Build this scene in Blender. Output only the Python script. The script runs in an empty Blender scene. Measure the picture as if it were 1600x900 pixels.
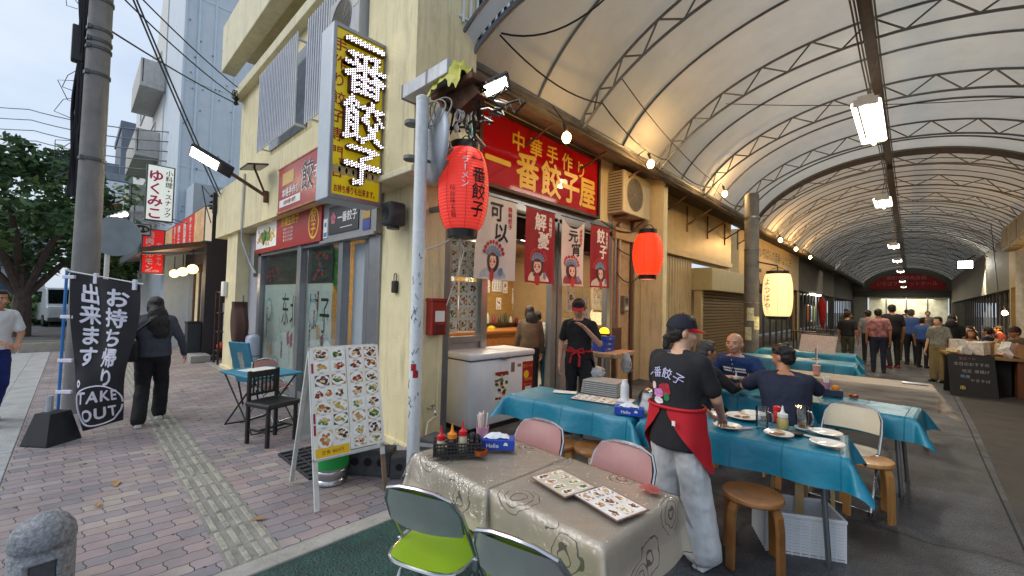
import bpy, bmesh, math, random
from mathutils import Vector, Matrix, Euler, noise as mnoise
from mathutils.bvhtree import BVHTree
random.seed(7)
R = math.radians; PI = math.pi
scene = bpy.context.scene
col = scene.collection
# ---------------------------------------------------------------- camera
cam = bpy.data.cameras.new('camera'); cam_o = bpy.data.objects.new('camera', cam); col.objects.link(cam_o)
cam.sensor_width = 36; cam.lens = 654/1600*36; cam.clip_start = .05; cam.clip_end = 2000
cam_o.matrix_world = Matrix(((0.72309, 0.00529, 0.69073, 0), (0.69032, -0.04087, -0.72235, 0), (0.02441, 0.99915, -0.03320, 1.65), (0, 0, 0, 1)))
scene.camera = cam_o
# ---------------------------------------------------------------- sky, sun, exposure
SUN_EL, SUN_AZ = R(38), R(215)
w = bpy.data.worlds.new('World'); scene.world = w; w.use_nodes = True
nt = w.node_tree; nt.nodes.clear()
out = nt.nodes.new('ShaderNodeOutputWorld'); bg = nt.nodes.new('ShaderNodeBackground')
sky = nt.nodes.new('ShaderNodeTexSky'); sky.sky_type = 'NISHITA'; sky.sun_disc = False
sky.sun_elevation = SUN_EL; sky.sun_rotation = SUN_AZ; sky.air_density = 1.2; sky.dust_density = 2.5
tc = nt.nodes.new('ShaderNodeTexCoord'); mp = nt.nodes.new('ShaderNodeMapping'); mp.inputs['Scale'].default_value = (1, 1, 2.6)
nz = nt.nodes.new('ShaderNodeTexNoise'); nz.inputs['Scale'].default_value = 2.1; nz.inputs['Detail'].default_value = 6; nz.inputs['Roughness'].default_value = .55
rp = nt.nodes.new('ShaderNodeValToRGB'); rp.color_ramp.elements[0].position = .35; rp.color_ramp.elements[0].color = (4.9, 5.9, 7.5, 1)
rp.color_ramp.elements[1].position = .68; rp.color_ramp.elements[1].color = (6.9, 7.6, 8.4, 1)
mx = nt.nodes.new('ShaderNodeMix'); mx.data_type = 'RGBA'; mx.inputs[0].default_value = .8
nt.links.new(tc.outputs['Generated'], mp.inputs[0]); nt.links.new(mp.outputs[0], nz.inputs['Vector'])
nt.links.new(nz.outputs['Fac'], rp.inputs[0]); nt.links.new(sky.outputs[0], mx.inputs[6]); nt.links.new(rp.outputs[0], mx.inputs[7])
nt.links.new(mx.outputs[2], bg.inputs[0]); bg.inputs[1].default_value = .093
nt.links.new(bg.outputs[0], out.inputs[0])
sl = bpy.data.lights.new('sun', 'SUN'); sl.energy = .85; sl.angle = R(35); sl.color = (1, .96, .9)
so = bpy.data.objects.new('sun', sl); col.objects.link(so)
so.rotation_euler = (R(90)-SUN_EL, 0, R(180)-SUN_AZ)
scene.view_settings.view_transform = 'Standard'; scene.view_settings.look = 'None'
scene.view_settings.exposure = .5; scene.view_settings.gamma = 1
scene.cycles.use_denoising = True; scene.cycles.max_bounces = 8; scene.cycles.diffuse_bounces = 4
scene.cycles.sample_clamp_indirect = 6; scene.cycles.caustics_reflective = False; scene.cycles.caustics_refractive = False
# ---------------------------------------------------------------- materials
def s2l(c):
    return tuple((x/255/12.92 if x/255 <= .04045 else ((x/255+.055)/1.055)**2.4) for x in c)
MATS = {}
def M(name, c=None, rough=.6, metal=0., var=.12, sc=6., bump=0., bsc=60., emit=0., trans=0., coat=0., lin=False, stretch=(1, 1, 1), sss=0., dirt=0., spec=.5):
    """procedural principled material; c in sRGB 0-255 as the thing's own colour"""
    if name in MATS: return MATS[name]
    m = bpy.data.materials.new(name); m.use_nodes = True; n = m.node_tree; b = n.nodes['Principled BSDF']; L = n.links.new
    c = c if lin else s2l(c)
    b.inputs['Roughness'].default_value = rough; b.inputs['Metallic'].default_value = metal
    b.inputs['Specular IOR Level'].default_value = spec
    if trans: b.inputs['Transmission Weight'].default_value = trans; b.inputs['IOR'].default_value = 1.3
    if coat: b.inputs['Coat Weight'].default_value = coat; b.inputs['Coat Roughness'].default_value = .08
    if sss: b.inputs['Subsurface Weight'].default_value = sss; b.inputs['Subsurface Radius'].default_value = (.012, .005, .003)
    tcn = n.nodes.new('ShaderNodeTexCoord'); mpn = n.nodes.new('ShaderNodeMapping'); mpn.inputs['Scale'].default_value = stretch
    L(tcn.outputs['Object'], mpn.inputs[0])
    last = None
    if var:
        t = n.nodes.new('ShaderNodeTexNoise'); t.inputs['Scale'].default_value = sc; t.inputs['Detail'].default_value = 5; t.inputs['Roughness'].default_value = .65
        L(mpn.outputs[0], t.inputs['Vector'])
        r = n.nodes.new('ShaderNodeValToRGB'); r.color_ramp.elements[0].position = .3; r.color_ramp.elements[1].position = .7
        r.color_ramp.elements[0].color = tuple(x*(1-var) for x in c)+(1,); r.color_ramp.elements[1].color = tuple(min(1, x*(1+var)) for x in c)+(1,)
        L(t.outputs['Fac'], r.inputs[0]); last = r.outputs[0]
        if dirt:
            t2 = n.nodes.new('ShaderNodeTexNoise'); t2.inputs['Scale'].default_value = 2.2; t2.inputs['Detail'].default_value = 8; t2.inputs['Roughness'].default_value = .75
            m2 = n.nodes.new('ShaderNodeMapping'); m2.inputs['Scale'].default_value = (3.6, 3.6, .4); L(tcn.outputs['Object'], m2.inputs[0]); L(m2.outputs[0], t2.inputs['Vector'])
            r2 = n.nodes.new('ShaderNodeValToRGB'); r2.color_ramp.elements[0].position = .5; r2.color_ramp.elements[1].position = .75
            r2.color_ramp.elements[0].color = (0, 0, 0, 1); r2.color_ramp.elements[1].color = (dirt,)*3+(1,)
            L(t2.outputs['Fac'], r2.inputs[0])
            x = n.nodes.new('ShaderNodeMix'); x.data_type = 'RGBA'; L(r2.outputs[0], x.inputs[0]); L(last, x.inputs[6]); x.inputs[7].default_value = (.07, .06, .05, 1)
            last = x.outputs[2]
        L(last, b.inputs['Base Color'])
    else: b.inputs['Base Color'].default_value = tuple(c)+(1,)
    if bump:
        t = n.nodes.new('ShaderNodeTexNoise'); t.inputs['Scale'].default_value = bsc; t.inputs['Detail'].default_value = 4
        L(mpn.outputs[0], t.inputs['Vector']); bp = n.nodes.new('ShaderNodeBump'); bp.inputs['Strength'].default_value = bump; bp.inputs['Distance'].default_value = .02
        L(t.outputs['Fac'], bp.inputs['Height']); L(bp.outputs[0], b.inputs['Normal'])
    if emit:
        b.inputs['Emission Color'].default_value = tuple(c)+(1,); b.inputs['Emission Strength'].default_value = emit
    MATS[name] = m
    return m
def glassy(name, tint=(.9, .95, .95), refl=.14, rough=.03, fk=1.):
    """thin pane: mostly clear with a gloss"""
    if name in MATS: return MATS[name]
    m = bpy.data.materials.new(name); m.use_nodes = True; n = m.node_tree; n.nodes.clear(); L = n.links.new
    o = n.nodes.new('ShaderNodeOutputMaterial'); a = n.nodes.new('ShaderNodeBsdfTransparent'); g = n.nodes.new('ShaderNodeBsdfGlossy'); x = n.nodes.new('ShaderNodeMixShader')
    f = n.nodes.new('ShaderNodeFresnel'); f.inputs[0].default_value = 1.45; ad = n.nodes.new('ShaderNodeMath'); ad.operation = 'ADD'; ad.inputs[1].default_value = refl; ad.use_clamp = True
    a.inputs[0].default_value = tint+(1,); g.inputs['Roughness'].default_value = rough
    fm_ = n.nodes.new('ShaderNodeMath'); fm_.operation = 'MULTIPLY'; fm_.inputs[1].default_value = fk; L(f.outputs[0], fm_.inputs[0]); L(fm_.outputs[0], ad.inputs[0]); L(ad.outputs[0], x.inputs[0]); L(a.outputs[0], x.inputs[1]); L(g.outputs[0], x.inputs[2]); L(x.outputs[0], o.inputs[0])
    MATS[name] = m; return m
def emitm(name, c, s):
    if name in MATS: return MATS[name]
    m = bpy.data.materials.new(name); m.use_nodes = True; b = m.node_tree.nodes['Principled BSDF']
    b.inputs['Base Color'].default_value = s2l(c)+(1,); b.inputs['Emission Color'].default_value = s2l(c)+(1,); b.inputs['Emission Strength'].default_value = s
    MATS[name] = m; return m
# ---------------------------------------------------------------- glyphs
GL = {}
def glyph(ch, off=0.0):
    k = (ch, off)
    if k in GL: return GL[k]
    if off:
        vs, fs = glyph(ch); V_, F_ = [], []
        for dx, dy in ((0, 0), (off, 0), (-off, 0), (0, off), (0, -off)):
            n = len(V_); V_ += [(a+dx, b+dy) for a, b in vs]; F_ += [tuple(i+n for i in f) for f in fs]
        GL[k] = (V_, F_); return GL[k]
    c = bpy.data.curves.new('t', 'FONT'); c.body = ch; c.size = 1; c.offset = off; c.resolution_u = 3
    o = bpy.data.objects.new('t', c); me = o.to_mesh()
    vs = [(v.co.x, v.co.y) for v in me.vertices]; fs = [tuple(p.vertices) for p in me.polygons]
    o.to_mesh_clear(); bpy.data.objects.remove(o); bpy.data.curves.remove(c)
    GL[k] = (vs, fs); return GL[k]
REF = glyph('番'); RX0 = min(v[0] for v in REF[0]); RX1 = max(v[0] for v in REF[0]); RY0 = min(v[1] for v in REF[0]); RY1 = max(v[1] for v in REF[0])
EMC = ((RX0+RX1)/2, (RY0+RY1)/2); EMS = .93/max(RX1-RX0, RY1-RY0)
def is_cjk(ch): return ord(ch) > 0x2E80
# ---------------------------------------------------------------- mesh builder
def basis(d):
    d = Vector(d).normalized(); a = Vector((0, 0, 1)) if abs(d.z) < .95 else Vector((1, 0, 0))
    u = d.cross(a).normalized(); return u, u.cross(d).normalized()*-1
class MB:
    def __init__(s): s.v = []; s.f = []; s.m = []; s.mi = 0
    def mat(s, i): s.mi = i; return s
    def add(s, vs, fs, T=None):
        k = len(s.v)
        s.v += [tuple(T @ Vector(p)) if T else tuple(p) for p in vs]
        for f in fs: s.f.append(tuple(i+k for i in f)); s.m.append(s.mi)
        return s
    def box(s, x0, x1, y0, y1, z0, z1, T=None):
        vs = [(x, y, z) for x in (x0, x1) for y in (y0, y1) for z in (z0, z1)]
        return s.add(vs, [(0, 1, 3, 2), (4, 6, 7, 5), (0, 4, 5, 1), (2, 3, 7, 6), (0, 2, 6, 4), (1, 5, 7, 3)], T)
    def cbox(s, c, d, T=None):
        return s.box(c[0]-d[0]/2, c[0]+d[0]/2, c[1]-d[1]/2, c[1]+d[1]/2, c[2]-d[2]/2, c[2]+d[2]/2, T)
    def bbox(s, x0, x1, y0, y1, z0, z1, b=.01, T=None, n=2):
        """box with rounded edges"""
        bm = bmesh.new(); bmesh.ops.create_cube(bm, size=1)
        for v in bm.verts: v.co = Vector((x0+(v.co.x+.5)*(x1-x0), y0+(v.co.y+.5)*(y1-y0), z0+(v.co.z+.5)*(z1-z0)))
        bmesh.ops.bevel(bm, geom=bm.edges[:], offset=b, segments=n, affect='EDGES', profile=.5)
        bm.verts.index_update()
        s.add([v.co[:] for v in bm.verts], [[v.index for v in f.verts] for f in bm.faces], T); bm.free(); return s
    def cyl(s, p0, p1, r0, r1=None, n=10, caps=True, T=None):
        r1 = r0 if r1 is None else r1; p0 = Vector(p0); p1 = Vector(p1); u, w_ = basis(p1-p0); vs = []
        for p, r in ((p0, r0), (p1, r1)):
            for i in range(n):
                a = 2*PI*i/n; vs.append(p+u*math.cos(a)*r+w_*math.sin(a)*r)
        fs = [(i, (i+1) % n, n+(i+1) % n, n+i) for i in range(n)]
        if caps: fs += [tuple(range(n))[::-1], tuple(range(n, 2*n))]
        return s.add(vs, fs, T)
    def tube(s, pts, r, n=6, closed=False, T=None):
        pts = [Vector(p) for p in pts]; k = len(pts); vs = []; fs = []
        rr = r if isinstance(r, (list, tuple)) else [r]*k
        u = None
        for i, p in enumerate(pts):
            if closed: d = pts[(i+1) % k]-pts[i-1]
            else: d = pts[min(i+1, k-1)]-pts[max(i-1, 0)]
            if d.length < 1e-9: d = Vector((0, 0, 1))
            d.normalize()
            if u is None: u, _ = basis(d)
            u = (u-d*u.dot(d))
            if u.length < 1e-6: u, _ = basis(d)
            u.normalize(); w_ = d.cross(u)
            for j in range(n):
                a = 2*PI*j/n; vs.append(p+u*math.cos(a)*rr[i]+w_*math.sin(a)*rr[i])
        for i in range(k if closed else k-1):
            i2 = (i+1) % k
            for j in range(n): fs.append((i*n+j, i*n+(j+1) % n, i2*n+(j+1) % n, i2*n+j))
        if not closed: fs += [tuple(range(n))[::-1], tuple(range((k-1)*n, k*n))]
        return s.add(vs, fs, T)
    def lathe(s, prof, n=20, c=(0, 0, 0), T=None, cap=True):
        vs = []; fs = []; k = len(prof)
        for r, z in prof:
            for i in range(n):
                a = 2*PI*i/n; vs.append((c[0]+r*math.cos(a), c[1]+r*math.sin(a), c[2]+z))
        for q in range(k-1):
            for i in range(n): fs.append((q*n+i, q*n+(i+1) % n, (q+1)*n+(i+1) % n, (q+1)*n+i))
        if cap: fs += [tuple(range(n))[::-1], tuple(range((k-1)*n, k*n))]
        return s.add(vs, fs, T)
    def sph(s, c, r, n=12, m=8, T=None):
        r = (r, r, r) if not isinstance(r, (tuple, list)) else r
        vs = [(c[0], c[1], c[2]-r[2])]; fs = []
        for j in range(1, m):
            t = PI*j/m-PI/2
            for i in range(n):
                a = 2*PI*i/n; vs.append((c[0]+r[0]*math.cos(t)*math.cos(a), c[1]+r[1]*math.cos(t)*math.sin(a), c[2]+r[2]*math.sin(t)))
        vs.append((c[0], c[1], c[2]+r[2])); e = len(vs)-1
        for i in range(n): fs.append((0, 1+(i+1) % n, 1+i)); fs.append((e, e-n+i, e-n+(i+1) % n))
        for j in range(m-2):
            for i in range(n): a = 1+j*n; fs.append((a+i, a+(i+1) % n, a+n+(i+1) % n, a+n+i))
        return s.add(vs, fs, T)
    def grid(s, nu, nv, fn):
        vs = [fn(i/nu, j/nv) for i in range(nu+1) for j in range(nv+1)]; w_ = nv+1
        return s.add(vs, [(i*w_+j, (i+1)*w_+j, (i+1)*w_+j+1, i*w_+j+1) for i in range(nu) for j in range(nv)])
    def quad(s, a, b, c, d): return s.add([a, b, c, d], [(0, 1, 2, 3)])
    def prism(s, poly, vec, T=None):
        n = len(poly); v = Vector(vec); vs = [Vector(p) for p in poly]+[Vector(p)+v for p in poly]
        return s.add(vs, [tuple(range(n))[::-1], tuple(range(n, 2*n))]+[(i, (i+1) % n, n+(i+1) % n, n+i) for i in range(n)], T)
    def capsule(s, p0, p1, r0, r1, n=10, T=None):
        s.cyl(p0, p1, r0, r1, n, False, T); s.sph(p0, r0, n, 6, T); s.sph(p1, r1, n, 6, T); return s
    # ---- writing: fn(u, v) maps sign coordinates in metres to space
    def text(s, st, fn0, u, v, h, vertical=False, align='c', off=0.0, gap=1.0, wmax=None, sx=1.0):
        cnt = [0, 1]
        def lift(vs, pts):   # bold glyphs are five shifted copies, each a hair in front of the last
            n = len(vs)//5; out_ = []
            for i, (a, b) in enumerate(pts):
                p = Vector(fn0(a, b))
                if i >= n:
                    e = .004; nn = (Vector(fn0(a+e, b))-p).cross(Vector(fn0(a, b+e))-p)
                    if nn.length > 1e-12: p = p+nn.normalized()*.0004*(i//n)
                out_.append(p)
            return out_
        fn = lambda a, b: (a, b)
        S_ = s; add0 = s.add
        class Q:
            @staticmethod
            def add(pts, fs, T=None):
                add0(lift(pts, pts) if off else [fn0(a, b) for a, b in pts], fs, T)
        s = Q
        if vertical:
            for i, ch in enumerate(st):
                if ch == ' ': continue
                vs, fs = glyph(ch, off)
                if ch in 'ー・。':
                    if ch == 'ー': vs = [(EMC[0]-(b-EMC[1]), EMC[1]-(a-EMC[0])) for a, b in vs]
                elif not is_cjk(ch):
                    x0 = min(a for a, b in vs); x1 = max(a for a, b in vs); vs = [(a-(x0+x1)/2+EMC[0], b) for a, b in vs]
                s.add([fn(u+(a-EMC[0])*EMS*h*sx, v-h*gap*(i+.5)+(b-EMC[1])*EMS*h) for a, b in vs], fs)
            return S_
        pen = 0; parts = []
        for ch in st:
            if ch == ' ': pen += .45*h*gap; continue
            vs, fs = glyph(ch, off)
            if not vs: pen += h*.5; continue
            if is_cjk(ch): parts.append((pen+h*gap/2, EMC[0], vs, fs)); pen += h*gap
            else:
                x0 = min(a for a, b in vs); x1 = max(a for a, b in vs); ww = (x1-x0)*EMS*h
                parts.append((pen+ww/2, (x0+x1)/2, vs, fs)); pen += ww+h*.1*gap
        k = sx if not wmax or pen*sx <= wmax else wmax/pen
        o = -pen/2 if align == 'c' else 0
        for c, gx, vs, fs in parts:
            s.add([fn(u+(o+c+(a-gx)*EMS*h)*k, v+(b-EMC[1])*EMS*h) for a, b in vs], fs)
        return S_
    def build(s, name, mats, parent=None, loc=None, smooth=False, world=False, kind=None, at=None):
        me = bpy.data.meshes.new(name); vs = s.v
        o_ = Vector(loc) if loc else (parent.location if world and parent else None)
        if o_ is not None: vs = [(p[0]-o_[0], p[1]-o_[1], p[2]-o_[2]) for p in vs]
        me.from_pydata(vs, [], s.f); mats = mats if isinstance(mats, (list, tuple)) else [mats]
        for m in mats: me.materials.append(m)
        if len(mats) > 1: me.polygons.foreach_set('material_index', s.m)
        if smooth: me.polygons.foreach_set('use_smooth', [True]*len(s.f)); me.set_sharp_from_angle(angle=R(smooth if smooth is not True else 40))
        me.update()
        o = bpy.data.objects.new(name, me); col.objects.link(o)
        if loc: o.location = loc
        if at: o.location = at
        if parent: o.parent = parent
        if kind: o['kind'] = kind
        return o
def tag(o, label, cat, group=None):
    o['label'] = label; o['category'] = cat
    if group: o['group'] = group
    return o
def thing(name, label, cat, loc=(0, 0, 0), rz=0, group=None):
    o = bpy.data.objects.new(name, None); o.empty_display_size = .1; col.objects.link(o); o.location = loc; o.rotation_euler = (0, 0, rz)
    return tag(o, label, cat, group)
def dup(root, loc, rz=0, label=None, group=None, rot=None):
    def cp(o, p):
        c = o.copy(); col.objects.link(c)
        if p: c.parent = p
        for ch in [x for x in KIDS.get(o.name, o.children)]: cp(ch, c)
        return c
    r = cp(root, None); r.location = loc; r.rotation_euler = rot or (0, 0, rz)
    if label: r['label'] = label
    if group: r['group'] = group
    return r
KIDS = {}
def plane_fn(o, ux, vy):
    o = Vector(o); ux = Vector(ux); vy = Vector(vy)
    return lambda u, v: o+ux*u+vy*v
def nz3(x, y=0, z=0): return mnoise.noise(Vector((x, y, z)))
def wire(name, pts, r, m, label, cat='cable', sag=0., n=10, group=None):
    P = []
    for a, b in zip(pts[:-1], pts[1:]):
        a = Vector(a); b = Vector(b)
        for i in range(n): t = i/n; P.append(a.lerp(b, t)-Vector((0, 0, sag*4*t*(1-t))))
    P.append(Vector(pts[-1]))
    return tag(MB().tube(P, r, 5).build(name, m, loc=tuple(P[0])), label, cat, group)
# deferred smooth bodies: union of blobs -> voxel remesh -> one continuous surface
BL = []
def blob(mb, name, m, parent, vox, smooth=6, extra=None, wr=0., wsc=.1, world=False):
    o = mb.build(name, m, parent, world=world)
    a = o.modifiers.new('a', 'REMESH'); a.mode = 'VOXEL'; a.voxel_size = vox
    if smooth: b = o.modifiers.new('b', 'SMOOTH'); b.factor = .5; b.iterations = smooth
    if wr:
        tx = bpy.data.textures.get('wr%g' % wsc) or bpy.data.textures.new('wr%g' % wsc, 'CLOUDS'); tx.noise_scale = wsc; tx.noise_depth = 2
        d = o.modifiers.new('c', 'DISPLACE'); d.texture = tx; d.strength = wr; d.mid_level = .5; d.texture_coords = 'LOCAL'
    BL.append((o, extra)); return o
def flush():
    dg = bpy.context.evaluated_depsgraph_get()
    res = [(o, e, bpy.data.meshes.new_from_object(o.evaluated_get(dg))) for o, e in BL]
    for o, e, me in res:
        o.modifiers.clear(); old = o.data; n = old.name; mats = [x for x in old.materials]; o.data = me; bpy.data.meshes.remove(old); me.name = n
        me.materials.clear()
        for x in mats: me.materials.append(x)
        if e:
            mb, em = e; b = MB(); b.v = [v.co[:] for v in me.vertices]; b.f = [tuple(p.vertices) for p in me.polygons]; b.m = [0]*len(b.f)
            k = len(b.v); b.v += [tuple(p) for p in mb.v]; b.f += [tuple(i+k for i in f) for f in mb.f]; b.m += [i+1 for i in mb.m]
            me.clear_geometry(); me.from_pydata(b.v, [], b.f)
            for x in em: me.materials.append(x)
            me.polygons.foreach_set('material_index', b.m)
        me.polygons.foreach_set('use_smooth', [True]*len(me.polygons)); me.update()
    BL.clear()
# ================================================================ GROUND
def paver_mat():
    m = bpy.data.materials.new('pavers'); m.use_nodes = True; n = m.node_tree; b = n.nodes['Principled BSDF']; L = n.links.new
    tcn = n.nodes.new('ShaderNodeTexCoord'); sp = n.nodes.new('ShaderNodeSeparateXYZ'); L(tcn.outputs['Object'], sp.inputs[0])
    def mth(op, a, b_=None):
        q = n.nodes.new('ShaderNodeMath'); q.operation = op
        for i, x in enumerate((a, b_)):
            if x is None: continue
            if isinstance(x, (int, float)): q.inputs[i].default_value = x
            else: L(x, q.inputs[i])
        return q.outputs[0]
    X, Y = sp.outputs[0], sp.outputs[1]
    # bricks run across the pavement; the sides are zig-zagged so that they interlock
    zig = mth('MULTIPLY', mth('SINE', mth('MULTIPLY', Y, 2*PI/.1125)), .0045)
    zig2 = mth('MULTIPLY', mth('SINE', mth('MULTIPLY', X, 2*PI/.115)), .007)
    cx = n.nodes.new('ShaderNodeCombineXYZ'); L(mth('ADD', Y, zig2), cx.inputs[0]); L(mth('ADD', X, zig), cx.inputs[1])
    br = n.nodes.new('ShaderNodeTexBrick'); br.inputs['Scale'].default_value = 1; br.inputs['Brick Width'].default_value = .225; br.inputs['Row Height'].default_value = .115
    br.inputs['Mortar Size'].default_value = .0035; br.inputs['Mortar Smooth'].default_value = .3; br.inputs['Bias'].default_value = 0
    br.inputs['Color1'].default_value = (0, 0, 0, 1); br.inputs['Color2'].default_value = (1, 1, 1, 1); br.inputs['Mortar'].default_value = (.5, .5, .5, 1)
    L(cx.outputs[0], br.inputs['Vector'])
    rp = n.nodes.new('ShaderNodeValToRGB'); e = rp.color_ramp.elements
    cols = [(0, (142, 134, 135)), (.2, (166, 150, 149)), (.42, (156, 145, 147)), (.6, (134, 132, 138)), (.78, (166, 154, 152)), (.9, (170, 163, 152)), (1, (158, 140, 139))]
    e[0].position, e[0].color = cols[0][0], s2l(cols[0][1])+(1,); e[1].position, e[1].color = 1, s2l(cols[-1][1])+(1,)
    for p, c in cols[1:-1]: x = e.new(p); x.color = s2l(c)+(1,)
    L(br.outputs['Color'], rp.inputs[0])
    t = n.nodes.new('ShaderNodeTexNoise'); t.inputs['Scale'].default_value = 1.1; t.inputs['Detail'].default_value = 9; t.inputs['Roughness'].default_value = .7; L(tcn.outputs['Object'], t.inputs['Vector'])
    r2 = n.nodes.new('ShaderNodeValToRGB'); r2.color_ramp.elements[0].position = .3; r2.color_ramp.elements[0].color = (.62, .62, .66, 1); r2.color_ramp.elements[1].position = .62; r2.color_ramp.elements[1].color = (1.08, 1.06, 1.06, 1); L(t.outputs[0], r2.inputs[0])
    mu = n.nodes.new('ShaderNodeMix'); mu.data_type = 'RGBA'; mu.blend_type = 'MULTIPLY'; mu.inputs[0].default_value = 1; L(rp.outputs[0], mu.inputs[6]); L(r2.outputs[0], mu.inputs[7])
    mo = n.nodes.new('ShaderNodeMix'); mo.data_type = 'RGBA'; L(br.outputs['Fac'], mo.inputs[0]); L(mu.outputs[2], mo.inputs[6]); mo.inputs[7].default_value = (.05, .045, .045, 1)
    L(mo.outputs[2], b.inputs['Base Color']); b.inputs['Roughness'].default_value = .62
    t3 = n.nodes.new('ShaderNodeTexNoise'); t3.inputs['Scale'].default_value = 70; t3.inputs['Detail'].default_value = 4; L(tcn.outputs['Object'], t3.inputs['Vector'])
    h = mth('SUBTRACT', mth('MULTIPLY', t3.outputs[0], .25), br.outputs['Fac']); bp = n.nodes.new('ShaderNodeBump'); bp.inputs['Strength'].default_value = .5; bp.inputs['Distance'].default_value = .006
    L(h, bp.inputs['Height']); L(bp.outputs[0], b.inputs['Normal'])
    return m
asphalt = M('asphalt', (96, 96, 98), .85, var=.3, sc=1.5, bump=.5, bsc=120)
conc = M('concrete', (160, 158, 152), .8, var=.22, sc=3, bump=.35, bsc=40, dirt=.4)
def worn_floor(name, c, rough):
    m = M(name, c, rough, var=.4, sc=1.4, bump=.9, bsc=60, dirt=.35); n = m.node_tree; L = n.links.new; b = n.nodes['Principled BSDF']; src = b.inputs['Base Color'].links[0].from_socket; tcn = n.nodes.new('ShaderNodeTexCoord')
    def ramp(tex, out_, p0, p1, c0, c1, mode):
        nonlocal src
        r = n.nodes.new('ShaderNodeValToRGB'); r.color_ramp.elements[0].position = p0; r.color_ramp.elements[1].position = p1; r.color_ramp.elements[0].color = (c0,)*3+(1,); r.color_ramp.elements[1].color = (c1,)*3+(1,); L(tex.outputs[out_], r.inputs[0])
        x = n.nodes.new('ShaderNodeMix'); x.data_type = 'RGBA'; x.blend_type = mode; x.inputs[0].default_value = 1; L(src, x.inputs[6]); L(r.outputs[0], x.inputs[7]); src = x.outputs[2]
    t = n.nodes.new('ShaderNodeTexNoise'); t.inputs['Scale'].default_value = 95; t.inputs['Detail'].default_value = 3; L(tcn.outputs['Object'], t.inputs['Vector']); ramp(t, 0, .38, .66, .55, 1.5, 'MULTIPLY')
    t = n.nodes.new('ShaderNodeTexVoronoi'); t.feature = 'DISTANCE_TO_EDGE'; t.inputs['Scale'].default_value = .55; w_ = n.nodes.new('ShaderNodeTexNoise'); w_.inputs['Scale'].default_value = 2.2; w_.inputs['Detail'].default_value = 8; x = n.nodes.new('ShaderNodeMix'); x.data_type = 'RGBA'; x.inputs[0].default_value = .3; L(tcn.outputs['Object'], w_.inputs[0]); L(tcn.outputs['Object'], x.inputs[6]); L(w_.outputs['Color'], x.inputs[7]); L(x.outputs[2], t.inputs['Vector']); ramp(t, 0, .0, .012, .35, 1., 'MULTIPLY')
    t = n.nodes.new('ShaderNodeTexNoise'); t.inputs['Scale'].default_value = .7; t.inputs['Detail'].default_value = 10; t.inputs['Roughness'].default_value = .72; L(tcn.outputs['Object'], t.inputs['Vector']); ramp(t, 0, .36, .62, .5, 1.25, 'MULTIPLY')
    L(src, b.inputs['Base Color']); r = n.nodes.new('ShaderNodeMapRange'); r.inputs[3].default_value = rough-.18; r.inputs[4].default_value = rough+.2; L(t.outputs[0], r.inputs[0]); L(r.outputs[0], b.inputs['Roughness']); return m
floorm = worn_floor('arcade_asphalt', (84, 87, 92), .55)
MB().box(-300, 300, -300, 300, -.5, -.13).build('ground', M('ground', (112, 112, 112), .9, var=.2, sc=.8), kind='structure')
MB().box(-90, 30, -14, -2.2, -.2, -.12).build('road', asphalt, kind='structure')
MB().box(-30, -17.2, -2.2, 1.6, -.2, -.118).build('side_road', asphalt, kind='structure')
MB().box(-16.8, -2.97, -.36, 2.25, -.2, 0).build('sidewalk', paver_mat(), kind='structure')
mb = MB(); x = -16.8
while x < -2.3: mb.bbox(x, x+.596, -.66, -.364, -.2, .004, .008); x += .6
mb.box(-16.8, 4, -2.05, -.664, -.2, 0); x = -16.8
while x < 4: mb.bbox(x, x+.996, -2.2, -2.054, -.2, .002, .02); x += 1
mb.build('kerb', M('kerb', (168, 170, 170), .8, var=.2, sc=4, bump=.3, dirt=.35), kind='structure')
MB().box(-16.8, -2.97, 2.254, 2.9, -.2, .012).build('apron', conc, kind='structure')
MB().bbox(-2.966, -2.82, -.36, 2.6, -.2, .012, .01).build('edging', conc, kind='structure')
MB().box(-2.816, -1.02, -.66, 1.93, -.2, .002).build('green_floor', worn_floor('green_paint', (42, 84, 78), .55), kind='structure')
mb = MB().box(-5.2, 3.6, 2.64, 59, -.2, 0).box(-1.016, 3.6, -.66, 2.64, -.2, 0).box(-2.816, -1.02, 1.934, 2.64, -.2, 0)
mb.build('arcade_floor', floorm, kind='structure')
mb = MB(); pts = [(.55, 4.2), (.56, 7), (.58, 9), (.58, 11), (.57, 14), (.6, 20)]
for (x0, y0), (x1, y1) in zip(pts[:-1], pts[1:]): mb.add([(x0, y0, .004), (x0+.014, y0, .004), (x1+.014, y1, .004), (x1, y1, .004)], [(0, 1, 2, 3)])
mb.build('floor_joint', M('joint', (40, 40, 40), .9), kind='structure')
MB().add([(.58, 4.2, .003), (3.5, 4.2, .003), (3.5, 40, .003), (.62, 40, .003), (.66, 9, .003)], [(0, 1, 2, 3, 4)]).build('floor_patch', M('floor_patch', (66, 63, 60), .7, var=.35, sc=2, bump=.6, bsc=70, dirt=.4), kind='structure')
# yellow tactile strip: raised bars on tiles
mb = MB(); x = -16.7; k = 0
while x < -2.98:
    x1 = min(x+.298, -2.975); mb.mat(0).box(x, x1, .71, 1.01, -.02, .004)
    for j in range(4):
        y = .71+.3*(j+.5)/4; mb.mat(1).bbox(x+.02, x1-.012, y-.017, y+.017, 0, .0105, .004, n=1)
    x += .3
mb.build('tactile_paving', [M('tactile', (142, 140, 132), .7, var=.3, sc=5, bump=.4, dirt=.4), M('tactile_bar', (160, 157, 146), .6, var=.35, sc=14, bump=.3)], kind='structure')
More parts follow.
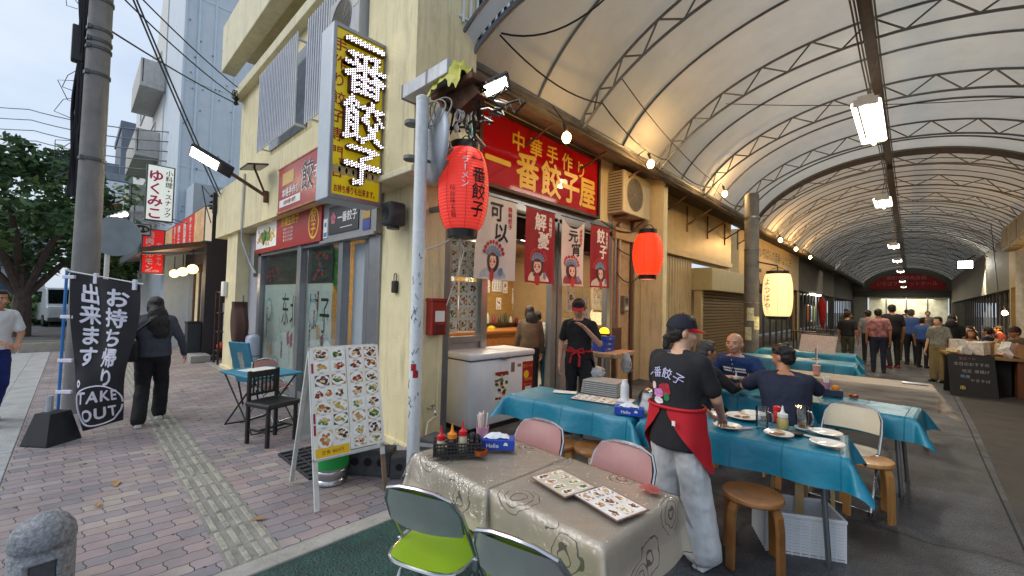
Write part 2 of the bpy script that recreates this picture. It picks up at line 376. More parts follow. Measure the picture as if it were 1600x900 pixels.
# ================================================================ CORNER SHOP BUILDING
yel = M('yellow_plaster', (233, 220, 176), .72, var=.09, sc=2.5, bump=.3, bsc=70, dirt=.5)
yel2 = M('yellow_trim', (226, 218, 184), .7, var=.1, sc=3, bump=.2, dirt=.3)
alu = M('aluminium', (150, 152, 156), .35, .7, var=.08, sc=9)
grey = M('grey_metal', (148, 149, 152), .5, .2, var=.12, sc=4, dirt=.25)
dark = M('black_plastic', (26, 26, 28), .45, var=.1)
rust = M('rusty_steel', (112, 78, 58), .75, .3, var=.4, sc=14, bump=.3)
white = M('white_paint', (224, 226, 224), .5, var=.06, sc=4, dirt=.18)
wood = M('wood', (150, 100, 58), .5, var=.3, sc=5, stretch=(1, 1, 9), bump=.1)
dwood = M('dark_wood', (72, 50, 36), .55, var=.35, sc=6, stretch=(1, 1, 8))
gl = glassy('window_glass', (.95, .97, .97), .015, .03, .28)
B = thing('shop_building', 'two storey yellow plastered corner building with the dumpling shop at its foot', 'building', (-8, 2.5, 0))
def P(mb, name, m, p=None, **k): return mb.build(name, m, p or B, world=p is None, **k)
# street front, lower storey
P(MB().box(-11.3, -10.45, 2.38, 3.0, 0, 3.02).bbox(-11.35, -10.4, 2.34, 2.6, 0, .1, .02), 'pillar', yel)
P(MB().box(-4.63, -3.92, 2.552, 2.96, 0, 2.955).bbox(-4.66, -3.9, 2.53, 2.9, 0, .09, .015), 'pillar', yel)
mb = MB().box(-12.1, -4.66, 2.3, 2.72, 3.0, 4.12).box(-12.1, -3.62, 2.72, 3.1, 3.0, 6.55).box(-4.664, -3.62, 2.3, 2.717, 2.957, 8.6).box(-12.1, -3.62, 3.1, 3.3, 6.5, 9)
mb.box(-12.1, -11.9, 3.1, 9, 3.0, 9).box(-4.6, -4.502, 3.1, 9, 4.62, 9).box(-12.1, -11.3, 2.9, 9, 0, 3.0)
mb.box(-11.9, -3.9, 8.8, 9, 0, 9)
P(mb, 'wall', yel)
P(MB().bbox(-12.25, -3.6, 2.55, 3.2, 6.52, 6.74, .015).bbox(-12.35, -3.55, 2.3, 2.6, 7.15, 8.3, .02).box(-12.25, -3.6, 2.6, 3.2, 7.6, 8.2), 'cornice', yel2)
P(MB().bbox(-4.72, -3.58, 2.26, 2.8, 2.93, 2.995, .01), 'ledge', yel2)
P(MB().box(-12.0, -4.7, 2.74, 8.8, 2.96, 3.0).box(-12.0, -4.6, 2.6, 8.8, -.02, .03), 'floor_slab', conc)
# recessed steel door and meter niche beside the left pillar
o = P(MB().box(-10.44, -9.42, 2.62, 2.66, .03, 2.95), 'door', M('grey_door', (162, 164, 172), .5, var=.08, dirt=.2))
MB().box(-10.05, -9.6, 2.6, 2.615, 2.05, 2.6).build('pane', M('dark_glass', (34, 40, 44), .1), o, loc=None).location = (8, -2.5, 0)
P(MB().bbox(-11.33, -11.1, 2.3, 2.375, 1.62, 1.95, .01), 'meter_box', white)
# shop front: sash frames and glass on the street side
fr = MB()
for x0, x1, y in ((-9.36, -9.2, 2.5), (-7.22, -7.06, 2.48), (-5.72, -5.6, 2.5), (-5.2, -5.1, 2.62)): fr.bbox(x0, x1, y, y+.12, .03, 2.5, .006)
fr.bbox(-9.36, -4.9, 2.5, 2.62, 2.42, 2.5, .006).bbox(-9.36, -5.6, 2.5, 2.62, .03, .16, .006).bbox(-4.9, -4.63, 2.52, 2.8, 0, 2.42, .008)
P(fr, 'shopfront_frame', alu)
P(MB().box(-9.2, -7.22, 2.56, 2.568, .16, 2.42).box(-7.06, -5.72, 2.56, 2.568, .16, 2.42), 'shop_window', gl)
P(MB().box(-6.2, -4.64, 2.47, 2.56, 2.44, 3.0).bbox(-6.24, -4.64, 2.44, 2.47, 2.42, 2.46, .004), 'lintel_panel', grey)
P(MB().box(-5.58, -5.22, 2.66, 2.7, .03, 2.4), 'door_panel', M('pale_panel', (168, 178, 184), .4, var=.05))
# arcade side
fr = MB(); fr.bbox(-4.05, -3.92, 2.964, 3.05, 0, 3.05, .006)
for y0, y1 in ((3.3, 3.47), (4.02, 4.14), (5.62, 5.76), (5.8, 5.92), (7.42, 7.58)): fr.bbox(-4.56, -4.44, y0, y1, 0, 3.12, .006)
fr.bbox(-4.56, -4.44, 3.3, 7.6, 3.04, 3.3, .006).bbox(-4.55, -4.45, 3.47, 7.42, 2.56, 2.62, .004).bbox(-4.55, -4.45, 3.47, 4.02, 1.08, 1.16, .004).bbox(-4.55, -4.45, 5.92, 7.42, .85, .93, .004)
P(fr, 'door_frame', alu)
P(MB().box(-4.52, -4.48, 3.47, 4.02, 0, 1.08), 'base_panel', grey); P(MB().box(-4.52, -4.48, 5.92, 7.42, 0, .85), 'base_panel', grey)
P(MB().box(-4.58, -4.562, 3.47, 7.42, 2.66, 3.02), 'transom_blind', M('transom_dark', (62, 46, 38), .7, var=.2))
P(MB().box(-4.504, -4.498, 5.92, 7.42, .93, 2.56).box(-4.504, -4.498, 3.47, 4.02, 1.16, 2.56).box(-4.504, -4.498, 3.47, 7.42, 2.62, 3.04), 'side_window', gl)
P(MB().box(-4.62, -4.46, 3.0, 7.8, 3.3, 4.62).box(-4.6, -3.93, 2.964, 3.02, 0, 3.0), 'side_wall', yel)
P(MB().box(-4.62, -4.44, 7.58, 8.5, 0, 4.6).bbox(-4.5, -4.36, 7.6, 8.8, 3.0, 3.24, .01), 'end_wall', M('peach_plaster', (196, 160, 116), .7, var=.15, dirt=.3))
# awning board over the shop sign, up to the canopy gutter
P(MB().prism([(-4.5, 3.02, 4.56), (-3.74, 3.02, 4.32), (-3.74, 3.02, 4.36), (-4.5, 3.02, 4.62)], (0, 6.1, 0)), 'awning_board', M('awning_board', (150, 140, 124), .7, var=.2, dirt=.4))
for y in (3.3, 4.8, 6.3, 7.6, 8.9): P(MB().cyl((-4.5, y, 4.05), (-3.8, y, 4.32), .02, n=6), 'awning_bracket', rust)
# window grilles of the upper storey
def grille(x0, x1, z0, z1, y, n):
    mb = MB(); mb.bbox(x0, x1, y, y+.02, z0, z0+.03, .003).bbox(x0, x1, y, y+.02, z1-.03, z1, .003).bbox(x0, x1, y, y+.02, (z0+z1)/2-.012, (z0+z1)/2+.012, .003)
    for i in range(n+1):
        x = x0+(x1-x0)*i/n; mb.bbox(x-.014, x+.014, y-.02, y+.005, z0-.03, z1+.03, .003, n=1)
    for x in (x0+.1, x1-.1): mb.bbox(x-.02, x+.02, y, 2.73, z0+.02, z0+.05, .003); mb.bbox(x-.02, x+.02, y, 2.73, z1-.05, z1-.02, .003)
    g = P(mb, 'window_grille', M('grille_paint', (208, 212, 222), .5, .0, var=.1, dirt=.2))
    P(MB().box(x0+.04, x1-.04, 2.69, 2.712, z0+.04, z1-.04), 'window', M('upper_window', (110, 118, 128), .12, var=.2))
grille(-9.75, -7.65, 4.62, 6.2, 2.5, 22); grille(-7.15, -5.95, 4.5, 6.2, 2.5, 13)
# grille of the arcade-side window above the canopy edge
mb = MB()
for i in range(8): mb.bbox(-3.61, -3.585, 2.86+i*.1, 2.885+i*.1, 4.75, 6.4, .003, n=1)
for z in (4.8, 5.3, 5.8, 6.3): mb.bbox(-3.62, -3.6, 2.82, 3.62, z, z+.03, .003, n=1)
P(mb, 'side_grille', white); P(MB().box(-3.7, -3.63, 2.8, 3.7, 4.75, 6.4), 'side_pane', M('dark_glass2', (50, 48, 56), .2)); P(MB().box(-4.5, -3.7, 3.1, 3.9, 4.6, 8), 'bay', yel)
# interior
warmw = M('inside_wall', (160, 132, 92), .7, var=.1)
bam = M('bamboo_screen', (176, 136, 70), .6, var=.35, sc=9, stretch=(1, .6, 14), bump=.5, bsc=30)
P(MB().box(-7.6, -7.5, 2.8, 8.8, .03, 1.35).box(-11.8, -4.6, 7.9, 8.0, .03, 2.96), 'inner_wall', warmw)
P(MB().box(-7.58, -7.52, 2.8, 8.0, 1.35, 2.96), 'bamboo_screen', bam)
P(MB().box(-11.8, -4.7, 2.76, 8.8, 2.9, 2.95), 'ceiling', warmw)
lm = emitm('ceiling_light_glow', (255, 248, 228), 7)
for x, y in ((-5.4, 3.9), (-5.4, 5.2), (-5.5, 6.6), (-6.6, 4.5), (-6.6, 6.2), (-9, 4.5)):
    P(MB().bbox(x-.12, x+.12, y-.5, y+.5, 2.84, 2.896, .01), 'ceiling_lamp', lm)
    a = bpy.data.lights.new('ceiling_lamp_light', 'AREA'); a.energy = 12; a.size = .25; a.size_y = 1; a.shape = 'RECTANGLE'; a.color = (1, .88, .68)
    ao = bpy.data.objects.new('ceiling_lamp_light', a); col.objects.link(ao); ao.location = (x, y, 2.82)
# ================================================================ ARCADE: LEFT SIDE BEYOND THE SHOP
beige = M('beige_metal', (190, 170, 128), .5, .1, var=.12, sc=3, dirt=.35)
W = thing('corrugated_lean_to', 'beige corrugated metal wall with plank siding beside the dumpling shop window', 'wall', (-4.5, 10, 0))
mb = MB(); y = 9.4
while y < 11.9:
    mb.add([(-4.5, y, 0), (-4.44, y+.03, 0), (-4.44, y+.1, 0), (-4.5, y+.13, 0), (-4.5, y, 2.9), (-4.44, y+.03, 2.9), (-4.44, y+.1, 2.9), (-4.5, y+.13, 2.9)], [(0, 1, 5, 4), (1, 2, 6, 5), (2, 3, 7, 6)]); y += .17
mb.box(-4.56, -4.501, 9.3, 12, 0, 2.9)
mb.build('corrugated_sheet', beige, W, world=True)
MB().bbox(-4.5, -4.4, 8.5, 9.38, 0, 2.7, .01).bbox(-4.43, -4.38, 9.3, 12, 1.2, 1.26, .01).bbox(-4.43, -4.38, 9.3, 12, .78, .86, .01).build('plank', M('beige_plank', (190, 168, 128), .55, var=.1, dirt=.3), W, world=True)
MB().box(-4.62, -4.48, 8.5, 15.5, 2.9, 4.6).bbox(-4.5, -4.34, 9.6, 15.2, 2.95, 3.1, .01).build('upper_panel', M('gold_panel', (178, 152, 98), .38, .2, var=.14, sc=2, dirt=.3), W, world=True)
MB().prism([(-4.5, 8.9, 4.5), (-3.76, 8.9, 4.28), (-3.76, 8.9, 4.33), (-4.5, 8.9, 4.6)], (0, 49, 0)).build('eave_board', M('dark_eave', (74, 62, 50), .8, var=.3), W, world=True)
for y in (9.9, 11.6, 13.2, 14.8, 16.2): MB().cyl((-4.45, y, 3.9), (-3.8, y, 4.27), .022, n=6).cyl((-4.47, y, 3.7), (-4.47, y, 4.4), .02, n=6).build('eave_bracket', rust, W, world=True)
D = thing('steel_duct', 'dark grey square duct rising up the wall beside the air conditioner', 'duct', (-4.3, 9.25, 2.4))
MB().bbox(-.16, .16, -.18, .18, 0, 2.0, .015).build('shaft', M('duct', (48, 46, 44), .6, .0, var=.3, dirt=.3), D); MB().bbox(-.18, .18, -.2, .2, .6, .66, .01).bbox(-.18, .18, -.2, .2, 1.5, 1.56, .01).build('joint', M('duct_band', (70, 68, 66), .6, .0), D)
Sh = thing('roller_shutter', 'closed brown roller shutter under a beige box in the arcade', 'shutter', (-4.3, 14, 0))
mb = MB(); z = .02
while z < 2.15: mb.prism([(-4.3, 12.1, z), (-4.25, 12.1, z+.015), (-4.25, 12.1, z+.07), (-4.3, 12.1, z+.088)], (0, 4.1, 0)); z += .09
mb.build('shutter_slats', M('shutter', (128, 108, 76), .55, .2, var=.15, dirt=.3), Sh, world=True)
MB().bbox(-4.62, -3.9, 11.9, 16.4, 2.1, 2.72, .015).build('shutter_box', M('shutter_box', (178, 168, 126), .45, var=.08, dirt=.2), Sh, world=True)
for y in (11.94, 16.22): MB().bbox(-4.4, -4.2, y, y+.17, 0, 2.1, .01).build('guide_rail', beige, Sh, world=True)
Po = thing('concrete_post', 'tall grey concrete post standing behind the bald man', 'post', (-2.72, 10.97, 0))
MB().lathe([(.165, 0), (.16, .1), (.15, 4.3), (.12, 4.34)], 18).build('shaft', M('post_concrete', (98, 96, 92), .8, var=.3, sc=5, bump=.3, dirt=.4), Po, smooth=True)
mb = MB()
for z in (1.75, 3.0, 3.75): mb.cyl((0, 0, z), (0, 0, z+.035), .163, n=18)
mb.build('band', M('band_steel', (128, 128, 128), .4, .7), Po)
mb = MB()
for z0, a0 in ((.9, -2.2), (1.35, -1.9), (1.15, -1.0)): mb.grid(5, 1, lambda u, v: (.168*math.cos(a0+u*.9), .168*math.sin(a0+u*.9), z0+v*.3))
mb.build('poster', M('old_poster', (190, 186, 150), .7, var=.4, sc=16), Po)
wl = M('arcade_dark_wall', (92, 86, 74), .7, var=.25, sc=2, dirt=.4)
def stall_front(name, label, y0, y1, m, ztop=4.5, x=-4.5):
    b = thing(name, label, 'shop front', (x, y0, 0)); s = 1 if x < 0 else -1
    MB().box(x-.3, x, y0, y1, 2.6, ztop).box(x-.3, x, y0, y0+.3, 0, 2.6).box(x-.3, x, y1-.3, y1, 0, 2.6).box(x-2.6*s, x-2.5*s, y0, y1, 0, 2.6).box(min(x, x-2.6*s), max(x, x-2.6*s), y0, y1, 2.6, 2.65).build('wall', m, b, world=True)
    mb = MB(); n = max(2, int((y1-y0)/1.2))
    for i in range(n+1): y = y0+.3+(y1-y0-.68)*i/n; mb.bbox(x-.1, x-.02, y, y+.08, 0, 2.6, .01)
    mb.build('door_frame', M('stall_frame', (84, 84, 82), .5, .3, var=.15), b, world=True)
    return b
Cr = stall_front('izakaya_front', 'cream signboard front lit by the paper lantern beyond the shutter', 16.5, 27.5, M('cream_board', (206, 184, 140), .6, var=.12, dirt=.2))
ink = M('ink', (30, 26, 24), .6, var=0); redp = M('red_print', (168, 26, 34), .5, var=.06); whp = M('white_print', (238, 236, 232), .5, var=.04); yep = M('yellow_print', (240, 196, 30), .5, var=.05)
mb = MB().text('いちばんの酒場へようこそ', lambda u, v: Vector((-4.47, 22.3+u, v)), 0, 3.95, .52); mb.text('大', lambda u, v: Vector((-4.47, 18.9+u, v)), 0, 3.0, 1.3, off=.02)
mb.build('lettering', ink, Cr, world=True)
Cl = stall_front('clothes_shop_front', 'grey shop front with a lit tube lamp and hanging clothes deeper in the arcade', 27.6, 42, wl)
Fw = stall_front('dark_shop_row', 'dark row of closed shops at the far left of the arcade', 42.1, 58, M('dark_shop', (58, 54, 48), .8, var=.3))
t = thing('tube_lamp', 'white fluorescent tube lit over the hanging clothes', 'lamp', (-4.35, 32, 2.55))
MB().bbox(-.06, .06, -1.9, 1.9, .03, .09, .01).build('housing', white, t); MB().cyl((0, -1.8, 0), (0, 1.8, 0), .05).build('tube', emitm('tube_glow', (250, 250, 240), 12), t)
al = bpy.data.lights.new('tube_light', 'POINT'); al.energy = 60; al.color = (1, .96, .86); al.shadow_soft_size = .3; ao = bpy.data.objects.new('tube_light', al); col.objects.link(ao); ao.location = (-4.8, 33, 2.3)
rk = thing('clothes_rail', 'rail of orange, white and blue clothes hanging in the lit shop', 'clothes rail', (-4.8, 33, 0))
MB().cyl((0, -1.6, 1.9), (0, 1.6, 1.9), .02).cyl((0, -1.6, 0), (0, -1.6, 1.9), .02).cyl((0, 1.6, 0), (0, 1.6, 1.9), .02).build('rail', alu, rk)
for i, c in enumerate(((224, 120, 60), (230, 226, 210), (70, 90, 150), (226, 220, 200), (214, 100, 70), (120, 150, 90))):
    y = -1.3+i*.5; mb = MB(); mb.grid(6, 5, lambda u, v: (.08*math.sin(u*9+i)+.05, y-.2+u*.4*(1+.25*(1-v)), 1.85-(1-v)*(.9+.1*(i % 2))))
    mb.build('garment', M('garment%d' % i, c, .8, var=.15), rk)
# ================================================================ ARCADE: FAR END AND RIGHT SIDE
E_ = thing('arcade_end_building', 'far end of the arcade with lit shop windows under a red arched sign', 'building', (-.4, 57, 0))
def az(x, dz=0): d = min(abs(x+.4), 3.49); return 3.65+2.3*math.sqrt(1-(d/3.5)**2)+dz
MB().box(-4.5, 3.6, 57.2, 58, 3.1, 8).box(-4.5, -3.4, 57.2, 58, 0, 3.1).box(2.6, 3.6, 57.2, 58, 0, 3.1).build('wall', M('end_wall', (112, 110, 100), .7, var=.2), E_, world=True)
MB().bbox(-4.4, 3.5, 57.0, 57.2, 3.1, 3.7, .01).build('beam', M('end_beam', (58, 54, 48), .7), E_, world=True)
mb = MB(); n = 24; top = [(-3.25+5.7*i/n, 3.85+1.55*math.sqrt(max(0, 1-((i/n-.5)*2)**2))) for i in range(n+1)]
mb.prism([(x, 57.1, z) for x, z in top], (0, -.12, 0)); mb.build('arched_sign', redp, E_, world=True)
mb = MB().text('栄町市場商店街', lambda u, v: Vector((-.4+u, 56.97, v)), 0, 5.0, .42); mb.text('いちばマーケットホール', lambda u, v: Vector((-.4+u, 56.97, v)), 0, 4.42, .5, wmax=4.4)
mb.build('lettering', M('pink_print', (226, 150, 150), .5, var=0), E_, world=True)
MB().box(-3.4, 2.6, 60, 60.1, 0, 3.1).box(-3.4, 2.6, 57.4, 60, 3.0, 3.1).build('inner_wall', M('lit_wall', (210, 205, 180), .7, var=.3, sc=1.5), E_, world=True)
mb = MB()
for i in range(5): x = -3.4+i*1.5; mb.bbox(x-.06, x+.06, 57.2, 57.35, 0, 3.1, .01)
mb.build('mullion', alu, E_, world=True)
al = bpy.data.lights.new('end_light', 'AREA'); al.energy = 180; al.size = 4; al.color = (1, .95, .8); ao = bpy.data.objects.new('end_light', al); col.objects.link(ao); ao.location = (-.4, 58.8, 2.95)
Rw = stall_front('far_right_shops', 'grey shop fronts along the far right side of the arcade', 24, 57, M('right_wall', (118, 110, 92), .7, var=.2, dirt=.35), 4.7, 3.0)
Rb = stall_front('near_right_shop', 'yellow lit shop front at the right edge of the arcade, near stretch unseen', 2.7, 23.8, M('right_yellow', (170, 150, 104), .6, var=.15, dirt=.25), 4.7, 2.9)  # near stretch is out of view, added to keep daylight from flooding in
MB().bbox(2.88, 3.3, 2.7, 57, 4.36, 4.42, .01).build('eave_board', M('dark_eave', None), Rb, world=True)
for i in range(5):
    b = thing('ceiling_duct_box', 'grey ventilation box in the row along the right eave of the arcade', 'vent box', (2.62, 15+i*1.75, 3.85), 0, 'ventilation boxes along the right eave')
    MB().bbox(-.3, .25, -.7, .7, 0, .8, .03).build('casing', M('duct_box', (150, 146, 134), .6, var=.12, dirt=.3), b); MB().bbox(-.33, -.29, -.55, .55, .1, .7, .01).build('front_panel', M('duct_panel', (128, 125, 114), .6, var=.12), b)

# pipes, cables and a meter on the wall between the shop and the corrugated lean-to
cop = M('pipe_orange', (176, 120, 84), .55, var=.2)
for i, (y, z0, z1, r_, m_) in enumerate(((7.66, .1, 3.2, .022, alu), (7.74, .3, 3.0, .016, cop), (7.82, 0, 3.4, .03, M('pvc_cream', (196, 178, 146), .5)), (8.35, 0, 4.3, .04, M('drain_brown', (96, 72, 56), .6)))):
    tag(MB().tube([(-4.4, y, z0), (-4.4, y, (z0+z1)/2), (-4.4, y+.05*(i % 2), z1)], r_, 8).build('wall_pipe', m_, loc=(-4.4, y, z0)), ('thin metal pipe on the wall right of the shop door', 'thin orange pipe on the wall right of the shop door', 'cream plastic pipe on the wall right of the shop door', 'brown drain pipe on the wall below the beige air conditioner')[i], 'pipe')
t = thing('electric_meter', 'grey electric meter box on the wall right of the shop door', 'meter', (-4.42, 8.05, 1.5)); MB().bbox(-.04, .08, -.1, .1, 0, .34, .015).build('box', M('meter_grey', (128, 124, 112), .5, var=.15, dirt=.3), t); MB().cyl((.08, 0, .23), (.095, 0, .23), .065, n=16).build('dial', gl, t); MB().bbox(.08, .084, -.06, .06, .04, .11, .001).build('label_plate', M('meter_label', (206, 200, 180), .5), t)
for i, (y0, y1, z, sg) in enumerate(((7.6, 9.4, 2.8, .12), (7.6, 8.6, 2.3, .18), (7.0, 8.4, 3.26, .1))):
    P_ = [(-4.34, y0+(y1-y0)*k/10, z-sg*4*(k/10)*(1-k/10)) for k in range(11)]; tag(MB().tube(P_, .012, 5).build('wall_cable', M('wall_cable', (60, 44, 38), .6, var=.1), loc=P_[0]), ('upper slack cable along the wall under the air conditioner', 'lower slack cable along the wall under the air conditioner', 'slack cable along the top of the shop door frame')[i], 'cable')
# ================================================================ ARCADE CANOPY
def membrane(name, c, tr):
    m = bpy.data.materials.new(name); m.use_nodes = True; n = m.node_tree; n.nodes.clear(); L = n.links.new
    o = n.nodes.new('ShaderNodeOutputMaterial'); d = n.nodes.new('ShaderNodeBsdfDiffuse'); t = n.nodes.new('ShaderNodeBsdfTranslucent'); x = n.nodes.new('ShaderNodeMixShader'); x.inputs[0].default_value = tr
    tcn = n.nodes.new('ShaderNodeTexCoord'); q = n.nodes.new('ShaderNodeTexNoise'); q.inputs['Scale'].default_value = 1.3; q.inputs['Detail'].default_value = 8; q.inputs['Roughness'].default_value = .7; L(tcn.outputs['Object'], q.inputs[0])
    r = n.nodes.new('ShaderNodeValToRGB'); c = s2l(c); r.color_ramp.elements[0].position = .35; r.color_ramp.elements[0].color = tuple(v*.88 for v in c)+(1,); r.color_ramp.elements[1].position = .62; r.color_ramp.elements[1].color = c+(1,)
    L(q.outputs[0], r.inputs[0]); L(r.outputs[0], d.inputs[0]); L(r.outputs[0], t.inputs[0])
    b = n.nodes.new('ShaderNodeBump'); b.inputs['Strength'].default_value = .25; b.inputs['Distance'].default_value = .03; q2 = n.nodes.new('ShaderNodeTexNoise'); q2.inputs['Scale'].default_value = 3; mp_ = n.nodes.new('ShaderNodeMapping'); mp_.inputs['Scale'].default_value = (.5, 3, .5)
    L(tcn.outputs['Object'], mp_.inputs[0]); L(mp_.outputs[0], q2.inputs[0]); L(q2.outputs[0], b.inputs['Height']); L(b.outputs[0], d.inputs['Normal'])
    L(d.outputs[0], x.inputs[1]); L(t.outputs[0], x.inputs[2]); L(x.outputs[0], o.inputs[0]); return m
pipe = M('painted_pipe', (112, 114, 116), .5, .4, var=.2, sc=9, dirt=.2)
pipe2 = M('dark_pipe', (134, 128, 118), .55, .4, var=.25, sc=9)
K = thing('arcade_canopy', 'white membrane vault on steel hoops and lattice trusses roofing the whole arcade', 'canopy', (-.4, 3, 4.4))
XA = [-3.7+6.6*i/36 for i in range(37)]
XA = [-.4-3.3*math.cos(PI*i/40)*1.0 for i in range(41)]
def frontY(x): return 3.05+1.05*min(1, max(0, (x+3.7)/1.9))
def canopy(y0, y1, ny, hoops, dz, name, m):
    mb = MB()
    def f(u, v):
        x = XA[int(round(v*40))]; ya = max(y0, frontY(x)) if y0 < 5 else y0; y = ya+(y1-ya)*u
        d = min(abs(y-h) for h in hoops); s = .035*math.sin(min(1, d/.65)*PI/2)
        return (x, y, az(x, dz+.03+s*.6))
    mb.grid(ny, 40, f); return mb.build(name, m, K, world=True, smooth=80)
TR = [5.3, 7.95, 10.5, 13.0]; HO = [4.28, 6.6, 9.2, 11.75, 14.2]
canopy(3.05, 15.2, 60, TR+HO+[3.05], 0, 'membrane', membrane('membrane', (226, 221, 208), .42))
T2 = [15.3+2.6*i for i in range(16)]; H2 = [15.3+.65*i for i in range(65) if i % 4]
canopy(15.2, 27, 40, T2+H2, -.02, 'membrane', membrane('old_membrane', (214, 208, 194), .28))
canopy(27, 42, 20, T2+H2, -.02, 'membrane', membrane('blue_membrane', (196, 194, 186), .18))
canopy(42, 57.4, 20, T2+H2, -.02, 'membrane', membrane('old_membrane2', (206, 202, 190), .26))
for y in HO: MB().tube([(x, y, az(x)) for x in XA], .02, 6).build('hoop', pipe, K, world=True, smooth=60)
MB().tube([(x, frontY(x), az(x)) for x in XA[:30]], .035, 8).build('hoop', pipe, K, world=True, smooth=60)
for y in H2[:44]: MB().tube([(x, y, az(x, -.05)) for x in XA[::2]], .015, 5).build('hoop', pipe2, K, world=True, smooth=60)
def truss(y, m, dz=0, n=28, dd=.31):
    mb = MB(); top = [Vector((x, y, az(x, dz))) for x in XA]
    def low(t):
        x = -.4-3.3*math.cos(PI*t); s = math.sin(PI*t)**.5; return Vector((-.4+(x+.4)*(1-.03*s), y, az(x, dz)-dd*s))
    mb.tube(top, .021, 6); mb.tube([low(i/40) for i in range(41)], .021, 6)
    pts = []
    for i in range(n+1):
        t = i/n; x = -.4-3.3*math.cos(PI*t)
        pts.append(Vector((x, y, az(x, dz))) if i % 2 == 0 else low(t))
    for a, b in zip(pts[1:-2], pts[2:-1]): mb.cyl(a, b, .0145, n=5, caps=False)
    mb.build('truss', m, K, world=True)
for y in TR: truss(y, pipe)
for y in T2: truss(y, pipe2, -.05, 20)
MB().grid(40, 1, lambda u, v: (XA[int(round(u*40))], 15.22, az(XA[int(round(u*40))], .12-.26*v))).build('section_arch', M('section_arch', (92, 78, 66), .7, var=.2), K, world=True)
# ridge beam with conduits, gutter beams at both eaves
MB().bbox(-.5, -.36, 4.2, 15.2, 5.62, 5.78, .01).bbox(-.5, -.36, 15.2, 57, 5.5, 5.66, .01).build('ridge_beam', M('ridge_beam', (66, 52, 44), .6, .2, var=.3), K, world=True)
mb = MB()
for dx in (-.13, -.09, .1): mb.tube([(-.43+dx, y, 5.6+.03*math.sin(y*1.7+dx*30)) for y in [4+i*1.5 for i in range(36)]], .012, 5)
mb.build('conduit', dark, K, world=True)
gut = M('gutter', (108, 98, 86), .7, .2, var=.35, dirt=.4)
for x in (-3.72, 2.92):
    MB().bbox(x-.07, x+.07, 3.0, 57, 4.27, 4.4, .01).build('gutter', gut, K, world=True)
    MB().cyl((x+.02*(1 if x < 0 else -1), 3.0, 4.44), (x, 57, 4.44), .035, n=8).build('eave_pipe', pipe, K, world=True)
# cables tied along the left gutter
mb = MB()
for k in range(7):
    mb.tube([(-3.66+.05*nz3(k*3, y*.7), y, 4.37-.12*abs(nz3(k*7.1, y*.9))-.012*k) for y in [3.1+i*.25 for i in range(90)]], .012, 4)
mb.build('cable_bundle', M('cable_grey', (58, 54, 50), .7, var=.2), K, world=True)
# outer skirt over the front hoop, lit by the sky
sk = membrane('skirt', (232, 234, 236), .35)
MB().grid(20, 3, lambda u, v: (lambda x: (x-.14*v, frontY(x)-.04-.5*v*min(1, .35+u*1.4), az(x)+.05-.1*v))(-3.7+3.4*u)).build('skirt', sk, K, world=True, smooth=60)
MB().tube([(-3.7+3.4*u-.14, frontY(-3.7+3.4*u)-.04-.5*min(1, .35+u*1.4), az(-3.7+3.4*u)-.05) for u in [i/20 for i in range(21)]], .022, 6).build('skirt_pipe', pipe, K, world=True)
# sagging cables under the vault
cb = M('black_cable', (30, 28, 27), .6, var=0)
wire('hanging_cable', [(-3.45, 3.3, 4.75), (-3.3, 5.3, 4.62), (-3.45, 7.95, 4.5), (-3.4, 10.5, 4.5), (-3.4, 13, 4.5)], .011, cb, 'black sagging cable strung along the left eave from truss to truss', sag=.16)
wire('hanging_cable', [(-3.45, 3.32, 4.78), (-2.6, 4.28, 5.35), (-.5, 4.6, 5.7)], .012, cb, 'black cable swagged across the first bay of the canopy', sag=.2)
wire('hanging_cable', [(-3.0, 5.32, 4.9), (-3.2, 7.95, 4.62), (-3.3, 10.5, 4.55)], .008, cb, 'thin dark cable dropping from the first truss to the third', sag=.05)
wire('hanging_cable', [(-2.4, 7.95, 5.3), (2.4, 10.6, 5.0)], .007, cb, 'thin cable crossing diagonally under the vault beyond the big tube lamp', sag=.12)
# ---------------------------------------------------------------- lamps
tubeg = emitm('lamp_tube_glow', (255, 247, 225), 4)
def ridge_lamp(y, z, label, e, x=-.56, ln=1.1):
    t = thing('ceiling_tube_lamp', label, 'lamp', (x, y, z), 0, 'tube lamps hanging from the ridge')
    MB().bbox(-.1, .1, -ln/2-.04, ln/2+.04, .06, .13, .01).cbox((0, -ln/2-.02, .03), (.3, .05, .1)).cbox((0, ln/2+.02, .03), (.3, .05, .1)).build('housing', white, t)
    for dx, dz in ((-.15, .02), (0, -.03), (.15, .02)): MB().cyl((dx, -ln/2, dz), (dx, ln/2, dz), .034, n=10).build('tube', tubeg, t)
    for yy in (-ln/3, ln/3): MB().cyl((0, yy, .13), (.1, yy, 5.6-z), .012, n=6).build('hanger', pipe2, t)
    l = bpy.data.lights.new('tube_lamp_light', 'AREA'); l.shape = 'RECTANGLE'; l.size = .35; l.size_y = ln; l.energy = e; l.color = (1, .93, .78)
    o = bpy.data.objects.new('tube_lamp_light', l); col.objects.link(o); o.location = (x, y, z-.09)
ridge_lamp(9.3, 4.83, 'largest lit tube lamp hanging nearest under the ridge beam', 75, -.5, 2.0)
ridge_lamp(15.2, 4.6, 'lit tube lamp second along the ridge, at the start of the old dark vault', 60)
ridge_lamp(24.5, 4.45, 'lit tube lamp third along the ridge, with the blue vault behind', 60)
ridge_lamp(30.5, 4.35, 'small lit tube lamp fourth along the ridge', 50)
ridge_lamp(39.5, 4.4, 'small lit tube lamp fifth along the ridge, above the red arched sign', 50)
ridge_lamp(47, 4.1, 'small lit tube lamp overlapping the top line of the red arched sign', 110)
ridge_lamp(54, 3.95, 'farthest tiny tube lamp in front of the red arched sign', 110)
bulbg = emitm('bulb_glow', (255, 214, 140), 14)
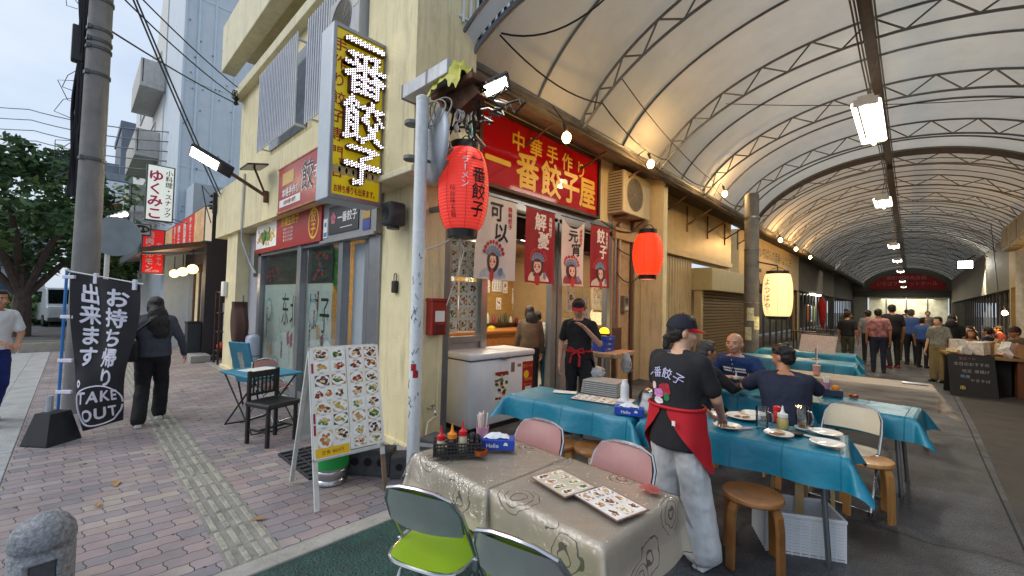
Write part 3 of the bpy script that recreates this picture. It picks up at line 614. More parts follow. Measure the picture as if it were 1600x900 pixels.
def bulb(x, y, z, label, e=26):
    t = thing('eave_bulb', label, 'light bulb', (x, y, z), 0, 'warm bulbs along the left eave')
    MB().cyl((0, 0, .09), (-.04, 0, .2), .022, .028, n=10).build('socket', dark, t)
    MB().sph((0, 0, 0), (.062, .062, .078), 14, 10).build('bulb', bulbg, t, smooth=True)
    MB().tube([(-.04, 0, .2), (-.1, .02, .3), (-.25, 0, 4.42-z)], .008, 5).build('flex', cb, t)
    l = bpy.data.lights.new('bulb_light', 'POINT'); l.energy = e*1.7; l.color = (1, .6, .24); l.shadow_soft_size = .09
    o = bpy.data.objects.new('bulb_light', l); col.objects.link(o); o.location = (x+.1, y, z+.0)
bulb(-3.4, 4.56, 3.91, 'warm bulb hanging over the middle of the red shop sign', 9)
bulb(-3.4, 7.1, 4.2, 'warm bulb glowing beside the top of the air conditioner', 24)
bulb(-3.3, 10.9, 4.42, 'warm bulb over the gold panel, third along the eave', 28)
bulb(-3.4, 17.4, 4.1, 'warm bulb just right of the tall concrete post', 32)
bulb(-3.4, 20.2, 4.08, 'warm bulb over the cream signboard, middle one of the far three', 32)
bulb(-3.4, 23.5, 4.05, 'warm bulb farthest along the left eave', 32)
bulb(2.0, 19.2, 1.68, 'warm bulb hanging low over the market stall on the right', 60)
t = thing('flood_lamp', 'glaring white flood lamp high on the right side deep in the arcade', 'lamp', (2.0, 31.8, 4.15))
MB().bbox(-.3, .3, 0, .2, -.2, .2, .03).build('housing', dark, t); MB().bbox(-.26, .26, -.02, -.002, -.17, .17, .005).build('lens', emitm('flood_glow', (255, 250, 236), 40), t); MB().cyl((0, .1, .2), (.4, .3, .5), .03).build('arm', dark, t)
l = bpy.data.lights.new('flood_light', 'SPOT'); l.energy = 900; l.spot_size = R(130); l.color = (1, .95, .84); o = bpy.data.objects.new('flood_light', l); col.objects.link(o); o.location = (2.0, 31.6, 4.1); o.rotation_euler = (R(55), 0, R(10))
# street lamp with LED panel under the canopy corner
def solar_lamp(root, T, glow):
    MB().bbox(-.075, .075, -.2, .2, -.02, .028, .012, T=T).build('housing', M('lamp_body', (58, 58, 60), .45, .2), root)
    MB().bbox(-.05, .05, -.14, .16, -.03, -.0205, .003, T=T).build('led_panel', glow, root)
t = thing('led_street_lamp', 'lit LED lamp head on a bracket at the corner of the canopy', 'street lamp', (-2.78, 2.55, 3.6))
T = Matrix.Rotation(R(-42), 4, 'Z') @ Matrix.Rotation(R(28), 4, 'X') @ Matrix.Rotation(R(-35), 4, 'Y')
solar_lamp(t, T, emitm('led_glow', (255, 244, 214), 22)); MB().tube([(-.08, -.14, -.06), (-.25, -.08, -.28), (-.4, .3, -.35), (-.9, .5, -.3)], .022, 8).build('arm', pipe, t)
l = bpy.data.lights.new('led_light', 'SPOT'); l.energy = 8; l.spot_size = R(140); l.color = (1, .93, .8); o = bpy.data.objects.new('led_light', l); col.objects.link(o); o.location = (-2.72, 2.5, 3.5); o.rotation_euler = (R(15), R(20), 0)
# ================================================================ SIGNS AND LANTERNS
red = M('sign_red', (182, 18, 26), .05, var=.06, sc=2)
yelp = M('sign_yellow', (240, 190, 30), .4, var=.06)
sgy = M('lightbox_yellow', (226, 198, 20), .35, var=.05, emit=.12)
maroon = M('led_maroon', (70, 14, 30), .5, var=.1)
browns = M('sign_frame', (64, 44, 36), .5, .2, var=.2)
food = [M('food_%d' % i, c, .5, var=.35, sc=60) for i, c in enumerate(((196, 120, 56), (120, 60, 34), (96, 140, 50), (206, 170, 96), (150, 40, 30), (60, 84, 40), (222, 196, 150), (70, 44, 34)))]
paper = M('paper_white', (238, 238, 232), .5, var=.05, sc=5); plate = M('plate_print', (250, 250, 246), .4, var=.02)
FM = [paper, plate]+food+[redp, yep, ink]
def dish(mb, fn, u, v, w, h, off, rng, back=True):
    """one printed dish: backing, plate and a heap of food bits, on the sheet that fn maps"""
    F = lambda d: (lambda a, b: fn(a, b)+off*d)
    def ell(f, cu, cv, ru, rv, n=14, ph=0): mb.add([f(cu+ru*math.cos(2*PI*i/n+ph)*(1+.12*rng.uniform(-1, 1)*(n < 10)), cv+rv*math.sin(2*PI*i/n+ph)) for i in range(n)], [tuple(range(n))])
    if back: mb.mat(rng.choice((9, 5, 8, 3, 1, 1, 2))); f = F(1); mb.add([f(u-w*.46, v-h*.44), f(u+w*.46, v-h*.44), f(u+w*.46, v+h*.44), f(u-w*.46, v+h*.44)], [(0, 1, 2, 3)])
    mb.mat(1); ell(F(2), u, v, w*.47, h*.46)
    a, b = rng.choice(((2, 3), (4, 7), (2, 5), (3, 9), (6, 2), (4, 8), (3, 6), (4, 5)))
    for k in range(16):
        t = rng.uniform(0, 2*PI); r = rng.random()**.6; mb.mat(rng.choice((a, b, a, b, 5, 8)))
        s = rng.uniform(.06, .13); ell(F(3+k*.12), u+math.cos(t)*r*w*.33, v+math.sin(t)*r*h*.32, w*s*1.15, h*s*1.05, 6, t)
# ---- projecting lightbox with LED letters
t = thing('vertical_lightbox_sign', 'tall yellow lightbox sign with white LED letters projecting from the corner', 'sign', (-4.4, 2.0, 2.68))
MB().bbox(-4.55, -4.262, 1.72, 2.31, 2.66, 4.48, .008).bbox(-4.5, -4.3, 2.3, 2.42, 3.0, 3.05, .004).bbox(-4.5, -4.3, 2.3, 2.42, 4.1, 4.15, .004).build('box', M('sign_case', (186, 194, 202), .4, .3, var=.06, dirt=.12), t, world=True)
MB().box(-4.262, -4.256, 1.755, 2.285, 2.7, 4.45).build('face', sgy, t, world=True)
mb = MB()
for a, b, c, d in ((1.72, 1.757, 2.66, 4.48), (2.283, 2.31, 2.66, 4.48), (1.757, 2.283, 4.44, 4.48), (1.757, 2.283, 2.66, 2.71)): mb.bbox(-4.264, -4.24, a, b, c, d, .004)
mb.build('rim', alu, t, world=True)
fx = lambda x, oy=0, oz=0: (lambda u, v: Vector((x, oy+u, oz+v)))
mb = MB().text('手作り餃子専門店', fx(-4.2535), 1.80, 4.36, .15, True, off=.01, gap=1.25)
mb.text('お持ち帰りも出来ます。', fx(-4.2535), 2.02, 2.775, .085, off=.03, wmax=.48); mb.build('red_lettering', redp, t, world=True)
mb = MB()
for i in range(7): mb.mat(0).lathe([(0, 0), (.045, 0), (.05, .004)], 12, T=Matrix.Translation((-4.2545, 1.8+i*.073, 2.97)) @ Matrix.Rotation(R(90), 4, 'Y'))
mb.build('dumpling_print', M('dumpling_print', (200, 176, 120), .5, var=.3), t, world=True)
sl_, ld = MB(), MB()
for ch, z, h, w_ in (('一', 4.33, .47, 1), ('番', 4.02, .5, 1), ('餃', 3.52, .52, .95), ('子', 3.05, .46, 1)):
    vs, fs = glyph(ch)
    P2 = [((a-EMC[0])*EMS*h*w_+2.05, (b-EMC[1])*EMS*h+z) for a, b in vs]
    for f in fs:
        for qi, (a, b) in enumerate(((0, 0), (.011, 0), (-.011, 0), (0, .011), (0, -.011))): q = [Vector((-4.25, P2[i][0]+a, P2[i][1]+b)) for i in f]; sl_.prism(q, (.058+.0008*qi, 0, 0))
    tri = [[P2[i] for i in f] for f in fs]
    sh = ((0, 0), (.009, 0), (-.009, 0), (0, .009), (0, -.009), (.006, .006), (-.006, -.006)); TT = [(T, a, b) for T in tri for a, b in sh]
    step = .0245; ny = int(.52/step); nzc = int(h*1.1/step)
    for i in range(ny):
        for j in range(nzc):
            py, pz = 1.785+i*step, z-h*.55+j*step+(step/2 if i % 2 else 0)
            for T, oy, oz in TT:
                s = [(T[(k+1) % len(T)][0]-T[k][0])*(pz+oz-T[k][1])-(T[(k+1) % len(T)][1]-T[k][1])*(py+oy-T[k][0]) for k in range(len(T))]
                if all(q > 0 for q in s) or all(q < 0 for q in s):
                    ld.sph((-4.186, py, pz), (.012, .0078, .0078), 6, 4); break
sl_.build('raised_lettering', maroon, t, world=True)
ld.build('led_bulbs', emitm('led_white', (250, 250, 255), 1.5), t, world=True, kind='stuff')
# ---- main red sign over the shop
t = thing('red_shop_sign', 'large red sign with yellow lettering over the dumpling shop door', 'sign', (-4.4, 5.36, 3.33))
MB().bbox(-4.46, -4.36, 3.85, 6.87, 3.32, 4.4, .005).build('panel', red, t, world=True)
mb = MB()
for y0, y1, z0, z1 in ((3.8, 6.92, 4.39, 4.44), (3.8, 6.92, 3.28, 3.33), (3.8, 3.86, 3.33, 4.39), (6.86, 6.92, 3.33, 4.39)): mb.bbox(-4.48, -4.32, y0, y1, z0, z1, .004)
mb.build('frame', browns, t, world=True)
mb = MB()
for i, ch in enumerate('中華手作り'): mb.text(ch, fx(-4.354), 4.62+i*.42, 4.13-.015*(i-1.5)**2*.5, .32, off=.018)
for i, (ch, y) in enumerate(zip('一番餃子屋', (4.2, 4.85, 5.45, 6.0, 6.53))): mb.text(ch, fx(-4.354), y, 3.7, .6, off=.026, sx=.92)
mb.build('lettering', yelp, t, world=True)
# ---- strip of signs on the street front
t = thing('red_menu_sign', 'long red sign with food picture and gold emblem above the shop window', 'sign', (-7.8, 2.45, 2.5))
MB().bbox(-9.38, -6.2, 2.44, 2.475, 2.47, 3.04, .004).build('panel', M('menu_red', (170, 36, 34), .35, var=.1), t, world=True)
fy = lambda y: (lambda u, v: Vector((u, y, v)))
mb = MB(); rng = random.Random(3); mb.mat(1).add([(-9.33, 2.4385, 2.55), (-8.15, 2.4385, 2.55), (-8.15, 2.4385, 3.0), (-9.33, 2.4385, 3.0)], [(0, 1, 2, 3)])
for u in (-9.05, -8.45): dish(mb, fy(2.4375), u, 2.77, .62, .42, Vector((0, -.0006, 0)), rng, False)
for k in range(26):
    mb.mat(rng.choice((4, 4, 7, 8))); u = -8.75+rng.gauss(0, .12); v = 2.78+rng.gauss(0, .07); a = rng.uniform(0, 6)
    mb.add([(u+.07*math.cos(a+q)*(1 if q % 3 else .5), 2.434-.0004*k, v+.06*math.sin(a+q)) for q in (0, 1.2, 2.4, 3.6, 4.8)], [(0, 1, 2, 3, 4)])
mb.build('food_picture', FM, t, world=True)
mb = MB().text('冷凍生餃子', fy(2.4375), -7.5, 2.92, .17, off=.02); mb.build('yellow_lettering', yep, t, world=True)
mb = MB()
for i in range(4): mb.text('◆ ぎょうざ お持ち帰り'[:10], fy(2.4375), -7.55, 2.79-i*.062, .05, off=.01)
mb.build('small_lettering', whp, t, world=True)
mb = MB().add([(-6.48+.2*math.cos(2*PI*i/24), 2.4375, 2.76+.24*math.sin(2*PI*i/24)) for i in range(24)], [tuple(range(24))]); mb.build('emblem', yep, t, world=True)
mb = MB().add([(-6.48+.165*math.cos(2*PI*i/24), 2.4365, 2.76+.2*math.sin(2*PI*i/24)) for i in range(24)], [tuple(range(24))]); mb.build('emblem_field', redp, t, world=True)
MB().text('餃子', fy(2.4355), -6.48, 2.96, .19, True, off=.02).build('emblem_lettering', yep, t, world=True)
t = thing('red_upper_sign', 'red signboard with a white dumpling character on the upper wall beside the lightbox', 'sign', (-6.8, 2.28, 3.02))
MB().bbox(-7.55, -5.95, 2.262, 2.296, 3.02, 3.72, .004).build('panel', M('upper_red', (168, 34, 42), .4, var=.12, dirt=.15), t, world=True)
mb = MB(); mb.bbox(-7.58, -5.93, 2.255, 2.298, 2.985, 3.02, .004).bbox(-7.58, -5.93, 2.255, 2.298, 3.72, 3.745, .004); mb.build('rim', M('peeled_rim', (176, 120, 80), .7, var=.3), t, world=True)
mb = MB().text('餃', fy(2.2595), -6.3, 3.42, .46, off=.035); mb.text('子', fy(2.2595), -5.98, 3.42, .2, off=.02); mb.text('本格手作り', fy(2.2595), -6.98, 3.3, .15, off=.03); mb.build('lettering', whp, t, world=True)
MB().text('餃', fy(2.258), -6.295, 3.425, .46, off=.005).build('lettering_core', ink, t, world=True)
mb = MB().bbox(-7.46, -6.55, 2.2575, 2.262, 3.08, 3.2, .002); mb.build('white_label', whp, t, world=True)
MB().text('お持ち帰り専門', fy(2.2565), -7.0, 3.14, .075, off=.015).build('label_lettering', redp, t, world=True)
MB().bbox(-7.35, -6.85, 2.2575, 2.262, 3.42, 3.62, .002).build('bowl_print', food[3], t, world=True)
t = thing('black_name_sign', 'small black sign with white shop name on the grey panel over the shop door', 'sign', (-5.5, 2.46, 2.55))
MB().bbox(-5.98, -5.08, 2.458, 2.468, 2.53, 2.92, .003).build('panel', M('sign_black', (34, 32, 36), .35, var=.1), t, world=True)
MB().text('一番餃子', fy(2.4555), -5.4, 2.74, .145, off=.02).box(-5.6, -5.25, 2.4555, 2.4565, 2.595, 2.605).build('lettering', whp, t, world=True)
mb = MB()
for i in range(5): a = 2*PI*i/5+.3; mb.add([(-5.83+.045*math.cos(a)+.034*math.cos(2*PI*j/10), 2.4555, 2.75+.05*math.sin(a)+.036*math.sin(2*PI*j/10)) for j in range(10)], [tuple(range(10))])
mb.build('flower_mark', M('pink_mark', (214, 110, 130), .5, var=0), t, world=True)
t = thing('notice_sticker', 'white and blue security notice left of the black name sign', 'sticker', (-6.1, 2.46, 2.6)); MB().bbox(-6.17, -6.03, 2.462, 2.468, 2.5, 2.78, .002).build('sheet', paper, t, world=True); MB().box(-6.15, -6.05, 2.459, 2.4615, 2.52, 2.58).cyl((-6.1, 2.461, 2.69), (-6.1, 2.459, 2.69), .035, n=14).build('blue_print', M('sticker_blue', (50, 140, 190), .5, var=0), t, world=True)
t = thing('payment_stickers', 'column of red, yellow and blue payment stickers right of the black name sign', 'sticker', (-4.85, 2.46, 2.6))
for i, c in enumerate(((50, 70, 150), (190, 150, 60), (170, 50, 60))): MB().bbox(-4.97, -4.78, 2.46, 2.468, 2.5+i*.14, 2.63+i*.14, .002).build('sticker', M('pay%d' % i, c, .4, var=.3, sc=30), t, world=True)
# ---- posters in the street windows
pg = M('poster_green', (206, 218, 206), .6, var=.07, sc=2)
def winposter(label, x0, x1, chars, cx, seed):
    t = thing('window_poster', label, 'poster', ((x0+x1)/2, 2.6, .2), 0, 'posters behind the street windows'); rng = random.Random(seed)
    MB().box(x0, x1, 2.59, 2.6, .18, 1.86).build('sheet', pg, t, world=True)
    MB().box(x0, x1, 2.592, 2.602, 1.87, 2.42).build('dark_band', M('band_dark', (40, 46, 44), .5, var=.2), t, world=True)
    mb = MB()
    for i, ch in enumerate(chars): mb.text(ch, fy(2.588), cx+i*.42, 1.42-.03*i, .62, off=.0, sx=.62)
    for k in range(9): u = x0+.12+rng.random()*(x1-x0-.2); mb.text('手作り餃子味', fy(2.588), u, .7+rng.random()*.8, .035, True)
    mb.build('brush_lettering', ink, t, world=True)
    mb = MB()
    for k in range(4): u = x0+.15+rng.random()*(x1-x0-.25); mb.text('東北家常', fy(2.5875), u, 1.75-.3*k, .075, True, off=.03)
    for k in range(9): mb.sph((x0+.1+rng.random()*.7, 2.59, 1.93+rng.random()*.4), (.05, .003, .035), 8, 6)
    mb.build('red_print', M('poster_red', (164, 50, 50), .6, var=.1), t, world=True)
    mb = MB()
    for (u, v) in ((x0+.28, 1.4), (x1-.1, .85), (x0+.75, .35)):
        mb.mat(0).add([(u+.2*math.cos(2*PI*i/20), 2.5875, v+.22*math.sin(2*PI*i/20)) for i in range(20)], [tuple(range(20))]); mb.mat(1).add([(u+.15*math.cos(2*PI*i/20), 2.587, v+.17*math.sin(2*PI*i/20)) for i in range(20)], [tuple(range(20))])
    mb.build('bowl_print', [M('bowl_blue', (150, 180, 190), .5), M('bowl_in', (220, 226, 214), .5, var=.2, sc=20)], t, world=True)
    mb = MB()
    for k in range(5): mb.mat(k % 2); u = x0+.3+rng.random()*(x1-x0-.5); v = .3+rng.random()*.7; mb.prism([(u, 2.588, v), (u+.1, 2.588, v+.05), (u+.06, 2.588, v+.26), (u-.05, 2.588, v+.2)], (0, -.001, 0))
    mb.build('picture', [M('poster_red', (164, 50, 50)), food[3]], t, world=True)
winposter('pale green calligraphy poster in the wider left shop window', -9.18, -7.24, '东北', -8.0, 1)
winposter('pale green calligraphy poster in the narrower shop window next to the door', -7.04, -6.1, '饺子', -6.75, 2)
t = thing('hanging_leaves', 'bunch of green leaves hanging behind the top of the shop window', 'plant', (-6.05, 2.62, 2.4)); mb = MB(); rng = random.Random(5)
for k in range(60):
    x, z = rng.gauss(0, .16), -rng.random()*.55; a = rng.uniform(-.4, .4); mb.add([(x, 0, z), (x+.03+a*.05, .02, z-.07), (x+a*.14, .01, z-.17), (x-.03+a*.05, -.02, z-.08)], [(0, 1, 2, 3)])
mb.build('leaves', M('leaf_green', (62, 134, 44), .5, var=.4, sc=12), t)
# ---- lanterns
def lantern(name, label, loc, r, h, mat, ribs, texts, face, glow, em, nv=26, grp=None):
    t = thing(name, label, 'lantern', loc)
    def rad(q): return r*(.60+.40*math.sin(PI*min(1, max(0, q)))**.55) if ribs else r*(.76+.24*math.sin(PI*min(1, max(0, q)))**.45)
    prof = []
    for i in range(nv*4+1):
        q = i/(nv*4); prof.append((rad(q)-(.006*abs(math.sin(PI*q*nv)) if True else 0), (q-.5)*h))
    MB().lathe(prof, 32, cap=False).build('paper_shade', mat, t, smooth=70)
    r0, r1 = rad(0), rad(1)
    MB().lathe([(r0*.5, -h/2-.07), (r0*.97, -h/2-.07), (r0*1.0, -h/2+.01), (r0*.5, -h/2+.01)], 24).build('bottom_ring', dark, t, smooth=True)
    MB().lathe([(r1*.5, h/2-.01), (r1*1.0, h/2-.01), (r1*.97, h/2+.07), (r1*.5, h/2+.07)], 24).tube([(-r1*.7, 0, h/2+.07), (-r1*.4, 0, h/2+.13), (0, 0, h/2+.15), (r1*.4, 0, h/2+.13), (r1*.7, 0, h/2+.07)], .006, 5).build('top_ring', dark, t, smooth=True)
    mb = MB()
    for k in range(8):
        a = 2*PI*k/8+.2; mb.tube([((rad(q/20)+.001)*math.cos(a), (rad(q/20)+.001)*math.sin(a), (q/20-.5)*h) for q in range(21)], .0018, 4)
    mb.build('seam', M('lantern_seam', (90, 20, 18), .6, var=0) if ribs else M('seam_tan', (150, 110, 60), .6, var=0), t)
    for st, m, ang, z, hh, bo in texts:
        MB().text(st, lambda u, v: (lambda q, a: Vector(((rad(q)+.004)*math.cos(a), (rad(q)+.004)*math.sin(a), v)))(v/h+.5, face+ang+u/r), 0, z, hh, True, off=bo).build('lettering', m, t)
    if em:
        l = bpy.data.lights.new(name+'_light', 'POINT'); l.energy = em; l.color = glow; l.shadow_soft_size = r; o = bpy.data.objects.new(name+'_light', l); col.objects.link(o); o.location = (loc[0], loc[1], loc[2]-h/2-.16)
    return t
def lant_mat(name, c, e, tr=.0):
    m = M(name, c, .55, var=.06, sc=3); b = m.node_tree.nodes['Principled BSDF']; b.inputs['Emission Color'].default_value = s2l(c)+(1,); b.inputs['Emission Strength'].default_value = e; return m
lantern('red_paper_lantern', 'big red ribbed lantern with black and white lettering by the white pole', (-3.09, 2.53, 2.7), .242, .76, lant_mat('lantern_red', (232, 62, 52), .38), True,
        [('一番餃子', ink, .62, .335, .155, .02), ('ラーメン', whp, .04, .27, .075, .02), ('仙台味玉麺', ink, -.42, -.0, .06, .0)], math.atan2(-2.53, 3.09), (1, .3, .2), 0)
lantern('red_paper_lantern', 'glowing plain red lantern hanging in front of the air conditioner wall', (-2.9, 6.0, 2.42), .225, .62, lant_mat('lantern_glow', (250, 46, 18), 1.5), True, [], 0, (1, .25, .1), 14, 18)
lantern('cream_paper_lantern', 'glowing cream barrel lantern with brush lettering beside the concrete post', (-2.2, 11.0, 1.95), .3, .95, lant_mat('lantern_cream', (250, 212, 148), .85), False, [('よつばや', ink, -.75, .38, .18, .0)], math.atan2(-11, 2.2), (1, .7, .35), 14)
MB().tube([(-2.72, 10.9, 2.75), (-2.2, 11.0, 2.62)], .018).tube([(-2.2, 11, 2.62), (-2.2, 11, 2.5)], .01).build('lantern_rod', dark); tag(bpy.data.objects['lantern_rod'], 'thin dark rod from the concrete post carrying the cream lantern', 'rod')
t = thing('lantern_hook', 'grey conduit arm and post holding the big red lettered lantern', 'bracket', (-3.3, 2.6, 2.6))
MB().tube([(-3.12, 2.62, 3.13), (-3.1, 2.63, 3.6), (-3.14, 2.68, 3.72)], .03, 10).build('upright', pipe, t, world=True); MB().tube([(-3.92, 2.75, 2.66), (-3.6, 2.68, 2.63), (-3.3, 2.6, 2.62)], .034, 10).build('arm', pipe, t, world=True)
mb = MB().tube([(-3.1, 2.6, 3.7), (-3.02, 2.56, 3.5), (-3.03, 2.56, 3.22)], .008, 5).tube([(-3.1, 2.6, 3.72), (-3.05, 2.55, 3.66), (-3.06, 2.57, 3.5), (-3.1, 2.6, 3.62)], .012, 5)
mb.build('green_cord', M('green_cord', (70, 130, 128), .7, var=.1), t, world=True)
wire('tie_rope', [(-3.12, 2.5, 2.28), (-3.35, 2.3, 2.13), (-3.16, 2.16, 2.02)], .008, M('white_rope', (196, 192, 180), .8), 'pale rope tied from the bottom of the lettered lantern to the white pole', 'rope', .02)
wire('power_cord', [(-3.12, 2.52, 2.26), (-3.5, 2.9, 2.2), (-3.75, 2.93, 1.75), (-3.86, 2.9, 1.5)], .007, M('white_cord', (220, 220, 214), .6), 'white cord dropping from the lettered lantern along the door frame', 'cable', .03)
# ---- four cloth banners with opera ladies
def banner(label, y0, y1, ztop, cloth, big, bigm, sag, seed, robe, out):
    t = thing('cloth_banner', label, 'banner', (-4.3, (y0+y1)/2, ztop), 0, 'cloth banners over the shop door'); W_ = y1-y0; H_ = ztop-1.96; hw = W_/2
    rng = random.Random(seed)
    def fn(u, v, d=0.):   # u 0..W from left, v 0..-H
        a = -v/H_; uu = u/W_
        x = .018*math.sin(uu*7+seed)*(.3+a)+.012*math.sin(uu*15+seed*2+a*2)*a+.02*a*math.sin(a*4+seed)
        z = v-sag*math.sin(PI*uu)*(1-a)**2*(1 if sag else 0)
        return Vector((x+d, -hw+u, z))
    MB().grid(24, 30, lambda u, v: fn(u*W_, -(1-v)*H_)).build('cloth', cloth, t, smooth=80)
    F = lambda d: (lambda u, v: fn(u, v, d))
    mb = MB()
    for i, ch in enumerate(big): mb.text(ch, F(.004), W_*(.5+.12*i), -.19-.29*i, .29, off=.028, sx=.95)
    mb.build('brush_lettering', bigm, t)
    MB().text('美味餃子', F(.004), W_*.83, -.08, .085, True, off=.03).build('small_lettering', M('banner_red', (190, 40, 44), .6, var=.1) if bigm is ink else whp, t)
    art = MB(); cu, cv = W_*.45, -.89
    def ell(m, u, v, a, b, d, n=18, t0=0, t1=2*PI):
        d = .004+(d-.0035)*2; art.mat(m).grid(n, 3, lambda p, q: fn(u+a*(q+.001)*math.cos(t0+(t1-t0)*p), v+b*(q+.001)*math.sin(t0+(t1-t0)*p), d))
    ell(5, cu, cv-.25, .26, .16, .0035, t0=0, t1=PI); ell(4, cu, cv-.02, .13, .17, .0045)
    for i in range(9): a = .1+i*(PI-.2)/8; ell(0, cu+.19*math.cos(a), cv+.09+.17*math.sin(a), .028, .03, .005); ell(2, cu+.135*math.cos(a), cv+.07+.125*math.sin(a), .022, .022, .0055)
    ell(2, cu, cv+.07, .12, .1, .0052, t0=0, t1=PI); ell(1, cu+.005, cv-.01, .075, .11, .006); ell(3, cu, cv+.06, .075, .05, .0065, t0=0, t1=PI)
    for s in (-1, 1): ell(4, cu+.03*s, cv+.015, .014, .006, .007); ell(0, cu+.04*s, cv-.02, .02, .022, .0066)
    ell(0, cu, cv-.065, .016, .008, .007); ell(0, cu, cv-.22, .05, .1, .006); ell(2, cu+.16, cv-.16, .04, .06, .0058)
    art.build('opera_lady_print', [M('art_red', (186, 48, 50), .6, var=.25, sc=30), M('art_skin', (236, 208, 190), .6, var=.05), M('art_blue', (120, 140, 176), .6, var=.3, sc=40), M('art_brown', (90, 52, 44), .6, var=.2), M('art_dark', (70, 44, 50), .6, var=.2), robe], t)
    MB().cyl((0, -hw-.02, .01), (0, hw+.02, .01), .008, n=6).build('rod', dark, t)
cw = M('banner_white', (222, 216, 212), .8, var=.05, sc=3); cr = M('banner_crimson', (150, 22, 42), .75, var=.1, sc=3)
robew = M('art_robe', (226, 214, 200), .6, var=.1); rober = M('art_robe_red', (150, 60, 60), .6, var=.3, sc=20)
banner('white cloth banner with black lettering half hidden by the big lantern', 3.74, 4.55, 3.13, cw, '可以', ink, 0, 1, M('art_robe_blue', (176, 190, 206), .6, var=.3, sc=12), 0)
banner('crimson cloth banner with white lettering, second from the big lantern', 4.76, 5.49, 3.13, cr, '解憂', whp, 0, 2, robew, 0)
banner('white cloth banner with a sagging top edge between two crimson ones', 5.69, 6.37, 3.13, cw, '元宵', ink, .17, 3, rober, 0)
banner('narrow crimson cloth banner farthest from the big lantern', 6.58, 7.26, 3.13, cr, '餃子', whp, 0, 4, robew, 0)
# ---- menu sheets in the left window, strips hanging inside
t = thing('menu_poster', 'sheets of dish photographs taped inside the window beside the freezer', 'poster', (-4.53, 3.75, 1.2)); rng = random.Random(9)
mb = MB()
for (y0, y1, z0, z1) in ((3.49, 3.66, 1.98, 2.5), (3.68, 4.0, 1.98, 2.5), (3.49, 3.66, 1.22, 1.92), (3.68, 4.0, 1.22, 1.92)):
    mb.mat(0).box(-4.53, -4.526, y0, y1, z0, z1); nc = 1 if y1-y0 < .2 else 2; nr = 4
    for i in range(nc):
        for j in range(nr): dish(mb, lambda u, v: Vector((-4.5255, u, v)), y0+(y1-y0)*(i+.5)/nc, z0+(z1-z0)*(j+.5)/nr, (y1-y0)/nc*.86, (z1-z0)/nr*.86, Vector((.0006, 0, 0)), rng)
mb.build('photo_sheet', FM, t, world=True)
rng = random.Random(12)
for i, (y, z, w_, h_) in enumerate(((4.95, 1.86, .34, .5), (5.6, 1.95, .22, .36), (6.5, 1.9, .34, .44), (7.2, 1.6, .3, .4), (6.9, 2.2, .3, .25))):
    t = thing('menu_strip', ('white paper menu strips pinned high on the bamboo screen, nearest the street', 'framed dish picture on the bamboo screen between menu strips', 'white paper menu strips in the middle of the bamboo screen', 'small dish chart low on the bamboo screen behind the customer', 'pale notice high on the bamboo screen deep in the shop')[i], 'menu', (-7.5, y+.8, z))
    mb = MB().mat(0).box(0, .008, -w_/2, w_/2, 0, h_); f = lambda u, v: Vector((.009, u, v))
    if i in (1, 3):
        for a in range(1 if i == 1 else 3):
            for b in range(1 if i == 1 else 3): n_ = 1 if i == 1 else 3; dish(mb, f, -w_/2+w_*(a+.5)/n_, h_*(b+.5)/n_, w_/n_*.85, h_/n_*.85, Vector((.0006, 0, 0)), rng)
    else:
        for k in range(4): mb.mat(12).text('水餃子定食円', f, -w_/2+w_*(k+.5)/4, h_-.03, h_*.15, True)
    mb.build('sheet', FM, t)
cbt = thing('shop_counter', 'wooden counter with bottles inside the dumpling shop', 'counter', (-6.6, 5.6, 0)); MB().bbox(-.35, .35, -1.8, 1.9, .98, 1.04, .01).box(-.3, .3, -1.75, 1.85, .03, .98).build('counter_body', M('counter_wood', (168, 104, 50), .45, var=.3, sc=3, stretch=(1, 4, 12)), cbt)
rng = random.Random(4)
for i, (lab, c, r_, h_) in enumerate((('white spray bottle at the street end of the shop counter', (226, 226, 220), .045, .26), ('small dark jar on the shop counter', (40, 34, 30), .045, .12), ('steel kettle on the shop counter', (160, 160, 158), .09, .14), ('white paper cone holder on the shop counter', (232, 230, 226), .07, .2), ('tall white bottle on the shop counter beside the customer', (236, 236, 230), .055, .34), ('yellow lemon bowl on the shop counter', (222, 186, 60), .09, .1))):
    o = MB().lathe([(r_, 0), (r_, h_*.7), (r_*.45, h_*.82), (r_*.4, h_)], 14).build('counter_bottle', M('cb%d' % i, c, .35, var=.1), at=(-6.4, 4.3+i*.36, 1.04), smooth=True); tag(o, lab, 'bottle')

rng = random.Random(61)
for i in range(14):
    y = 5.0+i*.2+rng.uniform(-.05, .05); z = 1.45+.42*(i % 3); w_ = rng.uniform(.14, .2); t = thing('menu_strip', 'one of the small dish cards dotted over the bamboo screen', 'menu', (-7.51, y+.6, z), 0, 'small dish cards on the bamboo screen'); mb = MB().mat(0).box(0, .006, -w_/2, w_/2, 0, .3); dish(mb, lambda u, v: Vector((.007, u, v)), 0, .18, w_*.85, .18, Vector((.0006, 0, 0)), rng); mb.mat(12).text('餃子', lambda u, v: Vector((.0075, u, v)), 0, .05, .06).build('sheet', FM, t)
t = thing('wall_shelf', 'dark shelf of bottles and jars inside the shop behind the counter', 'shelf', (-7.35, 6.4, 1.1)); MB().bbox(-.12, .14, -1.7, 1.6, 0, .03, .004).bbox(-.12, .14, -1.7, 1.6, -.5, -.47, .004).build('board', dwood, t)
for i in range(16):
    c = i % 4; h_ = rng.uniform(.12, .3); MB().lathe([(.04, 0), (.042, h_*.7), (.018, h_*.85), (.018, h_)], 10, c=(.02, -1.55+i*.2, .03)).build('bottle', M('shelf_bottle%d' % c, ((80, 50, 30), (40, 70, 44), (200, 190, 160), (150, 40, 34))[c], .3), t, smooth=50)
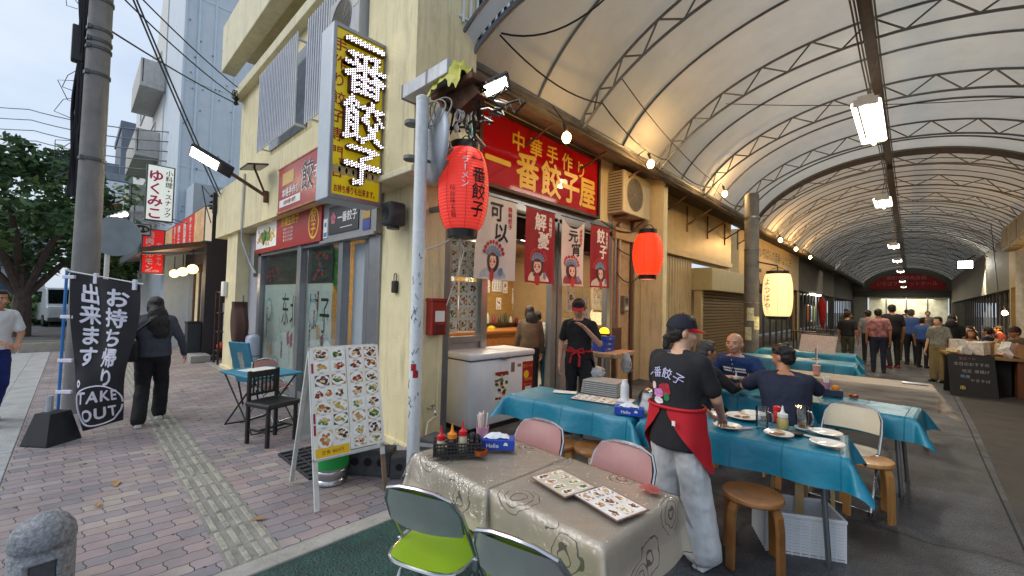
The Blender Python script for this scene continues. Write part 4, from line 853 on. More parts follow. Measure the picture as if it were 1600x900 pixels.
for i, (y, z) in enumerate(((6.3, 1.5), (6.75, 1.35), (7.15, 1.6))):
    t = thing('window_card', ('dish card taped in the side window nearest the doorway post', 'dish card taped low in the middle of the side window', 'dish card taped at the far end of the side window')[i], 'menu', (-4.52, y, z)); mb = MB().mat(0).box(0, .004, -.13, .13, 0, .4); dish(mb, lambda u, v: Vector((.005, u, v)), 0, .26, .22, .22, Vector((.0006, 0, 0)), rng); mb.mat(10).text('餃子', lambda u, v: Vector((.0055, u, v)), 0, .08, .09).build('sheet', FM, t)
# ================================================================ THINGS FIXED TO THE BUILDING
def ac_unit(label, loc, rz, w_, d_, h_, body):
    t = thing('air_conditioner', label, 'air conditioner', loc, rz)   # front faces local +x
    MB().bbox(-d_, 0, -w_/2, w_/2, 0, h_, .015).build('casing', body, t)
    g = MB(); g.tube([(.006, -w_*.08+h_*.4*math.cos(2*PI*i/28), h_/2+h_*.4*math.sin(2*PI*i/28)) for i in range(28)], .006, 5, True)
    for k in range(1, 8): r = h_*.4*k/8; g.tube([(.006, -w_*.08+r*math.cos(2*PI*i/24), h_/2+r*math.sin(2*PI*i/24)) for i in range(24)], .0022, 4, True)
    for k in range(10): a = 2*PI*k/10; g.cyl((.005, -w_*.08, h_/2), (.005, -w_*.08+h_*.4*math.cos(a), h_/2+h_*.4*math.sin(a)), .0025, n=4)
    g.build('fan_grille', M('ac_grille', (150, 148, 138), .5), t)
    MB().cyl((.0005, -w_*.08, h_/2), (.003, -w_*.08, h_/2), h_*.39, n=28).build('fan_opening', M('fan_dark', (92, 86, 74), .7, var=.2), t)
    s = MB()
    for k in range(14): s.cbox((-d_/2, -w_/2-.004, .06+k*(h_-.12)/13), (d_*.8, .008, .014))
    s.build('side_slats', M('ac_slat', (54, 50, 46), .6), t)
    MB().bbox(.0, .004, w_/2-.16, w_/2-.03, h_*.55, h_*.8, .001).build('badge', M('ac_badge', (190, 186, 176), .5), t)
    b = MB()
    for y in (-w_*.3, w_*.3): b.bbox(-d_-.15, .02, y-.02, y+.02, -.045, -.003, .004).cyl((-d_-.1, y, -.35), (-.02, y, -.04), .014, n=6)
    b.build('wall_bracket', rust, t); return t
ac_unit('beige air conditioner outdoor unit on brackets high beside the red shop sign', (-4.1, 7.97, 3.48), 0, 1.15, .36, .85, M('ac_beige', (196, 182, 150), .5, var=.08, dirt=.2))
ac_unit('grey air conditioner outdoor unit on the upper wall above the LED sign', (-5.15, 2.2, 4.78), R(-90), .86, .32, .72, M('ac_grey', (176, 178, 180), .5, var=.1, dirt=.2))
t = thing('speaker_box', 'dark weathered loudspeaker box under the lower corner of the LED sign', 'speaker', (-4.13, 2.3, 2.45)); MB().bbox(-.1, .1, 0, .2, 0, .26, .03).build('cabinet', M('speaker_grey', (62, 62, 66), .6, var=.2, dirt=.2), t); MB().cyl((0, .1, -.03), (0, .1, 0), .07, n=14).cyl((0, -.005, .13), (0, 0, .13), .07, n=16).build('cone', dark, t)
t = thing('key_lockbox', 'small black combination key lockbox on the yellow pillar', 'lockbox', (-4.27, 2.545, 1.72)); MB().bbox(-.045, .045, -.04, .005, 0, .14, .012).build('body', dark, t); MB().tube([(-.025, -.015, .13), (-.025, -.015, .2), (-.012, -.015, .222), (.012, -.015, .222), (.025, -.015, .2), (.025, -.015, .13)], .006, 6).build('shackle', M('shackle', (60, 60, 62), .3, .8), t); MB().bbox(-.03, .03, -.043, -.04, .03, .1, .002).build('dial_panel', M('dial', (46, 46, 50), .3), t)
t = thing('red_alarm_box', 'red metal extinguisher box with white notice on the side of the pillar', 'alarm box', (-3.86, 2.82, 1.26)); MB().bbox(-.06, .06, -.1, .1, 0, .4, .012).build('case', M('alarm_red', (160, 40, 30), .5, var=.15, dirt=.2), t); MB().bbox(.06, .063, -.06, .07, .15, .27, .002).build('notice', paper, t); MB().bbox(.06, .075, -.07, .07, .02, .13, .006).build('hatch', M('alarm_dark', (104, 28, 24), .5), t); MB().bbox(-.06, .07, -.108, .108, .375, .41, .004).build('lid', M('alarm_lid', (150, 46, 34), .5, var=.2), t)
t = thing('water_tap', 'chrome water tap on the foot of the yellow pillar', 'tap', (-3.9, 2.78, .44)); chrome = M('chrome', (200, 202, 206), .12, 1., var=.03)
MB().cyl((-.02, 0, 0), (.1, 0, 0), .012).tube([(.07, 0, 0), (.12, 0, 0), (.135, 0, -.02), (.135, 0, -.05)], .01, 8).build('spout', chrome, t); MB().cyl((.07, 0, 0), (.07, 0, .04), .008).cbox((.07, 0, .045), (.014, .06, .01)).build('handle', chrome, t)
wire('water_pipe', [(-3.9, 2.9, .9), (-3.88, 2.88, .35), (-3.86, 2.75, .3), (-3.84, 2.7, .05)], .014, yel2, 'pale painted water pipe running down the pillar beside the tap', 'pipe', 0, 4)
# white pole with mirror
t = thing('white_pole', 'scratched white steel pole with stickers standing at the canopy corner', 'pole', (-3.18, 2.12, 0)); MB().cyl((0, 0, 0), (.03, -.04, 3.43), .056, n=18).build('shaft', M('pole_white', (226, 230, 232), .45, var=.08, sc=22, dirt=.4), t, smooth=True)
MB().lathe([(0, 3.42), (.058, 3.42), (.058, 3.45), (.03, 3.47), (0, 3.47)], 14, c=(.03, -.04, 0)).build('cap', white, t); mb = MB(); rng = random.Random(2)
for k in range(26):
    z = .7+rng.random()*1.4; a = -.75+rng.uniform(-.7, .7); P_ = []
    for q in range(4): a += rng.uniform(-.25, .25); z += rng.uniform(-.035, .035); P_.append((.0578*math.cos(a)+.01*z/1.1, .0578*math.sin(a)-.012*z/1.1, z))
    mb.tube(P_, .0022, 4)
mb.build('scrawl', M('scrawl', (60, 62, 80), .7), t)
mb = MB()
for z, a0 in ((1.06, -.9), (1.0, -.55)): mb.grid(4, 4, lambda u, v: (.0585*math.cos(a0+(u-.5)*.8)+.009*z, .0585*math.sin(a0+(u-.5)*.8)-.0117*z, z+(v-.5)*.06))
mb.build('red_sticker', redp, t)
t = thing('traffic_mirror', 'back of a round grey convex traffic mirror clamped to the white pole', 'mirror', (-3.2, 2.14, 3.08)); T = Matrix.Rotation(math.atan2(.95, .32), 4, 'Z') @ Matrix.Rotation(R(90), 4, 'Y'); T = Matrix.Translation((-.0, .12, 0)) @ T
MB().lathe([(0, -.06), (.15, -.05), (.29, -.015), (.34, 0), (.345, .02), (.33, .03)], 32, T=T, cap=False).build('shell', M('mirror_back', (158, 166, 176), .5, .3, var=.12, dirt=.15), t, smooth=60)
MB().lathe([(0, .06), (.15, .05), (.33, .025)], 32, T=T, cap=False).build('mirror_face', M('mirror_face', (220, 225, 230), .05, 1., var=0), t, smooth=True)
for z in (-.16, .16): mb = MB(); mb.tube([(-.06, -.1, z), (.0, .06, z), (.02, .1, z*1.05)], .016, 6).lathe([(.06, z-.015), (.068, z-.015), (.068, z+.015), (.06, z+.015)], 14, c=(-.06, -.09, 0)).build('clamp', pipe, t)
# junction clutter at the canopy corner
t = thing('corner_gutter_box', 'grey sheet metal gutter box at the corner above the traffic mirror', 'gutter', (-3.2, 2.22, 3.62)); MB().bbox(-.42, .3, -.07, .1, 0, .13, .006).build('trough', M('gutter_sheet', (182, 186, 192), .5, .3, var=.15, dirt=.4), t); MB().bbox(-.02, .01, -.073, -.07, -.004, .135, .001).bbox(-.43, -.4, -.073, .105, -.004, .135, .002).build('seam', pipe, t)
t = thing('tarp_bundle', 'crumpled yellow green tarp bundled over rusty bracket at the canopy corner', 'tarp', (-2.98, 2.3, 3.68)); mb = MB(); rng = random.Random(8)
mb.grid(16, 12, lambda u, v: (-.22+u*.44+.03*nz3(u*6, v*5), -.16+v*.3+.04*nz3(u*5, v*7, 2), .1-.5*(u-.5)**2-.9*(v-.5)**2+.07*nz3(u*7, v*6, 5))); mb.build('tarp', M('tarp_yellow', (186, 182, 66), .5, var=.35, sc=14), t, smooth=80); mb = MB()
mb.bbox(-.3, .3, -.05, .12, -.14, -.08, .01).prism([(-.25, .0, -.1), (.2, .02, -.08), (.3, .02, -.25), (.05, .02, -.32), (-.2, 0, -.24)], (0, .12, 0)).build('bracket', rust, t)
mb = MB()
for k in range(16):
    a = Vector((rng.uniform(-.3, .3), rng.uniform(-.05, .3), rng.uniform(-.3, 0))); P_ = [a]
    for q in range(5): a = a+Vector((rng.uniform(-.14, .16), rng.uniform(-.06, .08), rng.uniform(-.13, .08))); P_.append(a)
    mb.tube(P_, .009+.006*rng.random(), 5)
mb.build('loose_wire', cb, t)
t = thing('cable_coil', 'pale grey coil of cable hanging below the gutter box by the mirror', 'cable', (-3.12, 2.16, 3.3)); mb = MB()
for k in range(5): mb.tube([((.07+.012*k)*math.cos(2*PI*i/20)+.05*k-.1, .02*k-.03+.02*math.sin(4*PI*i/20), .12*math.sin(2*PI*i/20)+.01*k) for i in range(20)], .007, 5, True)
mb.tube([(.02, 0, -.1), (.05, .05, -.25), (-.03, .08, -.36), (.1, .12, -.4), (0, .1, -.5)], .02, 6).tube([(.12, .05, -.05), (.1, .1, -.2), (.16, .12, -.3), (.05, .1, -.38)], .016, 6).build('coil', M('coil_grey', (168, 160, 146), .6, var=.2), t)
t = thing('cable_coil', 'small white coil of cord hanging right of the larger grey coil', 'cable', (-2.92, 2.3, 3.3)); mb = MB()
for k in range(3): mb.tube([((.035+.01*k)*math.cos(2*PI*i/16), .015*k, .05*math.sin(2*PI*i/16)) for i in range(16)], .006, 5, True)
mb.sph((-.04, .02, -.1), (.03, .025, .04), 8, 6).build('coil', M('cord_white', (196, 196, 196), .6), t)
# solar street lamp on the left wall
t = thing('solar_wall_lamp', 'lit solar street lamp on a rusty arm sticking out from the yellow wall', 'street lamp', (-8.2, 2.3, 3.35))
T = Matrix.Translation((-.22, -.78, .5)) @ Matrix.Rotation(R(-16), 4, 'Z') @ Matrix.Rotation(R(-28), 4, 'X') @ Matrix.Rotation(R(-30), 4, 'Y')
MB().bbox(-.13, .13, -.36, .3, -.02, .05, .02, T=T).build('housing', dark, t); MB().bbox(-.1, .1, -.33, .08, -.032, -.0205, .004, T=T).build('led_panel', emitm('led_glow', (255, 244, 214), 22), t)
MB().tube([(-.16, -.52, .36), (0, -.05, .06), (0, 0, .04)], .03, 8).cyl((0, -.04, -.06), (0, -.04, .14), .04).build('arm', rust, t)
T2_ = Matrix.Translation((.1, -.26, .48)) @ Matrix.Rotation(R(12), 4, 'X'); MB().bbox(-.24, .24, -.16, .16, 0, .03, .005, T=T2_).build('solar_panel', M('solar', (52, 58, 72), .2), t); MB().cyl((0, -.06, .1), (.1, -.26, .48), .018).build('panel_stay', rust, t)
l = bpy.data.lights.new('solar_light', 'SPOT'); l.energy = 12; l.spot_size = R(120); l.color = (1, .95, .85); o = bpy.data.objects.new('solar_light', l); col.objects.link(o); o.location = (-8.4, 1.45, 3.75); o.rotation_euler = (R(-10), R(-10), 0)
wire('conduit', [(-9.7, 2.28, 4.1), (-9.7, 2.27, 3.0), (-9.75, 2.3, 2.75), (-9.6, 2.42, 2.3), (-9.45, 2.48, 2.1)], .022, M('conduit_grey', (186, 186, 186), .5), 'pale bent conduit on the yellow wall left of the red menu sign', 'conduit')
# ================================================================ PAVEMENT THINGS
t = thing('utility_pole', 'thick grey concrete utility pole with steel bands and black cable bundle', 'utility pole', (-8.33, .1, 0)); MB().lathe([(.16, -.05), (.155, .3), (.135, 3), (.118, 6), (.1, 10)], 22, T=Matrix.Rotation(R(3.4), 4, 'Y')).build('shaft', M('pole_concrete', (136, 134, 132), .8, var=.14, sc=5, bump=.25, dirt=.35), t, smooth=True)
px = lambda z: .0594*z
for z in (3.45, 4.6, 4.95, 5.05, 5.2, 5.6): mb = MB(); r_ = .152-.0055*z+.012; mb.lathe([(r_-.02, z-.02), (r_, z-.02), (r_, z+.02), (r_-.02, z+.02)], 20, c=(px(z), 0, 0)).cbox((px(z)+.1, -.1, z), (.04, .04, .05)); mb.build('steel_band', M('band_grey', (92, 94, 98), .5, .6, var=.2), t); mb = MB(); rng = random.Random(21)
for k in range(9):
    a0 = rng.uniform(-2.2, -1.2); mb.tube([(px(z)-.09+.04*nz3(k*5, z*1.3)+.0, -.14+.045*nz3(k*9, z*1.1, 3)-.008*k, z) for z in [2.95+.22*i for i in range(30) if 2.95+.22*i < 9-k*.3]], .012+.012*rng.random(), 5)
mb.build('cable_bundle', M('bundle_black', (24, 24, 30), .6, var=.2), t)
MB().bbox(.1, .22, -.26, -.13, 4.75, 5.25, .02).build('splice_box', dark, t); MB().bbox(.2, .34, -.3, -.16, 5.75, 6.5, .03).build('splice_box', dark, t)
mb = MB()
for k in range(10):
    z = 3.2+rng.random()*2.6; mb.tube([(px(z)-.1, -.2, z), (px(z)-.14-.08*rng.random(), -.25-.12*rng.random(), z-.1*rng.random()), (px(z)-.12, -.24-.14*rng.random(), z-.2-.1*rng.random()), (px(z)-.05, -.22, z-.3)], .005, 4)
mb.build('loose_wire', M('blue_black_wire', (40, 46, 70), .6), t)
t = thing('road_sign', 'pale back of a round road sign on a thin white post behind the utility pole', 'road sign', (-8.95, .33, 0)); MB().cyl((0, 0, 0), (.12, 0, 2.8), .03, n=10).build('post', white, t); MB().lathe([(0, -.008), (.3, -.008), (.3, .008), (0, .008)], 28, T=Matrix.Translation((.2, .08, 2.5)) @ Matrix.Rotation(R(-18), 4, 'Z') @ Matrix.Rotation(R(90), 4, 'Y')).build('disc', M('sign_back', (150, 160, 166), .5, .3, var=.1), t)
# nobori flag
t = thing('takeaway_flag', 'black takeaway banner flag with white lettering on a blue pole', 'flag', (-6.92, -.07, 0)); t.rotation_euler = (0, 0, R(46))
FW, FH = .76, 1.8
def ffn(u, v, d=0.):
    a = -v/FH; uu = u/FW; wd = FW*(1-.66*a**1.7); x = .05+.12*a**1.5+.10*a*a*a+uu*wd+.02*math.sin(a*6)
    y = .05*math.sin(uu*5+a*3.)*a+.025*math.sin(uu*9-a*5)+.18*a*a*uu-.03*math.sin(a*9+uu*3)*a-d
    return Vector((x, y, 1.86+v*(.99-.04*uu)-.12*uu*(1-a)+.04*(1-uu)*0))
MB().grid(24, 50, lambda u, v: ffn(u*FW, -(1-v)*FH)).build('cloth', M('flag_black', (36, 34, 38), .75, var=.15, bump=.15, bsc=90), t, smooth=80)
mb = MB().text('お持ち帰り', lambda u, v: ffn(u, v, .006), .53, -.09, .245, True, off=.03, gap=1.0); mb.text('出来ます。', lambda u, v: ffn(u, v, .006), .21, -.09, .245, True, off=.03, gap=1.0)
mb.text('TAKE', lambda u, v: ffn(u+v*.12+.17, v, .006), .42, -1.42, .19, off=.03, sx=1.0); mb.text('OUT', lambda u, v: ffn(u+v*.12+.17, v, .006), .44, -1.63, .19, off=.03, sx=1.0); mb.build('lettering', M('flag_white', (226, 224, 236), .7, var=.05), t)
mb = MB()
for r in (1.0,):
    P_ = [ffn(.4+.35*math.cos(2*PI*i/40), -1.535+.24*math.sin(2*PI*i/40), .007) for i in range(40) if not 33 < i < 37]; mb.tube(P_, .009, 4)
mb.build('speech_bubble', M('flag_white', None), t)
MB().cyl((-.0, 0, .1), (.01, 0, 1.88), .014, n=10).build('pole', M('pole_blue', (40, 120, 190), .35), t); MB().cyl((.01, 0, 1.88), (.85, 0, 1.75), .007, n=8).sph((.01, 0, 1.89), .02, 8, 6).build('crossbar', white, t)
for z in (1.81, 1.36, .87, .52): MB().bbox(-.025, .1+.1*(1.9-z)*.3, -.016, .016, z-.02, z+.02, .006).build('loop', M('flag_white', None), t)
for x in (.33, .76): MB().bbox(x-.02, x+.02, -.015, .015, 1.66+(.9-x)*.14, 1.78+(.9-x)*.14, .005).build('loop', M('flag_white', None), t)
t = thing('flag_base', 'black weighted plastic base holding the takeaway flag', 'flag base', (-6.78, -.1, 0), R(40)); mb = MB(); mb.add([(x*a, y*a, z) for z, a in ((0, 1), (.015, 1), (.33, .6)) for x, y in ((-.15, -.17), (.15, -.17), (.15, .17), (-.15, .17))], [(0, 3, 2, 1)]+[(k*4+i, k*4+(i+1) % 4, k*4+4+(i+1) % 4, k*4+4+i) for k in (0, 1) for i in range(4)]+[(8, 9, 10, 11)])
mb.build('tank', M('base_black', (30, 32, 38), .5, var=.2), t); MB().cyl((-.05, 0, .33), (-.05, 0, .5), .03).build('socket', M('pale_grey', (170, 176, 180), .5), t)
rng = random.Random(90)
for i in range(3): x, y = ((-4.6, .2), (-3.5, .95), (-8.9, 1.3))[i]; o = MB().add([(0, 0, 0), (.06, .015, .01), (.12, -.01, .003), (.06, -.03, .008)], [(0, 1, 2, 3)]).build('dry_leaf', M('leaf_dry', (170, 130, 84), .8, var=.3), at=(x, y, .012)); o.rotation_euler = (0, 0, i*1.3); tag(o, ('small dry leaf on the pavers left of the tactile strip', 'small dry leaf lying on the tactile strip', 'small dry leaf on the pavers near the yellow wall')[i], 'leaf')
mb = MB()
for k in range(90): x, y = rng.uniform(-9, -3), rng.uniform(-.3, 2.2); r_ = rng.uniform(.006, .018); mb.add([(x+r_*math.cos(q)*rng.uniform(.8, 1.2), y+r_*math.sin(q), .0125 if .7 < y < 1.02 else .0015) for q in [PI*j/4 for j in range(8)]], [tuple(range(8))])
mb.build('gum_spots', M('gum', (74, 70, 70), .8), kind='structure')
t = thing('granite_bollard', 'rounded grey granite bollard with square recess at the bottom left', 'bollard', (-3.43, -.06, 0)); gran = M('granite', (128, 132, 138), .4, var=.55, sc=45, bump=.5, bsc=70)
MB().lathe([(.13, 0), (.13, .25), (.119, .26), (.119, .27), (.131, .28), (.133, .31), (.123, .355), (.095, .4), (.05, .425), (0, .43)], 32, cap=False).build('body', gran, t, smooth=50)
T = Matrix.Rotation(math.atan2(.06, 3.43)+R(6), 4, 'Z'); MB().bbox(.1, .132, -.06, .04, .1, .22, .006, T=T).build('recess', M('recess', (70, 72, 76), .7, var=.3, sc=30), t); MB().bbox(.1, .14, .04, .065, .08, .235, .008, T=T).bbox(.1, .14, -.085, -.06, .08, .235, .008, T=T).bbox(.1, .14, -.085, .065, .22, .24, .008, T=T).build('recess_frame', gran, t)
# drain, keg, blocks, A-frame
t = thing('drain_grate', 'dark rubber drain mat on the pavement behind the menu board', 'drain grate', (-4.35, 1.78, .002)); mb = MB().box(-.42, .42, -.25, .25, 0, .008)
for i in range(8): mb.bbox(-.41+i*.105, -.39+i*.105, -.25, .25, .008, .022, .003, n=1)
for j in range(5): mb.bbox(-.42, .42, -.25+j*.12, -.23+j*.12, .008, .02, .003, n=1)
mb.build('mat', M('mat_dark', (48, 50, 54), .7, var=.25), t)
t = thing('beer_keg', 'steel beer keg with green band standing behind the menu board', 'keg', (-3.78, 1.66, 0)); MB().lathe([(.12, 0), (.135, .01), (.135, .04), (.125, .05), (.14, .09), (.145, .12), (.138, .13), (.145, .14), (.145, .28), (.138, .29), (.145, .3), (.14, .34), (.115, .37), (.13, .38), (.132, .42), (.12, .42), (.11, .38)], 28).build('barrel', M('keg_steel', (186, 188, 190), .28, 1., var=.08, sc=20), t, smooth=50); MB().lathe([(.1465, .15), (.1475, .15), (.1475, .27), (.1465, .27)], 28).build('green_band', M('keg_green', (30, 150, 70), .4, var=.05), t)

blk = M('cinder_block', (78, 80, 82), .9, var=.3, sc=12, bump=.6, bsc=90)
def block(label, loc, rz, d):
    t = thing('concrete_block', label, 'concrete block', loc, rz); a, b, c = d
    MB().bbox(-a/2, a/2, -b/2, b/2, 0, c, .012).build('block', blk, t); mb = MB()
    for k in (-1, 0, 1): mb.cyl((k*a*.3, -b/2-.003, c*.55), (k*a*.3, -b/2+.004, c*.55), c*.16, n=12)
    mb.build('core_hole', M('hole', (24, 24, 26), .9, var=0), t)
block('dark concrete block with holes leaning behind the right leg of the menu board', (-3.72, 2.02, 0), R(40), (.42, .19, .24))
block('dark concrete block at the foot of the white pole beside grey pipes', (-3.42, 2.28, 0), R(55), (.4, .2, .2))
block('flat dark block with drain hole under the water tap', (-3.5, 2.72, 0), R(15), (.5, .28, .22))
wire('drain_pipe', [(-3.95, 2.4, .1), (-3.7, 2.36, .12), (-3.55, 2.42, .2), (-3.45, 2.55, .18)], .035, M('pvc_grey', (140, 142, 146), .5), 'grey plastic drain pipe bending along the foot of the pillar', 'pipe', 0, 4)
A = thing('menu_board', 'white A-frame board covered with rows of dish photographs on the pavement', 'menu board', (-3.3, 1.64, 0), R(-3)); ln = math.atan2(.30, 1.22); T = Matrix.Rotation(-ln, 4, 'Y'); wf = M('frame_white', (206, 206, 200), .6, var=.12, sc=14, dirt=.5)
mb = MB(); mb.bbox(-.012, .012, -.3, -.262, 0, 1.27, .004, T=T).bbox(-.012, .012, .262, .3, .3, 1.27, .004, T=T).bbox(-.012, .012, -.3, .3, 1.235, 1.27, .004, T=T).bbox(-.012, .012, -.3, .3, .36, .39, .004, T=T); mb.build('front_frame', wf, A)
MB().bbox(-.012, .012, .262, .3, 0, .3, .004, T=T).build('wood_foot', M('old_wood', (120, 98, 80), .8, var=.35, dirt=.3), A)
mb = MB(); Tb = Matrix.Translation((-.3, 0, 1.22)) @ Matrix.Rotation(math.atan2(.36, 1.22), 4, 'Y') @ Matrix.Translation((0, 0, -1.25))
for y in (-.28, .28): mb.bbox(-.012, .012, y-.018, y+.018, 0, 1.25, .004, T=Tb)
mb.bbox(-.01, .01, -.28, .28, .4, .44, .003, T=Tb); mb.build('rear_frame', wf, A)
MB().box(-.003, .003, -.26, .26, .44, 1.2, T=Tb).build('rear_panel', M('rear_panel', (190, 192, 190), .6, var=.1), A)
mb = MB(); rng = random.Random(77); mb.mat(0).bbox(.012, .018, -.29, -.003, .375, 1.26, .001, T=T).bbox(.012, .018, .003, .30, .40, 1.26, .001, T=T)
F = lambda u, v: T @ Vector((.0185, u, v)); off = T.to_3x3() @ Vector((.0006, 0, 0)); zr = [1.2, 1.1, .985, .875, .765, .66, .545]
for j, z in enumerate(zr):
    hh = .098
    if j == 3: xs = [(-.235, .08), (-.155, .08), (-.07, .085), (.085, .12), (.22, .12)]
    elif j == 6: xs = [(-.065, .12), (.085, .12), (.22, .12)]
    else: xs = [(-.205, .125), (-.07, .125), (.085, .12), (.22, .12)]
    for u, w_ in xs: dish(mb, F, u, z, w_, hh, off, rng, rng.random() < .85); mb.mat(12).text('水餃子', F, u, z-.055, .013)
dish(mb, F, -.2, .52, .13, .15, off, rng); dish(mb, F, .085, .45, .11, .08, off, rng); dish(mb, F, .22, .455, .12, .085, off, rng)
mb.mat(11).add([F(-.28, .385)+off*2, F(-.01, .385)+off*2, F(-.01, .455)+off*2, F(-.28, .455)+off*2], [(0, 1, 2, 3)]); mb.mat(10).text('定食 800円', lambda u, v: F(u, v)+off*4, -.145, .42, .035)
for z in (1.09, .69, .6): mb.mat(10).add([F(-.287, z-.04)+off*2, F(-.27, z-.04)+off*2, F(-.27, z+.04)+off*2, F(-.287, z+.04)+off*2], [(0, 1, 2, 3)])
mb.build('dish_sheet', FM, A)
# chest freezer
t = thing('chest_freezer', 'large white chest freezer with stickers standing in the shop doorway', 'freezer', (-4.23, 4.0, 0)); fw = M('freezer_white', (232, 236, 240), .35, var=.04, sc=3, dirt=.1)
MB().bbox(-.3, .3, -.6, .6, .06, .9, .03).build('cabinet', fw, t, smooth=30); MB().bbox(-.31, .315, -.61, .61, .905, .985, .022).build('lid', fw, t, smooth=30); MB().bbox(-.28, .28, -.58, .58, 0, .06, .004).build('plinth', dark, t); MB().bbox(.312, .335, -.08, .08, .89, .925, .006).build('handle', alu, t); MB().bbox(-.298, .303, -.6, .6, .893, .906, .001).build('seal', M('seal', (90, 92, 96), .6), t)
mb = MB(); rng = random.Random(31); mb.mat(0).box(.3005, .302, -.2, .1, .34, .74)
for k in range(40): mb.mat(rng.choice((4, 5, 7, 10, 9, 1))); u, v = rng.uniform(-.18, .04), rng.uniform(.36, .68); mb.add([(.3025+k*.00004, u, v), (.3025+k*.00004, u+.05, v), (.3025+k*.00004, u+.05, v+.03), (.3025+k*.00004, u, v+.03)], [(0, 1, 2, 3)])
mb.mat(10).box(.3045, .305, -.17, .07, .69, .725).build('event_poster', FM, t)
mb = MB(); mb.mat(10).box(.3005, .302, .36, .58, .38, .82); mb.mat(11)
for v, h in ((.76, .05), (.5, .04)): mb.text('生ビール', lambda u, v_: Vector((.3035, u, v_)), .47, v, h)
mb.mat(0).box(.302, .3026, .42, .55, .42, .47); mb.mat(11).cyl((.3005, .44, .64), (.3033, .44, .64), .055, n=16); mb.mat(2).box(.302, .3032, .4, .56, .55, .59); mb.build('beer_poster', FM, t)
mb = MB().box(.3005, .302, .13, .2, .7, .83).box(.3005, .302, .26, .33, .76, .8); mb.build('small_label', M('label_tan', (150, 120, 96), .6, var=.2), t)
# ---------------------------------------------------------------- folding chairs, tables, stools
steel = M('chair_chrome', (188, 190, 194), .2, .9, var=.06, sc=10)
def folding_chair(label, loc, rz, vinyl, backm=None, grp='folding chairs round the patterned tables'):
    t = thing('folding_chair', label, 'folding chair', loc, rz, grp)
    mb = MB()
    for k in range(1): mb.grid(10, 10, lambda u, v: (lambda a, b: (.19*a*math.sqrt(1-b*b*.28)*1.05, .19*b*math.sqrt(1-a*a*.28)*1.0, .445-.012*(1-(a*a+b*b)/2)*0+.016*(1-max(abs(a), abs(b))**4)))(2*u-1, 2*v-1))
    mb.grid(10, 10, lambda u, v: (lambda a, b: (.19*a*math.sqrt(1-b*b*.28)*1.05, .19*b*math.sqrt(1-a*a*.28)*1.0, .43))(1-2*u, 2*v-1)); mb.build('seat', vinyl, t, smooth=70)
    rim = [(.2*math.copysign(abs(math.cos(a))**.55, math.cos(a)), .193*math.copysign(abs(math.sin(a))**.55, math.sin(a)), .437) for a in [2*PI*i/40 for i in range(40)]]
    MB().tube(rim, .0095, 8, True).build('seat_rim', steel, t, smooth=True)
    # tube frame: front legs run up into the back hoop
    L_ = []
    for s in (-1, 1): L_.append([(s*.215, .24, .01), (s*.215, .08, .3), (s*.213, -.12, .62)])
    hoop = [(-.215, .24, .012), (-.215, .06, .33), (-.213, -.1, .6), (-.205, -.15, .7), (-.17, -.185, .765), (-.09, -.2, .79), (0, -.203, .795), (.09, -.2, .79), (.17, -.185, .765), (.205, -.15, .7), (.213, -.1, .6), (.215, .06, .33), (.215, .24, .012)]
    MB().tube(hoop, .0115, 8).cyl((-.215, .23, .03), (.215, .23, .03), .009).build('back_frame', steel, t, smooth=True)
    MB().tube([(-.18, .12, .43), (-.185, -.05, .3), (-.19, -.24, .02), (-.16, -.25, .012), (.16, -.25, .012), (.19, -.24, .02), (.185, -.05, .3), (.18, .12, .43)], .0105, 8).build('rear_legs', steel, t, smooth=True)
    def bk(u, v, d):
        a = 2*u-1; w_ = .2*(1-.18*max(0, v-.5)**1.3*2); z = .585+.205*v*(1-.12*a*a*v); return (w_*a, -.1-.075*v**1.1-.045*(1-a*a)+d, z)
    b = MB(); b.grid(14, 6, lambda u, v: bk(u, v, -.016)); b.build('back_shell', backm or vinyl, t, smooth=80)
    b = MB(); b.grid(14, 6, lambda u, v: bk(1-u, v, .012+.01*math.sin(PI*u)*math.sin(PI*v))); b.build('back_pad', vinyl, t, smooth=80)
    mb = MB()
    for s in (-1, 1):
        mb.bbox(s*.215-.014, s*.215+.014, -.03, .05, .39, .45, .006)
    mb.build('hinge', steel, t); mb = MB()
    for s in (-1, 1): mb.cyl((s*.215, .247, -.0), (s*.215, .235, .03), .015, n=8).cyl((s*.18, -.25, .0), (s*.18, -.25, .026), .015, n=8)
    mb.build('foot_cap', dark, t); return t
green = M('green_vinyl', (140, 176, 22), .42, var=.06, bump=.08, bsc=200); pinkv = M('pink_vinyl', (176, 128, 124), .45, var=.1, bump=.08, bsc=200); silver = M('silver_back', (188, 190, 188), .32, .6, var=.08)
folding_chair('lime green folding chair with silver back, left one at the near edge of the tables', (-1.69, 1.29, 0), R(21), green, silver)
folding_chair('lime green folding chair with silver back, cut off by the bottom edge', (-1.09, 1.33, 0), R(12), green, silver)
folding_chair('dusty pink folding chair tucked under the far side of the table with the tissue box', (-1.93, 2.2, 0), R(182), pinkv)
folding_chair('dusty pink folding chair tucked under the far side of the table with the menus', (-1.28, 2.2, 0), R(178), pinkv)
folding_chair('dusty pink folding chair beside the small blue table on the pavement', (-6.2, 1.9, 0), R(-60), pinkv, None, 'chairs by the blue pavement table')
folding_chair('cream folding chair behind the second blue table', (-.42, 4.75, 0), R(170), M('cream_vinyl', (206, 196, 170), .5, var=.06))
beech = M('beech', (196, 142, 82), .42, var=.18, sc=4, stretch=(8, 1, 1), coat=.2); seatw = M('worn_seat', (150, 102, 56), .35, var=.3, sc=7, coat=.3); lightw = M('birch', (206, 172, 122), .5, var=.12)
